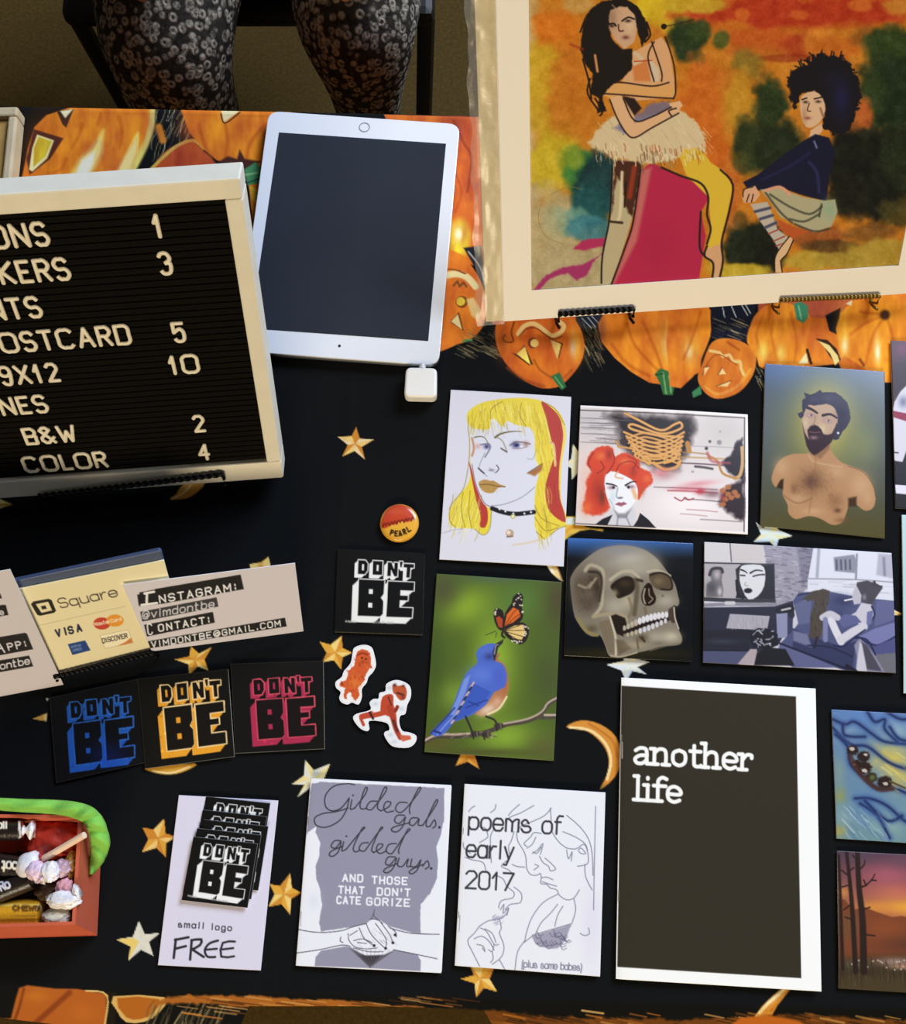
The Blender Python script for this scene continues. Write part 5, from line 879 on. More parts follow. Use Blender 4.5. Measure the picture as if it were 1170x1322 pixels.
    P.line([(580, 100), (605, 95), (615, 105)], 7, '241a18'); P.line([(640, 85), (665, 70), (690, 78)], 7, '241a18'); P.blob(598, 105, 14, 8, '2c2020', .9); P.blob(664, 85, 16, 8, '2c2020', .9); P.line([(625, 100), (628, 125), (645, 125)], 6, '5a3a30'); P.blob(655, 152, 17, 10, '6a3a34', .9); P.line([(600, 20), (640, 60)], 6, 'b09080', a=.6)
    P.disc(810, 108, 12, '201614'); P.line([(810, 108), (850, 100), (930, 80)], 5, '2a221a', a=.7)
    # crouching figure
    P.at(880, 0, 3.148)
    HN = '17131c'
    P.poly([(430, 330), (450, 280), (520, 260), (560, 220), (620, 225), (680, 260), (720, 320), (730, 400), (700, 480), (690, 530), (620, 545), (570, 520), (580, 430), (540, 370), (490, 380), (470, 440), (450, 430)], HN, f=8, nz=26, ns=.2)
    rr = random.Random(9)
    for _ in range(90):
        a_ = rr.uniform(-2.9, .9); x, y = 580+math.cos(a_)*130, 370+math.sin(a_)*140; P.line([(x-math.cos(a_)*20, y-math.sin(a_)*20), (x+rr.uniform(-10, 10), y+rr.uniform(-10, 10)), (x+math.cos(a_)*rr.uniform(4, 26)+rr.uniform(-12, 12), y+math.sin(a_)*rr.uniform(4, 26)+rr.uniform(-12, 12))], 6, HN, f=4, a=.9)
    P.blob(650, 400, 46, 100, '20204a', .9); P.blob(610, 330, 40, 40, '1c1a34', .7)
    P.poly([(482, 440), (490, 390), (540, 370), (575, 400), (585, 450), (560, 500), (520, 520), (495, 500)], 'd0b090', f=5, sm=2); P.blob(500, 470, 14, 50, 'a07c62', .6); P.line([(490, 405), (510, 398)], 6, '241a1c'); P.line([(540, 402), (570, 395)], 6, '241a1c'); P.blob(505, 415, 13, 7, '2c2024', .9); P.blob(556, 413, 14, 7, '2c2024', .9); P.line([(520, 420), (512, 448), (525, 452)], 5, '5a3a34'); P.blob(513, 480, 16, 8, '8a4a44', .9); P.line([(565, 440), (575, 470)], 8, '8f6a54', f=6)
    P.poly([(525, 530), (570, 500), (575, 530), (540, 570), (520, 560)], 'cfae90', f=4)
    P.poly([(250, 740), (310, 710), (400, 640), (500, 570), (545, 545), (600, 560), (625, 620), (600, 720), (590, 820), (480, 790), (400, 760), (330, 775), (270, 770)], '161834', f=6, sm=1); P.line([(520, 660), (550, 700), (560, 780)], 12, '2c2e5a', f=8); P.line([(330, 730), (450, 670), (520, 620)], 12, '22244a', f=8); P.line([(540, 575), (550, 600)], 8, '6a6c9a', f=5)
    P.poly([(320, 770), (400, 765), (490, 800), (580, 815), (625, 810), (635, 860), (610, 920), (540, 945), (460, 910), (400, 880), (370, 830)], 'a8a486', f=6, sm=1); P.blob(600, 850, 36, 50, '8aa48c', .8); P.lines([[(360, 790), (440, 840), (520, 870), (570, 840)], [(440, 890), (500, 900), (560, 870)], [(570, 830), (560, 880)], [(460, 910), (540, 940), (600, 930)], [(340, 780), (400, 860), (450, 905)]], 8, '3c3e34', f=6, a=.8); P.line([(340, 775), (400, 760), (440, 790)], 12, 'd09a80', f=6)
    P.poly([(245, 800), (260, 765), (300, 755), (320, 790), (300, 820), (255, 825)], 'cda282', f=4); P.lines([[(250, 800), (255, 770), (290, 760)], [(265, 820), (275, 790)], [(285, 820), (292, 790)]], 5, '3a241e')
    P.poly([(280, 830), (350, 820), (370, 870), (390, 930), (440, 970), (400, 1020), (370, 970), (320, 900)], 'b3aca0', f=5); P.lines([[(300, 860), (360, 845)], [(320, 890), (370, 875)], [(340, 925), (385, 905)]], 12, '4c5066', f=5); P.lines([[(355, 950), (400, 930)], [(375, 980), (420, 960)], [(385, 1000), (425, 985)]], 6, '9a4a44'); P.poly([(390, 890), (470, 930), (520, 940), (450, 970), (400, 930)], 'b0582c', f=8)
    P.poly([(440, 960), (455, 975), (430, 1030), (400, 1060), (410, 1105), (380, 1108), (380, 1050), (400, 1000)], 'd0b08a', f=5); P.lines([[(440, 960), (400, 1010), (380, 1050), (380, 1105)], [(455, 975), (430, 1030), (405, 1060), (410, 1105)]], 5, '2e1e1a')
    P.C = np.clip((P.C-.045)*1.12, 0, 1)

def art_sign(P):
    # payment sign front
    P.fill('dcd0a4'); P.at(0, 700, 5.318); K = '191613'
    P.poly([(212, 425), (228, 408), (335, 388), (355, 398), (385, 470), (372, 485), (275, 505), (255, 498)], K, f=4, sm=1); P.poly([(245, 425), (330, 408), (358, 468), (285, 485)], 'dcd0a4', f=4); P.poly([(280, 440), (312, 434), (322, 456), (290, 462)], K, f=3)
    P.text('Square', 418, 452, 66, '3a332c', 8, .965, -.205, fit=425, track=.22, f=4, up=(-.38, -.93))
    P.line([(250, 575), (860, 440)], 4, 'b5aa86', sm=0)
    for st, x, y in (('V', 392, 648), ('I', 448, 635), ('S', 478, 628), ('A', 534, 614)): P.text(st, x, y, 46, '1c2038', 13, .97, -.2, sx=.9, f=4, up=(-.25, -.95))
    P.disc(700, 558, 60, 'b8402a', f=4, ry=42); P.disc(790, 538, 60, 'd9902e', f=4, ry=42); P.text('MasterCard', 650, 575, 22, 'eadfc8', 4.5, .97, -.2, fit=195, f=3)
    P.poly([(465, 700), (585, 674), (622, 742), (497, 775)], '1d3c78', f=4); P.text('AMERICAN', 488, 728, 16, '8a9cc0', 3, .97, -.21, sx=.62, f=3); P.text('EXPRESS', 502, 752, 16, '8a9cc0', 3, .97, -.21, sx=.62, f=3)
    P.poly([(686, 640), (880, 600), (915, 690), (722, 730)], 'e6dcb8', f=3); P.line([(686, 640), (880, 600), (915, 690), (722, 730), (686, 640)], 3, '9a8f70', sm=0); P.poly([(800, 714), (860, 686), (900, 655), (912, 690)], 'c8783a', f=4); P.text('DISCOVER', 706, 692, 30, '2a2420', 5.5, .97, -.21, fit=182, f=3)

def art_slip(P):
    P.fill('cfc3bb'); P.at(180, 700, 5.318); K = '1a1715'; W = 'e6e0da'
    P.poly([(0, 345), (105, 325), (112, 320), (695, 222), (718, 322), (150, 424), (0, 440)], K, f=4); P.poly([(-15, 360), (0, 358), (10, 432), (-5, 434)], K, f=3)
    P.poly([(5, 478), (530, 378), (543, 442), (20, 545)], '3a3634', f=4); P.poly([(32, 568), (505, 478), (518, 552), (52, 648)], K, f=4); P.poly([(58, 680), (1000, 518), (1012, 578), (75, 728)], K, f=4)
    d = (.985, -.165)
    P.lines([[(35, 352), (100, 340)], [(52, 350), (50, 420)], [(15, 432), (120, 418)]], 17, W, f=4, sm=0)
    up = (-.12, -.99)
    P.text('NSTAGRAM:', 142, 416, 48, W, 10, *d, fit=560, track=.44, f=3, up=up)
    P.text('@vimdontbe', 22, 528, 50, 'd0cac4', 7.5, *d, fit=515, track=.34, f=3, up=up, slant=.12)
    P.text('C', 62, 635, 72, W, 9, *d, sx=.6, f=3, up=up); P.text('ONTACT:', 135, 612, 44, W, 9.5, *d, fit=380, track=.5, f=3, up=up)
    P.text('VIMDONTBE@GMAIL.COM', 86, 722, 38, W, 8, *d, fit=915, track=.42, f=3, up=up)

def art_slip2(P):
    P.fill('cabcb2'); P.at(0, 700, 5.318); K = '1f1b19'; W = 'd8d0c8'; d = (.98, -.19); up = (-.3, -.95)
    P.poly([(-300, 470), (20, 430), (40, 430), (58, 500), (-300, 560)], K, f=4); P.text('e', 5, 500, 40, W, 7, *d, sx=.8, f=3, up=up)
    P.poly([(-300, 700), (170, 622), (185, 628), (228, 735), (-300, 830)], K, f=4); P.text('A', -18, 765, 96, W, 10, *d, fit=72, f=3, up=up); P.text('PP:', 62, 742, 46, W, 9, *d, fit=150, track=.5, f=3, up=up)
    P.poly([(-300, 860), (200, 778), (228, 852), (-300, 945)], K, f=4); P.text('vimdontbe', -160, 905, 46, W, 8, *d, fit=385, track=.3, f=3, up=up, slant=.15)
    P.poly([(-300, 370), (0, 350), (14, 385), (-300, 430)], K, f=4)
CARDS_Q = {
'blonde': [(582.1, 503.2), (737.7, 512.3), (727.9, 731.4), (567.2, 722.2)],
'redhair': [(749.6, 523.3), (965.6, 535.1), (965.6, 690), (742.9, 677.8)],
'beard': [(987.9, 469.6), (1142.5, 479.8), (1142.5, 695.1), (981.8, 679.2)],
'bird': [(563.9, 740.6), (725.5, 751.5), (715.1, 982.3), (547.8, 970.7)],
'skull': [(733.3, 694.5), (895.2, 701.4), (894.4, 854), (728.5, 846.7)],
'couch': [(909.6, 699.6), (1151.3, 714), (1156.8, 869), (907.9, 855.4)],
'otters': [(1073.9, 916), (1236, 925), (1246, 1093), (1080.3, 1082.6)],
'sunset': [(1081.3, 1098.5), (1240, 1107), (1249, 1286), (1083.2, 1276)],
'collar': [(1150.3, 439.5), (1310, 449), (1316, 668), (1156.5, 656)],
'teal': [(1164.5, 664.6), (1322, 674), (1327, 906), (1166.9, 895)],
'white': [(436, 708), (548.6, 714.2), (545.8, 820), (432, 816)],
'blue': [(64, 901), (177, 876.4), (189.7, 984), (72.5, 1011)],
'orange': [(177.4, 876.4), (294.7, 863.8), (303, 977), (187.7, 992.6)],
'red': [(298, 857), (417.8, 853), (419.5, 967), (304, 973)],
'free': [(230.9, 1026.5), (359.4, 1033.5), (336.7, 1253), (203.8, 1246)],
'gilded': [(401, 1004.6), (582.7, 1013.5), (569.8, 1256.2), (381.7, 1246.8)],
'poems': [(599.8, 1012), (781.7, 1023), (774.7, 1260.7), (587.1, 1246.8)],
'another': [(802.5, 874.6), (1053, 889), (1060.5, 1280), (795.5, 1264)],
}
STACK_OFF = [(77, -246), (57, -165), (65, -105), (22, -52), (0, 0)]
STACK_Q = [[((x+o[0])/4.723+190, (y+o[1])/4.723+1000) for x, y in ((283, 378), (675, 420), (613, 812), (210, 765))] for o in STACK_OFF]
PRINT_Q = [(681, -8), (1218, -8), (1161, 341.5), (688, 376.5)]
SIGN_Q = [(13, 762.5), (211.5, 723.3), (240, 826), (66, 872)]
SLIP_Q = [(158, 755), (381, 727), (392, 815), (196, 841)]
SLIP2_Q = [(-190, 772), (13, 735), (82, 884), (-110, 920)]
DOG_O = [(p[0]/3.889+400, p[1]/3.889+640) for p in [(215, 790), (225, 762), (270, 748), (310, 760), (325, 800), (333, 850), (318, 885), (295, 910), (285, 940), (262, 970), (262, 1010), (245, 1048), (212, 1038), (190, 1048), (160, 1038), (148, 1015), (155, 985), (133, 965), (130, 935), (160, 910), (172, 880), (205, 840)]]
CROUCH_O = [(p[0]/3.889+400, p[1]/3.889+640) for p in [(385, 945), (430, 925), (475, 935), (505, 960), (508, 1010), (490, 1050), (480, 1095), (455, 1105), (450, 1140), (465, 1180), (500, 1188), (535, 1205), (530, 1240), (495, 1265), (430, 1262), (400, 1245), (375, 1205), (378, 1185), (400, 1175), (385, 1140), (300, 1130), (300, 1170), (285, 1182), (250, 1165), (218, 1120), (235, 1095), (305, 1075), (300, 1040), (320, 1020), (345, 1018), (350, 990), (380, 980)]]
ORDER = {'print': (art_print, PRINT_Q), 'sign': (art_sign, SIGN_Q), 'slip': (art_slip, SLIP_Q), 'slip2': (art_slip2, SLIP2_Q)}
for k_, f_ in (('blonde', art_blonde), ('redhair', art_redhair), ('beard', art_beard), ('bird', art_bird), ('skull', art_skull), ('couch', art_couch), ('otters', art_otters), ('sunset', art_sunset), ('collar', art_collar), ('teal', art_teal), ('white', art_logo_white), ('blue', art_logo_blue), ('orange', art_logo_orange), ('red', art_logo_red), ('free', art_free), ('gilded', art_gilded), ('poems', art_poems), ('another', art_another)):
    ORDER[k_] = (f_, CARDS_Q[k_])
for i_, o_ in enumerate(STACK_OFF): ORDER['stack%d' % i_] = ((lambda P, o=o_: art_stack(P, o)), STACK_Q[i_])
ORDER['dog'] = (art_dog, DOG_O); ORDER['crouch'] = (art_crouch, CROUCH_O)
ORDER['pin'] = (art_pin, [(515.5+25*math.cos(a), 674.5+25.5*math.sin(a)) for a in np.linspace(0, 6.2, 30)])
# ------------------------------------------------------------------ shape builders
def box_v(o, ex, ey, ez, x0, x1, y0, y1, z0, z1, taper=0.):
    o, ex, ey, ez = map(np.asarray, (o, ex, ey, ez)); out = []
    for z in (z0, z1):
        for x, y in ((x0, y0), (x1, y0), (x1, y1), (x0, y1)): out.append(o + ex*x + ey*y + ez*z)
    return out
BF = [(3, 2, 1, 0), (4, 5, 6, 7), (0, 1, 5, 4), (1, 2, 6, 5), (2, 3, 7, 6), (3, 0, 4, 7)]
class MB:
    def __init__(s): s.V = []; s.F = []
    def add(s, V, Fc): n = len(s.V); s.V += [np.asarray(v, float) for v in V]; s.F += [tuple(i+n for i in f) for f in Fc]; return s
    def box(s, fr, *d): return s.add(box_v(*fr, *d), BF)
    def tube(s, pts, r, k=8, r2=None):
        p = np.array(pts, float); n = len(p); base = len(s.V); up = np.array([.12, .33, .93])
        for i in range(n):
            t = p[min(i+1, n-1)] - p[max(i-1, 0)]; t /= np.linalg.norm(t)
            a = np.cross(t, up); 
            if np.linalg.norm(a) < .1: a = np.cross(t, (1., 0, 0))
            a /= np.linalg.norm(a); b = np.cross(t, a); rr = r if r2 is None else r + (r2-r)*i/(n-1)
            if callable(r): rr = r(i/(n-1))
            for j in range(k): q = 2*math.pi*j/k; s.V.append(p[i] + (a*math.cos(q) + b*math.sin(q))*rr)
        for i in range(n-1):
            for j in range(k): s.F.append((base+i*k+j, base+i*k+(j+1) % k, base+(i+1)*k+(j+1) % k, base+(i+1)*k+j))
        s.F.append(tuple(base+j for j in range(k))[::-1]); s.F.append(tuple(base+(n-1)*k+j for j in range(k))); return s
    def prism(s, poly, d):
        # poly: 3-D points in order; d: extrusion vector
        n = len(poly); b = len(s.V); p = [np.asarray(v, float) for v in poly]; s.V += p + [v+d for v in p]
        s.F.append(tuple(b+i for i in range(n))[::-1]); s.F.append(tuple(b+n+i for i in range(n)))
        for i in range(n): s.F.append((b+i, b+(i+1) % n, b+n+(i+1) % n, b+n+i))
        return s
def bevel(o, w, seg=2):
    m = o.modifiers.new('bevel', 'BEVEL'); m.width = w; m.segments = seg; m.limit_method = 'ANGLE'; m.angle_limit = math.radians(40); return o
def subsurf(o, n=2):
    m = o.modifiers.new('smooth', 'SUBSURF'); m.levels = n; m.render_levels = n; return o
def fix_normals(o):
    bm = bmesh.new(); bm.from_mesh(o.data); bmesh.ops.recalc_face_normals(bm, faces=bm.faces[:]); bm.to_mesh(o.data); bm.free(); return o

def grid(W, nu, nv, nrm, bow=0., seed=0):
    # W: four world corners tl, tr, br, bl -> (nv+1)x(nu+1) points
    W = np.array(W, float); u = np.linspace(0, 1, nu+1)[None, :, None]; v = np.linspace(0, 1, nv+1)[:, None, None]
    G = (W[0]*(1-u)+W[1]*u)*(1-v) + (W[3]*(1-u)+W[2]*u)*v
    if bow:
        r = random.Random(seed); k1, k2 = r.uniform(.3, 1), r.uniform(.3, 1)
        G = G + (bow*(k1*4*u*(1-u) + k2*4*v*(1-v))) * np.array(nrm, float)
    return G
def sheet_geo(W, px, nrm, thick, bow=0., seed=0, res=1.15):
    W = np.array(W, float); nrm = np.array(nrm, float)
    w = max(math.dist(px[0], px[1]), math.dist(px[3], px[2])); h = max(math.dist(px[0], px[3]), math.dist(px[1], px[2]))
    nu, nv = max(2, int(w*res)), max(2, int(h*res)); G = grid(W, nu, nv, nrm, bow, seed); top = G.reshape(-1, 3)
    n = len(top); i = np.arange(n).reshape(nv+1, nu+1)
    Fq = np.stack([i[:-1, :-1], i[1:, :-1], i[1:, 1:], i[:-1, 1:]], -1).reshape(-1, 4)
    rim = np.concatenate([i[0, :-1], i[:-1, -1], i[-1, :0:-1], i[:0:-1, 0]]); m = len(rim)
    low = top[rim] - nrm*thick; k = np.arange(m); k1 = (k+1) % m
    Fs = np.stack([rim[k], rim[k1], n+k1, n+k], -1)
    # underside: strips joining the two long rims
    a = np.arange(nu+1); bt = np.where(a < nu, a, nu); bb = (nu+nv) + (nu - a)
    lo = np.concatenate([n + np.arange(m)]); ft = []
    for j in range(nu): ft.append((n+j, n+(j+1) % m, n+(nu+nv+nu-j-1) % m, n+(nu+nv+nu-j) % m))
    return np.vstack([top, low]), np.vstack([Fq, Fs, np.array(ft)]), n
def paint(V, art, gain=(1, 1, 1)):
    x, y = proj(V); P = Pic(x, y); art(P); return np.clip(s2l(P.C)*np.array(gain), 0, .92)
GAIN = (1., 1., .95)                       # flat things: photograph colour -> surface colour
def sheet(name, px, art, mat, z=None, thick=.0005, bow=0., plane=None, off=0., gain=GAIN, side='e8e4de', root=None, seed=0, res=1.15):
    if plane is None:
        zz = ZT + z; W = [un(*p, z=zz) for p in px]; nrm = (0, 0, 1)
    else:
        p, nrm = plane; W = [unp(*q, p+nrm*off, nrm) for q in px]
    V, Fq, n = sheet_geo(W, px, nrm, thick, bow, seed, res)
    col = np.empty((len(V), 3)); col[:n] = paint(V[:n], art, gain); col[n:] = L(side)
    if root is None: return mkmesh(name, V, Fq, mat, col=col)
    return child(name, V, Fq, mat, root, col=col)
def plane_from(bl, br, h0, alpha):
    P, Q = un(*bl, z=ZT+h0), un(*br, z=ZT+h0); e = (Q-P)/np.linalg.norm(Q-P); perp = np.array([-e[1], e[0], 0]); t = math.radians(alpha)
    up = math.cos(t)*perp + math.sin(t)*np.array([0, 0, 1.]); n = np.cross(e, up); return P, Q, e, up, n
def text_mesh(st, size, depth, bev=0.):
    c = bpy.data.curves.new('t', 'FONT'); c.body = st; c.size = size; c.extrude = depth; c.bevel_depth = bev; c.resolution_u = 4
    o = bpy.data.objects.new('t', c); COL.objects.link(o); dg = bpy.context.evaluated_depsgraph_get()
    me = bpy.data.meshes.new_from_object(o.evaluated_get(dg)); V = np.array([v.co[:] for v in me.vertices]); Fc = [tuple(p.vertices) for p in me.polygons]
    bpy.data.objects.remove(o); bpy.data.curves.remove(c); bpy.data.meshes.remove(me); return V, Fc
# ------------------------------------------------------------------ materials
M_cloth = cmat('printed_cotton', .92, .12, bump=.25, bscale=1400)
M_paper = cmat('matt_paper', .75, .25)
M_card = cmat('satin_card', .42, .35)
M_gloss = cmat('glossy_print', .22, .5)
M_white = pmat('white_paper', 'e6e3de', .75, spec=.25)
M_wire = pmat('black_wire', '0c0b0b', .45, .6, bump=.2)
M_brass = pmat('brass_wire', '8a7038', .38, .8)
M_floor = pmat('brown_carpet', '4d3c1c', .95, spec=.1, noise=.22, nscale=160, bump=.6, bscale=420)
M_table = pmat('grey_plastic', 'b9b7b0', .5, bump=.1)
M_steel = pmat('grey_steel', '6a6a6c', .4, .7)
M_frame = pmat('cream_wood', 'dcd5c2', .55, noise=.03, nscale=60, bump=.08, bscale=120)
M_felt = pmat('black_felt', '0f0d0b', .95, spec=.08, bump=.4, bscale=1500)
M_letter = pmat('white_letter', 'e6dcc4', .4)
M_chair = pmat('black_chair', '17130f', .55, .2)

# ------------------------------------------------------------------ floor
V = [(-6, -6, 0), (6, -6, 0), (6, 6, 0), (-6, 6, 0)]
tag(mkmesh('floor', V, [(0, 1, 2, 3)], M_floor, loc=(0, 0, 0)), kind='structure')

# ------------------------------------------------------------------ folding table
A_, B_ = un(90, 144), un(590, 154)
TANG = math.atan2(B_[1]-A_[1], B_[0]-A_[0]); ET = np.array([math.cos(TANG), math.sin(TANG), 0]); NT = np.array([-ET[1], ET[0], 0])
TC = un(38, 143.5) - ET*.30; TC = np.array([TC[0], TC[1], ZT])         # back-left corner
TW, TD = 1.83, .736
def tp(s_, t_, z=0.): return TC + ET*s_ - NT*t_ + np.array([0, 0, z])
EZ = np.array([0, 0, 1.])
rt = empty('folding_table', tuple(tp(TW/2, TD/2, -ZT)))
m = MB(); m.box((TC, ET, -NT, EZ), .012, TW-.012, .012, TD-.012, -.042, -.004); o = child('table_top', m.V, m.F, M_table, rt); fix_normals(o); bevel(o, .006)
for s_, t_ in ((.16, .1), (.16, TD-.1), (TW-.16, .1), (TW-.16, TD-.1)):
    m = MB(); m.tube([tp(s_, t_, -.042), tp(s_, t_, -ZT+.002)], .0145, 12); child('leg', m.V, m.F, M_steel, rt, smooth=False)
for s_ in (.16, TW-.16):
    m = MB(); m.tube([tp(s_, .1, -.45), tp(s_, TD-.1, -.45)], .011, 10); child('cross_bar', m.V, m.F, M_steel, rt)
tag(rt.o, 'folding table standing under the black pumpkin and star tablecloth', 'table')

# ------------------------------------------------------------------ tablecloth
def cloth():
    s0, s1 = -.25, TW+.25; t0, t1 = -.25, TD+.16
    fine = .00082
    fs = np.concatenate([np.arange(s0, .20, .012), np.arange(.20, 1.23, fine), np.arange(1.23, s1+.001, .015)])
    ft = np.concatenate([np.arange(t0, -.02, .008), np.arange(-.02, TD+.07, fine), np.arange(TD+.07, t1, .006)])
    S, T = np.meshgrid(fs, ft); R0 = .035
    cs = np.clip(S, R0, TW-R0); ct = np.clip(T, R0, TD-R0); dx, dy = S-cs, T-ct; q = np.hypot(dx, dy); out = q > R0
    ux = np.where(q > 1e-9, dx/np.maximum(q, 1e-9), 0); uy = np.where(q > 1e-9, dy/np.maximum(q, 1e-9), 0)
    d = np.where(out, q-R0, 0)
    wav = .5+.5*np.sin(S*23+1.3*np.sin(S*7)); front = np.clip(uy, 0, 1)
    th = np.radians(84 - front*(40 - 14*wav)); r = .009
    arc = np.minimum(d/r, th); h = r*np.sin(arc); g = r*(1-np.cos(arc)); rest = np.maximum(d-r*th, 0)
    h = h + rest*np.cos(th); g = g + rest*np.sin(th)
    # lower down the front the cloth hangs straight
    far = np.maximum(d-.055, 0)*front; h = h - far*np.cos(th)*.8; g = g + far*.15
    ps = np.where(out, cs+ux*(R0+h), S); pt = np.where(out, ct+uy*(R0+h), T)
    z = -g
    # soft fold lines and a little unevenness
    for a_, b_, w_, am in ((.618, .60, .004, .0006), (.912, .92, .005, .0005), (.33, .34, .006, .0006)):
        ln = a_ + (b_-a_)*(T/TD); z = z + am*np.exp(-((S-ln)/w_)**2)*(~out)
    z = z + (.0007*(vnoise(S*18, T*14, 4)-.6))*(~out)
    P = TC[None, None] + ET*ps[..., None] - NT*pt[..., None] + EZ*z[..., None]
    V = P.reshape(-1, 3); nr, nc = S.shape; i = np.arange(nr*nc).reshape(nr, nc)
    Fq = np.stack([i[:-1, :-1], i[1:, :-1], i[1:, 1:], i[:-1, 1:]], -1)
    # hem: the cloth is short at one place of the front edge
    smid = (S[:-1, :-1]); hem = TD + .15 - .131*np.clip(1.6*np.exp(-((smid-.645)/.105)**4), 0, 1)
    Fq = Fq[(T[:-1, :-1] < hem)]; 
    col = np.tile(np.array(L('0d0f12')), (len(V), 1)); x, y = proj(V)
    mk = (x > -160) & (x < 1290) & (y > 60) & (y < 1420); col[mk] = paint(V[mk], art_cloth, GAIN)
    return mkmesh('tablecloth', V, Fq, M_cloth, col=col, smooth=True)
tag(cloth(), 'black tablecloth printed with orange pumpkins, gold stars and moons', 'tablecloth')
ZC = .0012                                    # top of the cloth above ZT

# ------------------------------------------------------------------ chair and seated person behind the table
cfl, cfr = un(84, 40, .43), un(562, 0, .43); cfl = np.array([*cfl[:2], 0]); cfr = np.array([*cfr[:2], 0])
yc = (cfl[1]+cfr[1])/2; x0, x1 = cfl[0], cfr[0]
rc = empty('side_chair', ((x0+x1)/2, yc+.2, 0))
m = MB(); m.box(((x0, yc, 0), (1, 0, 0), (0, 1, 0), EZ), .0, x1-x0, -.02, .42, .425, .455); o = child('seat', m.V, m.F, M_chair, rc); bevel(o, .012)
for x in (x0+.012, x1-.012):
    m = MB(); m.tube([(x, yc, .43), (x+(.03 if x < -.3 else -.02), yc-.03, .002)], .0125, 10); child('leg', m.V, m.F, M_chair, rc)
    m = MB(); m.tube([(x, yc+.40, .43), (x, yc+.47, .002)], .0125, 10); child('leg', m.V, m.F, M_chair, rc)
    m = MB(); m.tube([(x, yc+.40, .45), (x, yc+.47, .86)], .0125, 10); child('back_post', m.V, m.F, M_chair, rc)
m = MB(); m.box(((x0, yc+.45, .66), (1, 0, 0), (0, .17, .98), (0, -.98, .17)), .0, x1-x0, 0, .2, -.01, .01); o = child('backrest', m.V, m.F, M_chair, rc); bevel(o, .008)
m = MB(); m.tube([(x0+.03, yc-.02, .18), (x1-.03, yc-.02, .18)], .009, 8); child('stretcher', m.V, m.F, M_chair, rc)
tag(rc.o, 'dark chair behind the table under the seated person', 'chair')

def leggings():
    m = pmat('patterned_leggings', '1a1712', .85, spec=.15, bump=.5, bscale=300); nt = m.node_tree; b = nt.nodes['Principled BSDF']; N = nt.nodes.new; Lk = nt.links.new
    tc = N('ShaderNodeTexCoord'); mp = N('ShaderNodeMapping'); mp.inputs['Scale'].default_value = (95, 95, 95); Lk(tc.outputs['Object'], mp.inputs['Vector'])
    v = N('ShaderNodeTexVoronoi'); v.feature = 'F1'; v.inputs['Scale'].default_value = 1.; v.inputs['Randomness'].default_value = .8; Lk(mp.outputs['Vector'], v.inputs['Vector'])
    def ramp(pts):
        r = N('ShaderNodeValToRGB'); e = r.color_ramp.elements
        while len(e) < len(pts): e.new(.5)
        for el, (p, c_) in zip(e, pts): el.position = p; el.color = (c_, c_, c_, 1)
        return r
    ring = ramp([(.0, .1), (.10, .05), (.20, .55), (.32, 1.), (.44, .6), (.56, .06)]); Lk(v.outputs['Distance'], ring.inputs['Fac'])
    # blossoms: petals of a slower cell pattern
    v2 = N('ShaderNodeTexVoronoi'); v2.feature = 'SMOOTH_F1'; v2.inputs['Scale'].default_value = .42; v2.inputs['Randomness'].default_value = .5; v2.inputs['Smoothness'].default_value = .15; Lk(mp.outputs['Vector'], v2.inputs['Vector'])
    ln = ramp([(0., .9), (.10, .25), (.20, .75), (.27, .15), (.36, 0.), (1., 0.)]); Lk(v2.outputs['Distance'], ln.inputs['Fac'])
    wv = N('ShaderNodeTexNoise'); wv.inputs['Scale'].default_value = 1.6; wv.inputs['Detail'].default_value = 5; wv.inputs['Roughness'].default_value = .8; Lk(mp.outputs['Vector'], wv.inputs['Vector'])
    nr = ramp([(.40, .0), (.52, .8), (.64, 1.)]); Lk(wv.outputs['Fac'], nr.inputs['Fac'])
    mx = N('ShaderNodeMix'); mx.data_type = 'RGBA'; mx.blend_type = 'LIGHTEN'; mx.inputs[0].default_value = 1.; Lk(ring.outputs['Color'], mx.inputs[6]); Lk(ln.outputs['Color'], mx.inputs[7])
    mu = N('ShaderNodeMix'); mu.data_type = 'RGBA'; mu.blend_type = 'MULTIPLY'; mu.inputs[0].default_value = .8; Lk(mx.outputs[2], mu.inputs[6]); Lk(nr.outputs['Color'], mu.inputs[7])
    c2 = N('ShaderNodeMix'); c2.data_type = 'RGBA'; c2.inputs[6].default_value = (*L('100d0a'), 1); c2.inputs[7].default_value = (*L('b9ae9c'), 1); Lk(mu.outputs[2], c2.inputs[0]); Lk(c2.outputs[2], b.inputs['Base Color'])
    bp = [x for x in nt.nodes if x.type == 'BUMP'][0]; bp.inputs['Distance'].default_value = .003; Lk(mu.outputs[2], bp.inputs['Height']); bp.inputs['Strength'].default_value = .6
    return m
M_leg = leggings(); M_top = pmat('dark_top', '1b1816', .9, bump=.3); M_skin = pmat('skin', 'b58a70', .55, bump=.05); M_hair = pmat('dark_hair', '1f1712', .6, bump=.5, bscale=200); M_shoe = pmat('black_shoe', '100e0d', .5)
def skin(name, pts, edges, rad, mat, root, lv=2):
    me = bpy.data.meshes.new(name); me.from_pydata([tuple(np.array(p)-np.array(root.matrix_world_loc)) for p in pts], edges, []); o = bpy.data.objects.new(name, me); COL.objects.link(o)
    o.modifiers.new('skin', 'SKIN'); 
    for v_, r_ in zip(me.skin_vertices[0].data, rad): v_.radius = (r_, r_) if not isinstance(r_, tuple) else r_
    me.skin_vertices[0].data[0].use_root = True
    o.modifiers[0].use_smooth_shade = True; subsurf(o, lv); o.data.materials.append(mat); o.parent = root.o; return o
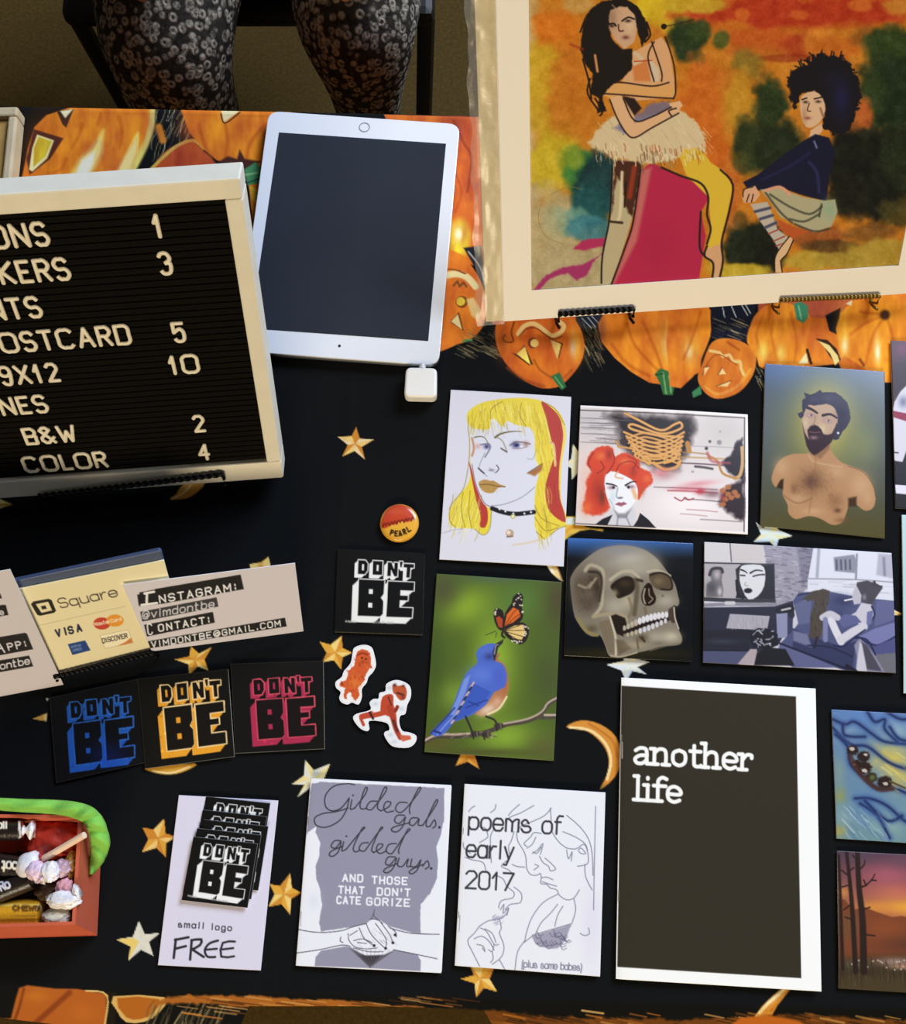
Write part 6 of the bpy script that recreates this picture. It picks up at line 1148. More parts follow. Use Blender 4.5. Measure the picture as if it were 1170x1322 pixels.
def person():
    kl, kr = un(205, 62, .56), un(462, 52, .56)
    hipy = max(kl[1], kr[1]) + .40; cx = (kl[0]+kr[0])/2
    root = empty('person', (cx, hipy, 0))
    hl, hr = np.array([cx-.095, hipy, .568]), np.array([cx+.095, hipy, .568]); pel = np.array([cx, hipy+.03, .59])
    pts = [pel, hl, hl*.45+kl*.55+(0, 0, .005), kl, (kl[0]+.01, kl[1]+.02, .30), (kl[0]+.01, kl[1]+.05, .09), (kl[0], kl[1]-.07, .045),
           hr, hr*.45+kr*.55+(0, 0, .005), kr, (kr[0]-.005, kr[1]+.02, .30), (kr[0]-.005, kr[1]+.05, .09), (kr[0], kr[1]-.07, .045),
           (cx, hipy+.04, .76), (cx, hipy+.03, .97), (cx, hipy+.025, 1.09), (cx, hipy+.01, 1.17), (cx, hipy-.01, 1.27),
           (cx-.17, hipy+.03, 1.02), (cx-.22, hipy-.02, .78), (cx-.16, hipy-.2, .665), (cx-.12, hipy-.26, .655), (cx+.17, hipy+.03, 1.02), (cx+.22, hipy-.02, .78), (cx+.16, hipy-.2, .665), (cx+.12, hipy-.26, .655)]
    ed = [(0, 1), (1, 2), (2, 3), (3, 4), (4, 5), (5, 6), (0, 7), (7, 8), (8, 9), (9, 10), (10, 11), (11, 12), (0, 13), (13, 14), (14, 15), (15, 16), (16, 17), (14, 18), (18, 19), (19, 20), (20, 21), (14, 22), (22, 23), (23, 24), (24, 25)]
    rad = [.08, .06, .05, .04, .026, .024, .03, .06, .05, .04, .02, .02, .03, (.11, .085), (.13, .09), .045, .062, .078, .045, .036, .03, .024, .045, .036, .03, .024]
    body = skin('body', pts, ed, rad, M_skin, root)
    kd = lambda p, dy, z: (p[0], p[1]+dy, z)
    lg = skin('leggings', [pel, pts[1], pts[2], pts[3], kd(kl, .012, .44), pts[4], pts[5], pts[7], pts[8], pts[9], kd(kr, .02, .455), pts[10], pts[11]], [(0, 1), (1, 2), (2, 3), (3, 4), (4, 5), (5, 6), (0, 7), (7, 8), (8, 9), (9, 10), (10, 11), (11, 12)], [.135, .112, .104, .086, .068, .054, .044, .112, .102, .078, .048, .042, .038], M_leg, root)
    skin('top', [pts[13], pts[14], pts[0], pts[18], pts[19], pts[20], pts[22], pts[23], pts[24], (cx, hipy+.028, 1.075)], [(2, 0), (0, 1), (1, 3), (3, 4), (4, 5), (1, 6), (6, 7), (7, 8), (1, 9)], [(.145, .12), (.175, .125), .135, .082, .055, .044, .082, .055, .044, .078], M_top, root)
    skin('hair', [(cx, hipy+.025, 1.335), (cx, hipy+.045, 1.285), (cx, hipy+.065, 1.19), (cx, hipy+.085, 1.06)], [(0, 1), (1, 2), (2, 3)], [.066, .080, .070, .045], M_hair, root)
    for k, sx in ((6, -1), (12, 1)):
        p = np.array(pts[k]); skin('shoe', [p+(0, .13, -.003), p+(0, .03, -.003), p+(0, -.09, -.008)], [(0, 1), (1, 2)], [.042, .042, .036], M_shoe, root)
    # face: eyes, nose, mouth, ears
    fy = hipy-.01-.078
    for s_ in (-1, 1):
        m = MB(); m.tube([(cx+s_*.028-.010, fy+.010, 1.262), (cx+s_*.028, fy+.006, 1.263), (cx+s_*.028+.010, fy+.010, 1.262)], .0055, 8); child('eye', m.V, m.F, M_hair, root, smooth=True)
        m = MB(); m.tube([(cx+s_*.076, hipy, 1.275), (cx+s_*.080, hipy+.002, 1.255), (cx+s_*.074, hipy, 1.235)], .010, 8, .007); child('ear', m.V, m.F, M_skin, root, smooth=True)
    m = MB(); m.tube([(cx, fy+.006, 1.262), (cx, fy-.006, 1.238), (cx, fy+.006, 1.228)], .007, 8, .010); child('nose', m.V, m.F, M_skin, root, smooth=True)
    m = MB(); m.tube([(cx-.020, fy+.020, 1.203), (cx, fy+.012, 1.201), (cx+.020, fy+.020, 1.203)], .0055, 8); child('mouth', m.V, m.F, pmat('lips', '8a4a44', .5), root, smooth=True)
    # hands resting on the thighs: palm, four fingers and a thumb each
    for s_ in (-1, 1):
        w = np.array([cx+s_*.12, hipy-.26, .655]); P_ = [w, w+(0, -.05, .0)]; E_ = [(0, 1)]; R_ = [(.026, .014), (.034, .013)]
        for f in range(4):
            b = w + (s_*(.027-.018*f), -.085, .001); n = len(P_); ln = (.055, .068, .072, .062)[f]
            P_ += [b, b+(0, -ln*.55, -.006), b+(0, -ln, -.02)]; E_ += [(1, n), (n, n+1), (n+1, n+2)]; R_ += [.0095, .0085, .0072]
        n = len(P_); b = w + (-s_*.03, -.03, -.002); P_ += [b, b+(-s_*.018, -.03, -.004), b+(-s_*.02, -.055, -.012)]; E_ += [(0, n), (n, n+1), (n+1, n+2)]; R_ += [.011, .010, .008]
        skin('hand', P_, E_, R_, M_skin, root)
    tag(root.o, 'seated person in black and cream patterned leggings, knees towards the table', 'person')
person()
# ------------------------------------------------------------------ easels
def twist(m, a, b, r=.0022, amp=.0021, turns=14):
    a, b = np.asarray(a, float), np.asarray(b, float); t = (b-a)/np.linalg.norm(b-a); p = np.cross(t, EZ); p /= np.linalg.norm(p); q = np.cross(t, p)
    n = turns*10
    for ph in (0, math.pi):
        m.tube([a+(b-a)*k/n + (p*math.cos(ph+2*math.pi*turns*k/n/2*1.)+q*math.sin(ph+2*math.pi*turns*k/n/2*1.))*amp for k in range(n+1)], r, 6)
def easel(name, a, b, e, up, n, mat, height, lip=.012, turns=22, r=.0018):
    # a..b: ends of the front ledge in the world; the board leans on two rails behind it
    a, b = np.asarray(a, float), np.asarray(b, float); mid = (a+b)/2
    root = empty(name, (mid[0], mid[1], ZT+ZC)); nb = -np.asarray(n)
    m = MB(); twist(m, a, b, r, r*.95, turns); child('ledge', m.V, m.F, mat, root, smooth=True)
    zt = ZT+ZC+r
    for p in (a, b):
        back = p + nb*.035; foot = np.array([back[0], back[1], zt]); f0 = np.array([p[0], p[1], zt])
        m = MB(); m.tube([p, p-up*lip*.6+nb*.002, p+nb*.02-up*lip, back], r, 6); child('hook', m.V, m.F, mat, root, smooth=True)
        m = MB(); m.tube([p-up*lip, f0-nb*0, foot], r, 6); child('foot', m.V, m.F, mat, root, smooth=True)
    for p in (a*.75+b*.25, a*.25+b*.75):
        s_ = p + nb*.035; s_ = s_ - up*.004; tpp = s_ + up*height
        m = MB(); m.tube([np.array([s_[0], s_[1], zt]), s_, tpp], r, 6); child('back_rail', m.V, m.F, mat, root, smooth=True)
    tpp = mid + nb*.035 + up*height
    m = MB(); m.tube([mid*.0+(a*.75+b*.25)+nb*.035+up*height, (a*.25+b*.75)+nb*.035+up*height], r, 6); child('top_bar', m.V, m.F, mat, root, smooth=True)
    hz = np.array([nb[0], nb[1], 0]); hz /= np.linalg.norm(hz)
    leg = tpp + hz*.03; leg = np.array([leg[0], leg[1], zt]); m = MB(); m.tube([tpp, leg], r, 6); child('back_leg', m.V, m.F, mat, root, smooth=True)
    return root.o

# ------------------------------------------------------------------ letter board
_, BRp, e, up, n = plane_from((0, 644), (366, 617), .022, 60.)
Bo = BRp; BW = .385; up = unp(309.5, 230, Bo, n) - Bo; up /= np.linalg.norm(up)
def bl(u, v):
    q = unp(u, v, Bo, n) - Bo; c_ = e@up; a_, b_ = q@e, q@up; y = (b_-a_*c_)/(1-c_*c_); return float(a_-y*c_), float(y)
BH = bl(309.5, 230)[1]
itr = bl(848/2.925, 220+112/2.925); ibr = bl(1008/2.925, 220+1103/2.925); fw_t, fw_r, fw_b = BH-itr[1], -(itr[0]+ibr[0])/2, ibr[1]
fr = (Bo, e, up, n); rb = empty('letter_board', tuple(Bo - e*BW/2 + np.array([0, 0, -.002])))
D0 = -.023
for x0_, x1_, y0_, y1_ in ((-BW, 0, BH-fw_t, BH), (-BW, 0, 0, fw_b), (-fw_r, 0, fw_b, BH-fw_t), (-BW, -BW+fw_r, fw_b, BH-fw_t)):
    m = MB(); m.box(fr, x0_, x1_, y0_, y1_, D0, 0); o = child('frame_bar', m.V, m.F, M_frame, rb); fix_normals(o); bevel(o, .0012)
m = MB(); rows = 44; y0_, y1_ = fw_b, BH-fw_t
for k in range(rows):
    a_, b_ = y0_+(y1_-y0_)*k/rows, y0_+(y1_-y0_)*(k+1)/rows; m.box(fr, -BW+fw_r, -fw_r, a_+.0003, b_-.0006, -.010, -.0045)
m.box(fr, -BW+fw_r, -fw_r, y0_, y1_, -.016, -.0062); child('felt_panel', m.V, m.F, M_felt, rb)
m = MB(); m.box(fr, -BW+.006, -.006, .006, BH-.006, D0-.001, -.016); child('back_panel', m.V, m.F, M_chair, rb)
CAP = bl(150/2.925, 220+192/2.925)[1] - bl(150/2.925, 220+288/2.925)[1] - .0026
LW = {'I': .45, '1': .6, 'O': 1.45, 'C': 1.35, '2': .95, '3': .9, '4': .95, '5': .9, '9': .95, 'W': 1.6, 'X': 1.15, '&': 1.25, 'E': .95, 'D': 1.2, 'N': 1.2, 'A': 1.25, 'L': .9}
def glyph(ch, sx=.74):
    # a moulded plastic letter: rounded strokes of one width
    gw = LW.get(ch, 1.08); u = CAP/6; m = MB(); w = 4*gw*u*sx if gw >= .6 else .1*u
    for seg in GL[ch].split('|'):
        q = []
        for tk in seg.lstrip('~').split(): q.append(((int(tk[0])*gw if gw >= .6 else int(tk[0])-2)*u*sx, (int(tk[1])-2)*u, 0.))
        q = np.array(q); q = np.c_[spl(q[:, :2], 5), np.zeros(len(spl(q[:, :2], 5)))] if seg[0] == '~' and len(q) > 2 else q
        if seg[0] == '~': m.tube(q, .00155, 8)
        else:
            for a_, b_ in zip(q[:-1], q[1:]):
                d_ = (b_-a_)/np.linalg.norm(b_-a_)*.0011; m.tube([a_-d_, a_-d_*.3, b_+d_*.3, b_+d_], lambda t: .00155 if .1 < t < .9 else .0011, 8)
    V = np.array(m.V); V[:, 2] *= .8; return V, m.F, w
def board_text(st, rx, ry, lead=''):
    # right end of the baseline given in the photograph; letters run to the left of it
    x, y = bl(rx/2.925, 220+ry/2.925)
    for ch in reversed(lead+st):
        V, Fc, w = glyph(ch); x -= w
        P_ = Bo + np.outer(V[:, 0]+x, e) + np.outer(V[:, 1]+y, up) + np.outer(V[:, 2], n) + n*(-.0034)
        child('letter', P_, Fc, M_letter, rb, smooth=True); x -= CAP*.31
for args in (('ONS', 182, 288, 'BUTT'), ('KERS', 262, 418, 'STIC'), ('NTS', 155, 560, 'PRI'), ('OSTCARD', 492, 662, 'P'), ('9X12', 222, 803, ''), ('NES', 178, 920, 'ZI'), ('B&W', 287, 1030, ''), ('COLOR', 403, 1127, ''),
             ('1', 615, 258, ''), ('3', 647, 397, ''), ('5', 697, 653, ''), ('1O', 750, 770, ''), ('2', 772, 993, ''), ('4', 790, 1099, '')): board_text(*args)
tag(rb.o, 'black felt letter board with white price letters in a cream frame', 'letter board')
ea, eb = unp(50, 640.5, Bo+n*.004, n), unp(287, 612.5, Bo+n*.004, n)
o = easel('wire_easel', ea, eb, e, up, n, M_wire, .12, turns=26, r=.0013); tag(o, 'black twisted wire easel holding up the letter board', 'easel')

# ------------------------------------------------------------------ small wooden frame at the left edge
zf = ZT+ZC+.0165; c1 = un(23, 137, zf); c2 = un(14, 226, zf); uf = (c2-c1)/np.linalg.norm(c2-c1); ef = np.array([-uf[1], uf[0], 0.])*-1
ef = ef if ef[0] < 0 else -ef
frf = (c1, ef, uf, EZ); rf = empty('picture_frame', tuple(c1 + ef*.09 + uf*.06 - EZ*.0165)); FW, FH = .19, .125
M_wood = pmat('tan_wood', 'cdb892', .6, noise=.12, nscale=50, bump=.15); M_kraft = pmat('tan_panel', 'b08a4a', .7, noise=.2, nscale=30)
for a_ in ((0, FW, 0, .010), (0, FW, FH-.010, FH), (0, .008, .010, FH-.010), (FW-.008, FW, .010, FH-.010)):
    m = MB(); m.box(frf, *a_, -.0163, 0); o = child('frame_bar', m.V, m.F, M_wood, rf); fix_normals(o); bevel(o, .002)
m = MB(); m.box(frf, .008, FW-.008, .010, FH-.010, -.015, -.005); o = child('panel', m.V, m.F, M_kraft, rf); fix_normals(o)
tag(rf.o, 'tan wooden frame lying at the left edge, behind the letter board', 'frame')

# ------------------------------------------------------------------ tablet
def rrect(W, r, k=6):
    W = np.array(W, float); c = W.mean(0); out = []
    for i in range(4):
        p, a_, b_ = W[i], W[i-1], W[(i+1) % 4]; da = (a_-p)/np.linalg.norm(a_-p); db = (b_-p)/np.linalg.norm(b_-p)
        for j in range(k+1):
            t = j/k; q0, q1 = p+da*r, p+db*r; out.append((q0*(1-t)**2 + p*2*t*(1-t) + q1*t*t))
    return out
M_ipad = pmat('white_glass', 'e4e6ec', .25, spec=.5, coat=.3); M_alu = pmat('silver_aluminium', 'c8c9cc', .35, .9); M_screen = pmat('dark_screen', '2e323c', .12, spec=.5, noise=.08, nscale=9); M_ring = pmat('silver_ring', 'b9bcc4', .3, .5)
zt_ = ZT+ZC; Q = [un(*p, z=zt_+.0085) for p in ((347, 143), (594, 160), (566.5, 472), (305, 453))]
rp = empty('tablet', tuple(np.mean(Q, 0) - (0, 0, .0085)))
m = MB(); m.prism([p-(0, 0, .0085) for p in rrect(Q, .011)], np.array([0, 0, .0062])); o = child('body', m.V, m.F, M_alu, rp); fix_normals(o); bevel(o, .002)
m = MB(); m.prism([p-(0, 0, .0023) for p in rrect(Q, .011)], np.array([0, 0, .0023])); o = child('glass_front', m.V, m.F, M_ipad, rp); fix_normals(o); bevel(o, .0006)
S_ = [un(*p, z=zt_+.0086) for p in ((360.3, 171), (576, 185.6), (553, 440.3), (323.5, 424))]
m = MB(); m.prism([p-(0, 0, .0005) for p in S_], np.array([0, 0, .0006])); o = child('screen', m.V, m.F, M_screen, rp); fix_normals(o)
def ring(c, r0, r1, z, k=28):
    V, Fc = [], []
    for i in range(k):
        q = 2*math.pi*i/k
        for rr in (r0, r1): V.append((c[0]+rr*math.cos(q), c[1]+rr*math.sin(q), z))
    for i in range(k): a_ = 2*i; b_ = 2*((i+1) % k); Fc.append((a_, a_+1, b_+1, b_))
    return V, Fc
c_ = un(470.7, 164.4, zt_+.0086); V, Fc = ring(c_, .0042, .0050, zt_+.0088); o = child('home_button', V, Fc, M_ring, rp); o['label'] = 'round silver home button'
c_ = un(438.4, 446.6, zt_+.0086); m = MB(); m.prism([np.array([c_[0]+.0012*math.cos(q), c_[1]+.0012*math.sin(q), zt_+.0084]) for q in np.linspace(0, 6.28, 13)[:-1]], np.array([0, 0, .0004])); o = child('camera_lens', m.V, m.F, M_chair, rp); o['label'] = 'small dark camera lens'
tag(rp.o, 'white tablet with a dark screen lying by the letter board', 'tablet')

# ------------------------------------------------------------------ card reader plugged into the tablet
M_reader = pmat('white_plastic', 'e9e6e0', .4)
Q = [un(*p, z=zt_+.013) for p in ((524, 473.5), (564.5, 474.5), (564, 513), (521.5, 512))]
rr_ = empty('card_reader', tuple(np.mean(Q, 0) - (0, 0, .013)))
m = MB(); m.prism([p-(0, 0, .013) for p in rrect(Q, .005)], np.array([0, 0, .013])); o = child('body', m.V, m.F, M_reader, rr_); fix_normals(o); bevel(o, .0022, 3)
m = MB(); a_ = un(545, 476, zt_+.006); b_ = un(546, 470.5, zt_+.006); m.tube([a_, b_], .003, 12); o = child('plug', m.V, m.F, M_reader, rr_)
tag(rr_.o, 'small square white card reader plugged into the tablet', 'card reader')

# ------------------------------------------------------------------ big matted print in a clear sleeve
Pl, Pr, e2, up2, n2 = plane_from((650, 415), (1170, 379), .016, 45.)
def p2(u, v, off=0.): return unp(u, v, Pl+n2*off, n2)
def l2(u, v): q = p2(u, v)-Pl; return float(q@e2), float(q@up2)
rm = empty('matted_print', tuple((Pl+Pr)/2 - (0, 0, .014)))
fr2 = (Pl, e2, up2, n2)
pic = [l2(*p) for p in ((681, -2), (1161, 341.5), (688, 376.5))]
PX0, PX1, PY0 = (pic[2][0]+pic[0][0])/2, pic[1][0], (pic[2][1]+pic[1][1])/2
PY1 = pic[0][1]+.012; MX0, MX1, MY0, MY1 = 0., PX1+.027, 0., PY1+.026
M_mat = pmat('cream_mat_board', 'f3ebdc', .8, spec=.2, bump=.05); M_back = pmat('cream_backing', 'dcc890', .45, noise=.10, nscale=40, bump=.9, bscale=90)
m = MB(); m.box(fr2, -.0145, MX1+.004, .0, MY1, -.007, -.0022); o = child('backing_board', m.V, m.F, M_back, rm); fix_normals(o)
for a_ in ((MX0, PX0, MY0, MY1), (PX1, MX1, MY0, MY1), (PX0, PX1, MY0, PY0), (PX0, PX1, PY1, MY1)):
    m = MB(); m.box(fr2, *a_, -.0022, 0); child('mat_border', m.V, m.F, M_mat, rm)
PW = [Pl+e2*x+up2*y-n2*.0014 for x, y in ((PX0, PY1), (PX1, PY1), (PX1, PY0), (PX0, PY0))]
ppx = [tuple(float(v) for v in proj(p)) for p in PW]
V, Fq, nn = sheet_geo(PW, ppx, n2, .0004, res=1.2)
col = np.empty((len(V), 3)); GP = (1.0, 1.0, 1.05); col[:nn] = paint(V[:nn], art_print, GP); col[nn:] = .8
o = child('picture', V, Fq, M_paper, rm, col=col); o['label'] = 'orange and green watercolour of two figures'
def clear():
    m = bpy.data.materials.new('clear_film'); m.use_nodes = True; nt = m.node_tree; nt.nodes.clear(); N = nt.nodes.new
    out = N('ShaderNodeOutputMaterial'); mx = N('ShaderNodeMixShader'); tr = N('ShaderNodeBsdfTransparent'); gl = N('ShaderNodeBsdfGlossy'); df = N('ShaderNodeBsdfDiffuse'); m2 = N('ShaderNodeMixShader')
    tr.inputs[0].default_value = (.97, .97, .96, 1); gl.inputs['Roughness'].default_value = .34; df.inputs[0].default_value = (.55, .53, .52, 1)
    tc = N('ShaderNodeTexCoord'); nz = N('ShaderNodeTexNoise'); nz.inputs['Scale'].default_value = 55; nz.inputs['Detail'].default_value = 4; nt.links.new(tc.outputs['Object'], nz.inputs['Vector'])
    bp = N('ShaderNodeBump'); bp.inputs['Strength'].default_value = .35; bp.inputs['Distance'].default_value = .002; nt.links.new(nz.outputs['Fac'], bp.inputs['Height']); nt.links.new(bp.outputs['Normal'], gl.inputs['Normal'])
    mx.inputs[0].default_value = .08; nt.links.new(tr.outputs[0], mx.inputs[1]); nt.links.new(gl.outputs[0], mx.inputs[2])
    m2.inputs[0].default_value = .16; nt.links.new(mx.outputs[0], m2.inputs[1]); nt.links.new(df.outputs[0], m2.inputs[2]); nt.links.new(m2.outputs[0], out.inputs[0]); return m
M_film = clear()
lf0, lf1 = l2(601, 0)[0], l2(616, 412)[0]
nu, nv = 14, 60; V = []
for j in range(nv+1):
    for i in range(nu+1):
        u, v = i/nu, j/nv; y = -.002+(MY1+.004)*v; xl = lf1+(lf0-lf1)*v - .001*math.sin(v*31) - .0006*math.sin(v*77); x = xl + (0.001-xl)*u
        V.append(Pl + e2*x + up2*y + n2*(.0006 + .0022*(vnoise(np.array([u*5.]), np.array([v*26.]), 5)[0])*(1-u)*1.6))
Fq = [(j*(nu+1)+i, j*(nu+1)+i+1, (j+1)*(nu+1)+i+1, (j+1)*(nu+1)+i) for j in range(nv) for i in range(nu)]
o = child('sleeve', V, Fq, M_film, rm, smooth=True); o['label'] = 'clear crinkled plastic sleeve edge'
tag(rm.o, 'large cream matted watercolour print leaning in a clear plastic sleeve', 'art print')
ea, eb = p2(722, 405.5, .003), p2(819, 399, .003)
o = easel('wire_easel', ea, eb, e2, up2, n2, M_wire, .13, turns=13, r=.0014); tag(o, 'black wire easel under the left part of the large print', 'easel')
ea, eb = p2(1008, 387.5, .003), p2(1136, 382, .003)
o = easel('wire_easel', ea, eb, e2, up2, n2, M_brass, .13, turns=26, r=.0012); tag(o, 'brass twisted wire easel under the right part of the large print', 'easel')

# ------------------------------------------------------------------ payment sign and the two contact slips leaning on it
Sl, Sr, e3, up3, n3 = plane_from((66, 872), (196, 843), .017, 56.)
GS = (1.02, 1.13, 1.42)
rs = empty('payment_sign', tuple(un(140, 860, ZT+ZC)))
W = [unp(*q, Sl-n3*.0030, n3) for q in SIGN_Q]
V, Fq, nn = sheet_geo(W, SIGN_Q, n3, .0012); col = np.empty((len(V), 3)); col[:nn] = paint(V[:nn], art_sign, (1.12, 1.16, 1.3)); col[nn:] = L('e0d8b8'); o = child('front_card', V, Fq, M_card, rs, col=col)
q = [unp(*p, Sl-n3*.0046, n3) for p in ((12, 751.5), (205, 711), (208.5, 713), (238, 826), (66, 872))]
m = MB(); m.prism([p-n3*.004 for p in q], n3*.004); o = child('back_panel', m.V, m.F, pmat('navy_board', '3c4966', .5), rs); fix_normals(o); bevel(o, .0008); o['label'] = 'navy backing panel'
tag(rs.o, 'cream card payment sign with bank card logos between two paper slips', 'sign')
o = sheet('paper_slip', SLIP_Q, art_slip, M_paper, plane=(Sl, n3), off=.0, gain=GS, thick=.0005); tag(o, 'paper slip with white on black contact lettering, leaning right of the payment sign', 'paper slip')
o = sheet('paper_slip', SLIP2_Q, art_slip2, M_paper, plane=(Sl, n3), off=.0, gain=GS, thick=.0005); tag(o, 'paper slip with App lettering, cut off at the left edge of the photo', 'paper slip')
ea, eb = unp(70, 874, Sl+n3*.001, n3), unp(197, 843.5, Sl+n3*.002, n3)
o = easel('wire_easel', ea, eb, e3, up3, n3, M_wire, .05, turns=20, lip=.005, r=.0011); tag(o, 'small black twisted wire easel under the payment sign', 'easel')
# ------------------------------------------------------------------ prints lying on the cloth
def flat(key, name, label, cat, mat, z=ZC+.0003, thick=.0006, bow=.0012, group=None, gain=GAIN, seed=1, **k):
    o = sheet(name, CARDS_Q[key], ORDER[key][0], mat, z=z+thick, thick=thick, bow=bow, gain=gain, seed=seed, **k); tag(o, label, cat, group); return o
G1 = 'art postcards on the cloth'
flat('blonde', 'art_postcard', 'white postcard drawing of a yellow haired woman with a black choker', 'postcard', M_card, group=G1, seed=1)
flat('redhair', 'art_postcard', 'white bordered postcard of a red haired woman and tangled orange cords', 'postcard', M_card, group=G1, seed=2)
flat('beard', 'art_postcard', 'olive postcard of a bearded bare-chested bust', 'postcard', M_gloss, group=G1, gain=(0.84, 0.84, 0.8064), seed=3)
flat('bird', 'art_postcard', 'green postcard of a blue bird with a butterfly on its beak', 'postcard', M_card, group=G1, gain=(0.95, 0.95, 0.912), seed=4)
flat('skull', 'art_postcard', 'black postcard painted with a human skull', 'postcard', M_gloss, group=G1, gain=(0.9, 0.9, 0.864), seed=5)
flat('couch', 'art_postcard', 'purple grey postcard of a person on a sofa watching television', 'postcard', M_card, group=G1, gain=(0.9, 0.9, 0.864), seed=6)
flat('otters', 'art_postcard', 'blue and yellow postcard of otters in water at the right edge', 'postcard', M_card, group=G1, gain=(0.85, 0.85, 0.816), seed=7)
flat('sunset', 'art_postcard', 'sunset postcard with bare tree trunks in the lower right corner', 'postcard', M_card, group=G1, gain=(0.9, 0.9, 0.864), seed=8)
flat('collar', 'art_postcard', 'dark purple postcard with a red collar at the right edge', 'postcard', M_card, group=G1, seed=9)
flat('teal', 'art_postcard', 'pale teal postcard, only a sliver at the right edge', 'postcard', M_card, group=G1, seed=10)
G2 = 'square logo stickers'
M_stk = cmat('sticker_vinyl', .5, .2)
flat('white', 'logo_sticker', 'black square sticker with white block letters, below the round pin', 'sticker', M_stk, thick=.0006, bow=.0004, group=G2)
flat('blue', 'logo_sticker', 'black square sticker with blue block letters', 'sticker', M_stk, thick=.0004, bow=.0004, group=G2)
flat('red', 'logo_sticker', 'black square sticker with red block letters', 'sticker', M_stk, thick=.0004, bow=.0004, group=G2)
flat('orange', 'logo_sticker', 'black square sticker with orange block letters', 'sticker', M_stk, z=ZC+.0013, thick=.0004, bow=.0004, group=G2)
flat('free', 'price_card', 'white card lettered small logo FREE under a fan of stickers', 'card', M_paper, thick=.0004, bow=.0003)
LB = ('hindmost sticker of the fan on the white price card, its top row clear', 'second hindmost sticker of the fan on the white price card', 'middle sticker of the fan on the white price card', 'second foremost sticker of the fan on the white price card', 'foremost sticker of the fan on the white price card, lettering fully shown')
for k in range(5):
    zb = ZC + .0010 + .0007*k
    o = sheet('logo_sticker', STACK_Q[k], ORDER['stack%d' % k][0], M_stk, z=zb+.0005, thick=.0004, gain=GAIN, side='d8d8da'); tag(o, LB[k], 'sticker', 'fan of small logo stickers')

# booklets: cover, pages, staples
def booklet(key, label, pages, zz, mat, mar, staple):
    q = CARDS_Q[key]; zb = ZT+ZC+.0003
    W = [un(*p, z=zb+zz) for p in q]; c = np.mean(W, 0); root = empty('booklet', (c[0], c[1], zb))
    inn = [p + (c-p)*(mar+(.03 if k_ in (0, 3) else 0))*np.array([1, 1, 0]) for k_, p in enumerate(W)]
    m = MB()
    for k in range(pages): sh = np.array([.0004*math.sin(k*2.1)+.0008*(1-k/pages), -.0003*math.cos(k*1.7), 0]); m.prism([p - (0, 0, zz) + (0, 0, .0001+(zz-.0004)*k/pages) + sh for p in inn], np.array([0, 0, (zz-.0004)/pages*.8]))
    o = child('pages', m.V, m.F, M_white, root); fix_normals(o)
    V, Fq, nn = sheet_geo(W, q, (0, 0, 1), .0003); x, y = proj(V[:nn])
    # the cover bends down at its spine and lifts a little at the fore edge
    Wn = np.array(W); ex = (Wn[1]-Wn[0])/np.linalg.norm(Wn[1]-Wn[0]); u = (V-Wn[0])@ex/np.linalg.norm(Wn[1]-Wn[0]); V = V.copy(); V[:, 2] += -.0006*np.exp(-np.clip(u, 0, 1)*60)*(zz/.002) + .0012*np.clip(u-.4, 0, 1)**2
    col = np.empty((len(V), 3)); col[:nn] = paint(V[:nn], ORDER[key][0], GAIN); col[nn:] = L('e8e6e6')
    child('cover', V, Fq, mat, root, col=col)
    for t_ in staple:
        a_ = Wn[0]*(1-t_)+Wn[3]*t_; b_ = Wn[0]*(1-t_-.035)+Wn[3]*(t_+.035); off = np.array([.0010, 0, -.0006])
        mm = MB(); mm.tube([a_+off, b_+off], .0004, 6); child('staple', mm.V, mm.F, M_alu, root)
    tag(root.o, label, 'booklet', 'booklets in the front row')
booklet('gilded', 'grey and white booklet lettered Gilded gals with clasped hands', 5, .0018, M_paper, .012, (.22, .72))
booklet('poems', 'white booklet lettered poems of early 2017 with a line drawing', 6, .0020, M_paper, .012, (.25, .71))
booklet('another', 'tall dark booklet lettered another life with a white border', 8, .0028, cmat('glossy_cover', .24, .5), .008, (.2, .72))

# ------------------------------------------------------------------ die-cut stickers
def diecut(outline, art, name, label):
    zb = ZT+ZC+.0003; pts = [un(*p, z=zb+.0006) for p in [tuple(v) for v in spl(outline, 3, True)]]
    pp = np.array([p[:2] for p in pts]); lo, hi = pp.min(0), pp.max(0); st = .00055
    gx, gy = np.arange(lo[0], hi[0]+st, st), np.arange(lo[1], hi[1]+st, st); X, Y = np.meshgrid(gx, gy)
    P = Pic(X, Y); d, ins = P.dist(np.arange(X.size), pp, True); ok = (ins & (d > .0006)).reshape(X.shape)
    V = np.stack([X.ravel(), Y.ravel(), np.full(X.size, zb+.00072)], 1); i = np.arange(X.size).reshape(X.shape)
    keep = ok[:-1, :-1] & ok[1:, :-1] & ok[:-1, 1:] & ok[1:, 1:]; Fq = np.stack([i[:-1, :-1], i[:-1, 1:], i[1:, 1:], i[1:, :-1]], -1)[keep]
    used = np.unique(Fq); mp = np.full(X.size, -1); mp[used] = np.arange(len(used)); V = V[used]; Fq = mp[Fq]
    col = paint(V, art, GAIN); m = MB(); m.prism([p-(0, 0, .0006) for p in pts], np.array([0, 0, .0006]))
    VV = np.vstack([V, np.array(m.V)]); FF = [tuple(int(a) for a in f) for f in Fq] + [tuple(a+len(V) for a in f) for f in m.F]
    cc = np.vstack([col, np.tile(np.array(L('e7e5e8')), (len(m.V), 1))])
    if len(VV) >= 20000: raise RuntimeError('sticker too dense')
    o = mkmesh(name, VV, FF, M_card, col=cc); tag(o, label, 'sticker'); return o
diecut(DOG_O, art_dog, 'animal_sticker', 'white edged sticker of a shaggy orange dog')
diecut(CROUCH_O, art_crouch, 'figure_sticker', 'white edged sticker of a crouching red figure')

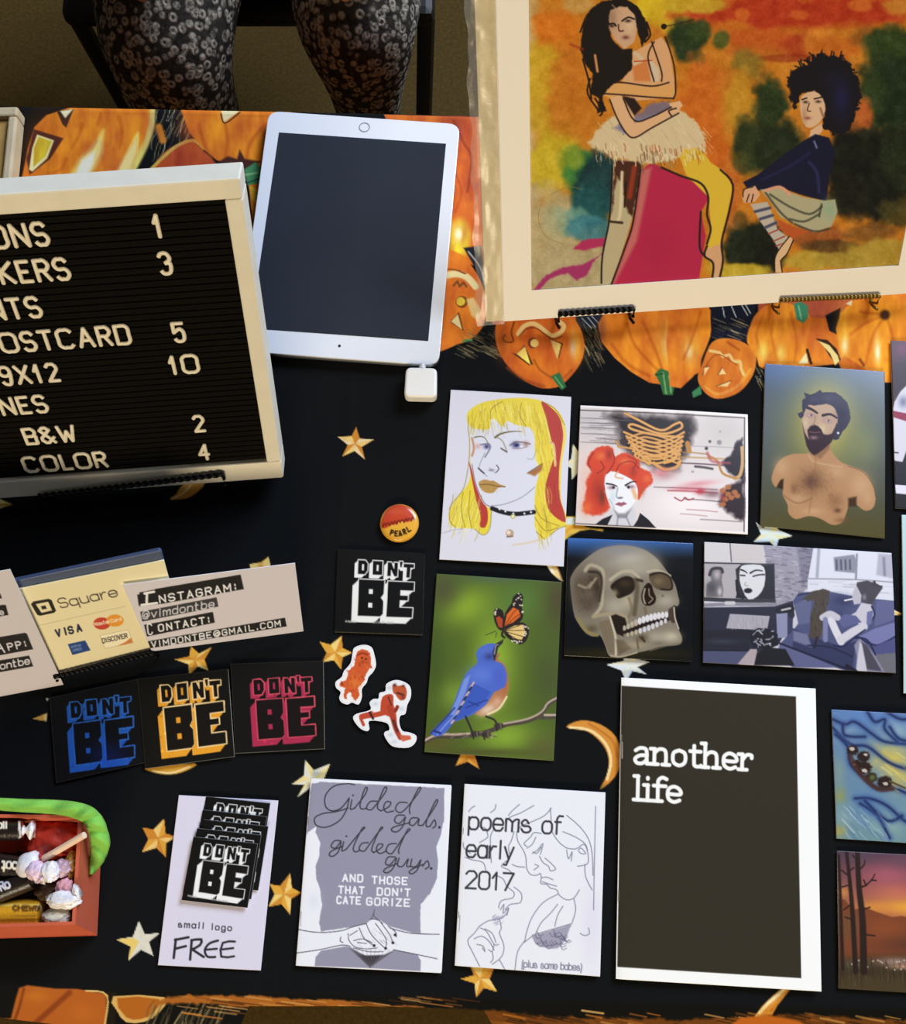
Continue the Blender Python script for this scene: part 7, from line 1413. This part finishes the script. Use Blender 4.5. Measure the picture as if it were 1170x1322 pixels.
# ------------------------------------------------------------------ round pin button
def pin():
    zb = ZT+ZC+.0002; c = un(515.5, 674.3, zb+.004); R_ = .0160; prof = [(0., .0052), (.5, .0049), (.8, .0040), (.93, .0030), (1., .0012), (1.0, .0)]
    k, V, Fc = 84, [], []
    rs_ = []
    for (r0, z0), (r1, z1) in zip(prof, prof[1:]):
        nn = max(1, int((r1-r0)*36)); rs_ += [(r0+(r1-r0)*j/nn, z0+(z1-z0)*j/nn) for j in range(nn)]
    rs_.append(prof[-1])
    for r_, z_ in rs_:
        for j in range(k): q = 2*math.pi*j/k; V.append((c[0]+R_*r_*math.cos(q), c[1]+R_*r_*math.sin(q), zb+z_))
    for i in range(len(rs_)-1):
        for j in range(k): Fc.append((i*k+j, i*k+(j+1) % k, (i+1)*k+(j+1) % k, (i+1)*k+j))
    Fc.append(tuple((len(rs_)-1)*k+j for j in range(k)))
    V = np.array(V); o = mkmesh('pin_button', V, Fc, M_gloss, col=paint(V, art_pin, GAIN), smooth=True); fix_normals(o)
    tag(o, 'round yellow and red pin button lettered PEARL', 'pin')
pin()

# ------------------------------------------------------------------ candy box
M_box = pmat('orange_card', 'c0583a', .7, noise=.06, nscale=40, bump=.1); M_green = pmat('green_felt', '7cbf4a', .8, noise=.12, nscale=60, bump=.4, bscale=600)
bx = lambda x, y, z: un(x/4.236, 1010+y/4.236, ZT+ZC+z)
def box_():
    H = .040; top = [bx(-260, 172, H), bx(448, 180, H), bx(412, 778, H), bx(-260, 800, H)]; bot = [bx(-240, 215, .0005), bx(560, 230, .0005), bx(532, 836, .0005), bx(-240, 858, .0005)]
    root = empty('candy_box', tuple(np.mean(bot, 0))); th = .0022; ct, cb = np.mean(top, 0), np.mean(bot, 0)
    def inset(p, c, d): v = c-p; v[2] = 0; return p + v/np.linalg.norm(v)*d*1.5
    ti = [inset(p, ct, th) for p in top]; bi = [inset(p, cb, th)+(0, 0, .002) for p in bot]
    names = ('back_wall', 'side_wall', 'front_wall', 'side_wall')
    for k in range(4):
        j = (k+1) % 4; m = MB(); m.add([bot[k], bot[j], bi[j], bi[k], top[k], top[j], ti[j], ti[k]], BF); o = child(names[k], m.V, m.F, M_box, root); fix_normals(o)
    m = MB(); m.prism([p+(0, 0, .0002) for p in bot], np.array([0, 0, .0018])); o = child('base', m.V, m.F, M_box, root); fix_normals(o)
    tag(root.o, 'open orange card box filled with wrapped candy', 'box')
box_()
# green felt leaf draped around the back of the box
def leaf():
    sp = [(-260, 120, .036), (-60, 118, .043), (150, 128, .046), (330, 138, .046), (440, 160, .047), (500, 195, .046), (535, 260, .042), (548, 340, .036), (530, 420, .028), (497, 500, .022)]
    wd_ = [60, 62, 66, 74, 88, 96, 100, 104, 76, 14]; V = []; n = len(sp)
    P_ = spl(sp, 8); W_ = np.interp(np.linspace(0, n-1, len(P_)), range(n), wd_); k = 9
    for i in range(len(P_)):
        t = P_[min(i+1, len(P_)-1)]-P_[max(i-1, 0)]; nx, ny = -t[1], t[0]; l_ = math.hypot(nx, ny)
        for j in range(k):
            s_ = (j/(k-1)-.5); V.append(bx(P_[i][0]+nx/l_*s_*W_[i], P_[i][1]+ny/l_*s_*W_[i], P_[i][2]-.010*s_*s_*2+.002*math.sin(i*.7+j*.5)))
    Fq = [(i*k+j, i*k+j+1, (i+1)*k+j+1, (i+1)*k+j) for i in range(len(P_)-1) for j in range(k-1)]
    o = mkmesh('felt_leaf', V, Fq, M_green, smooth=True); so = o.modifiers.new('thick', 'SOLIDIFY'); so.thickness = .0012; so.offset = 0
    tag(o, 'bright green felt leaf draped over the back corner of the candy box', 'decoration')
leaf()
# candies
M_wrap = cmat('candy_wrapper', .35, .5, bump=.3, bscale=500); M_cello = pmat('white_cellophane', 'e8e4e6', .3, noise=.08, nscale=120, bump=.8, bscale=250, coat=.4); M_redtw = pmat('red_cellophane', 'b83a44', .3, bump=.6); M_redp = pmat('red_crinkled_paper', 'c0301c', .5, noise=.25, nscale=120, bump=1., bscale=180)
def art_roll(text, x, y, h, d, band, base='1d1410', tcol='e8dcc4', fit=None):
    def f(P):
        P.fill(base); P.at(0, 1010, 4.236)
        for q, w, c in band: P.line(q, w, c, sm=0)
        P.text(text, x, y, h, tcol, 11, d[0], d[1], fit=fit, sx=.75, track=.2, f=4)
    return f
def knot(p, ax, r, ln, root, mat, name='wrapper_twist', par=None):
    ln *= .8; r *= .85
    # a pinched, flared twist of wrapper with ruffles
    ax = np.asarray(ax, float)/np.linalg.norm(ax); a_ = np.cross(ax, EZ); a_ /= np.linalg.norm(a_); b_ = np.cross(ax, a_); V, Fc, k = [], [], 22; pr = [(0, .8), (.22, .38), (.4, .5), (.7, 1.0), (1., 1.35)]
    for i, (t, rr) in enumerate(pr):
        for j in range(k): q = 2*math.pi*j/k; rad = r*rr*(1+.22*math.sin(q*5+i)*min(1, t*2)); V.append(np.asarray(p)+ax*ln*t*(1+.12*math.sin(q*3)) + (a_*math.cos(q)+b_*math.sin(q)*.75)*rad)
    for i in range(len(pr)-1):
        for j in range(k): Fc.append((i*k+j, i*k+(j+1) % k, (i+1)*k+(j+1) % k, (i+1)*k+j))
    Fc.append(tuple((len(pr)-1)*k+j for j in range(k)))
    return child(name, V, Fc, mat, root, smooth=True)
def roll(a, b, r, art, label, twists, name='wrapped_candy', cat='candy'):
    a, b = np.asarray(a, float), np.asarray(b, float); root = empty(name, tuple((a+b)/2)); ax = (b-a)/np.linalg.norm(b-a)
    p_ = np.cross(ax, EZ); p_ /= np.linalg.norm(p_); q_ = np.cross(ax, p_); nl, k = 90, 56; V, Fq = [], []
    for i in range(nl+1):
        t = i/nl; rr = r*min(1, .55+.45*min(t, 1-t)*30) 
        for j in range(k): w = 2*math.pi*j/k; V.append(a+(b-a)*t + (p_*math.cos(w)+q_*math.sin(w))*rr)
    for i in range(nl):
        for j in range(k): Fq.append((i*k+j, i*k+(j+1) % k, (i+1)*k+(j+1) % k, (i+1)*k+j))
    Fq.append(tuple(range(k))[::-1]); Fq.append(tuple(nl*k+j for j in range(k))); V = np.array(V)
    child('roll', V, Fq, M_wrap, root, col=paint(V, art, (1.1, 1.1, 1.1)), smooth=True)
    for s_, mat in twists: knot(a if s_ < 0 else b, ax*s_, r*.8, r*1.3, root, mat)
    tag(root.o, label, cat, 'wrapped candies in the box')
roll(bx(-150, 268, .036), bx(128, 262, .036), .0068, art_roll('roll', -30, 250, 40, (1, 0), [([(105, 215), (112, 310)], 14, 'd8ccc0'), ([(122, 212), (130, 310)], 10, 'a8402c'), ([(-200, 320), (120, 318)], 26, '120c0a')]), 'dark chocolate roll candy at the back of the box with a flared white end', ((1, M_cello),))
roll(bx(-150, 425, .030), bx(165, 478, .032), .0074, art_roll('Toot', 130, 440, 52, (-1, -.06), [([(-100, 380), (160, 420)], 24, '2c221c')]), 'dark chocolate roll candy in the middle of the box, lettering upside down', ((1, M_cello),))
roll(bx(-150, 660, .033), bx(190, 525, .034), .0070, art_roll('Tootsie Ro', -190, 668, 46, (.93, -.36), [([(-100, 700), (200, 590)], 18, '120c0a')], tcol='d9d2d8'), 'dark chocolate roll candy lying slanted across the others', ((1, M_cello),))
roll(bx(-20, 722, .026), bx(236, 716, .026), .0098, art_roll('CHEWS', 72, 700, 24, (1, 0), [([(-40, 670), (240, 668)], 10, 'f0c860'), ([(-40, 755), (240, 750)], 14, '9a6414'), ([(228, 660), (232, 765)], 14, 'f2dc9a'), ([(60, 730), (200, 728)], 4, '8a5a1a')], base='d8971e', tcol='6a4416', fit=150), 'yellow wrapped chew at the front of the box', ())
def lolly():
    a, b = bx(222, 428, .036), bx(462, 288, .047); root = empty('lollipop', tuple(a)); m = MB(); m.tube([a, b], .0024, 14); child('stick', m.V, m.F, pmat('paper_stick', 'eccbb0', .7), root)
    ax = (b-a)/np.linalg.norm(b-a); c = a-ax*.009; V, Fc = [], []; k, r_ = 18, .0105
    for i in range(11):
        ph = math.pi*i/10
        for j in range(k): q = 2*math.pi*j/k; w = 1+.06*math.sin(q*6)*math.sin(ph); V.append(c+np.array([math.cos(q)*math.sin(ph)*r_*w, math.sin(q)*math.sin(ph)*r_*w, math.cos(ph)*r_*.85]))
    for i in range(10):
        for j in range(k): Fc.append((i*k+j, i*k+(j+1) % k, (i+1)*k+(j+1) % k, (i+1)*k+j))
    child('wrapped_head', V, Fc, M_cello, root, smooth=True); knot(c+ax*.007, ax, .004, .006, root, M_redtw)
    tag(root.o, 'lollipop with a pale paper stick pointing to the box corner', 'lollipop')
lolly()
def crumple(name, x, y, z, r, mat, label, sq=(1, 1, .7), seed=1, tw=(), group='wrapped candies in the box', cat='candy'):
    c = bx(x, y, z); root = empty(name, tuple(c)); bm = bmesh.new(); bmesh.ops.create_icosphere(bm, subdivisions=4, radius=1.); V = np.array([v.co[:] for v in bm.verts]); Fc = [tuple(v.index for v in f.verts) for f in bm.faces]; bm.free()
    n_ = fbm(V[:, 0]*2.4+seed*7+V[:, 2], V[:, 1]*2.4+V[:, 2]*1.7+9, seed)-.5; n2_ = np.abs(fbm(V[:, 0]*5+seed+V[:, 2]*3, V[:, 1]*5-V[:, 2]*2+40, seed+3)-.5); V = V*(1+.5*n_-.5*n2_)[:, None]*np.array(sq)*r + c
    child('wrapper', V, Fc, mat, root, smooth=True)
    for ax in tw: knot(c+np.array(ax)*r*.7, ax, r*.5, r*.9, root, mat)
    tag(root.o, label, cat, group)
crumple('wrapped_candy', 195, 480, .040, .0072, pmat('pink_white_cellophane', 'd9bcd0', .3, noise=.15, nscale=200, bump=.6), 'pink and white twisted candy beside the lollipop stick', seed=2, tw=((.6, -.5, .2),))
crumple('wrapped_candy', 275, 488, .041, .0076, M_cello, 'white wrapped candy in the middle of the candy pile', seed=3)
crumple('wrapped_candy', 340, 470, .036, .0068, pmat('mauve_cellophane', 'b99aa8', .3, noise=.15, nscale=200, bump=.6), 'mauve wrapped candy beside the right wall of the box', seed=4)
crumple('wrapped_candy', 355, 580, .036, .0072, pmat('pink_cellophane', 'd89aa2', .3, noise=.15, nscale=200, bump=.6), 'pink wrapped candy against the right wall, above the white twist', seed=5)
crumple('wrapped_candy', 350, 642, .040, .0085, M_cello, 'white candy twist near the front right of the box', sq=(1.5, .75, .6), seed=6, tw=((.8, .5, .1),))
crumple('wrapped_candy', 310, 730, .034, .0080, pmat('ivory_cellophane', 'dcd6c8', .3, noise=.1, nscale=200, bump=.6), 'ivory wrapped candy in the front right corner of the box', sq=(1.3, .8, .6), seed=7)
crumple('wrapped_candy', 392, 455, .030, .0078, pmat('amber_candy', 'b8863a', .35, noise=.1, nscale=90), 'amber candy tucked against the right wall of the box', sq=(.7, 1.3, .8), seed=8)
crumple('wrapped_candy', 270, 600, .030, .0082, pmat('brown_wrapper', '3a2618', .4, noise=.3, nscale=120, bump=.4), 'brown wrapped candy under the slanted chocolate roll', sq=(1.4, .8, .7), seed=9)
crumple('paper_wad', 300, 300, .022, .019, M_redp, 'red crinkled paper in the back right corner of the box', sq=(1.25, .85, .6), seed=10, group=None, cat='paper')
crumple('paper_wad', 30, 560, .016, .020, pmat('dark_crinkled_paper', '2a1c16', .6, noise=.3, nscale=100, bump=.8), 'dark crinkled paper lining the bottom of the box', sq=(1.6, 1.2, .5), seed=11, group=None, cat='paper')
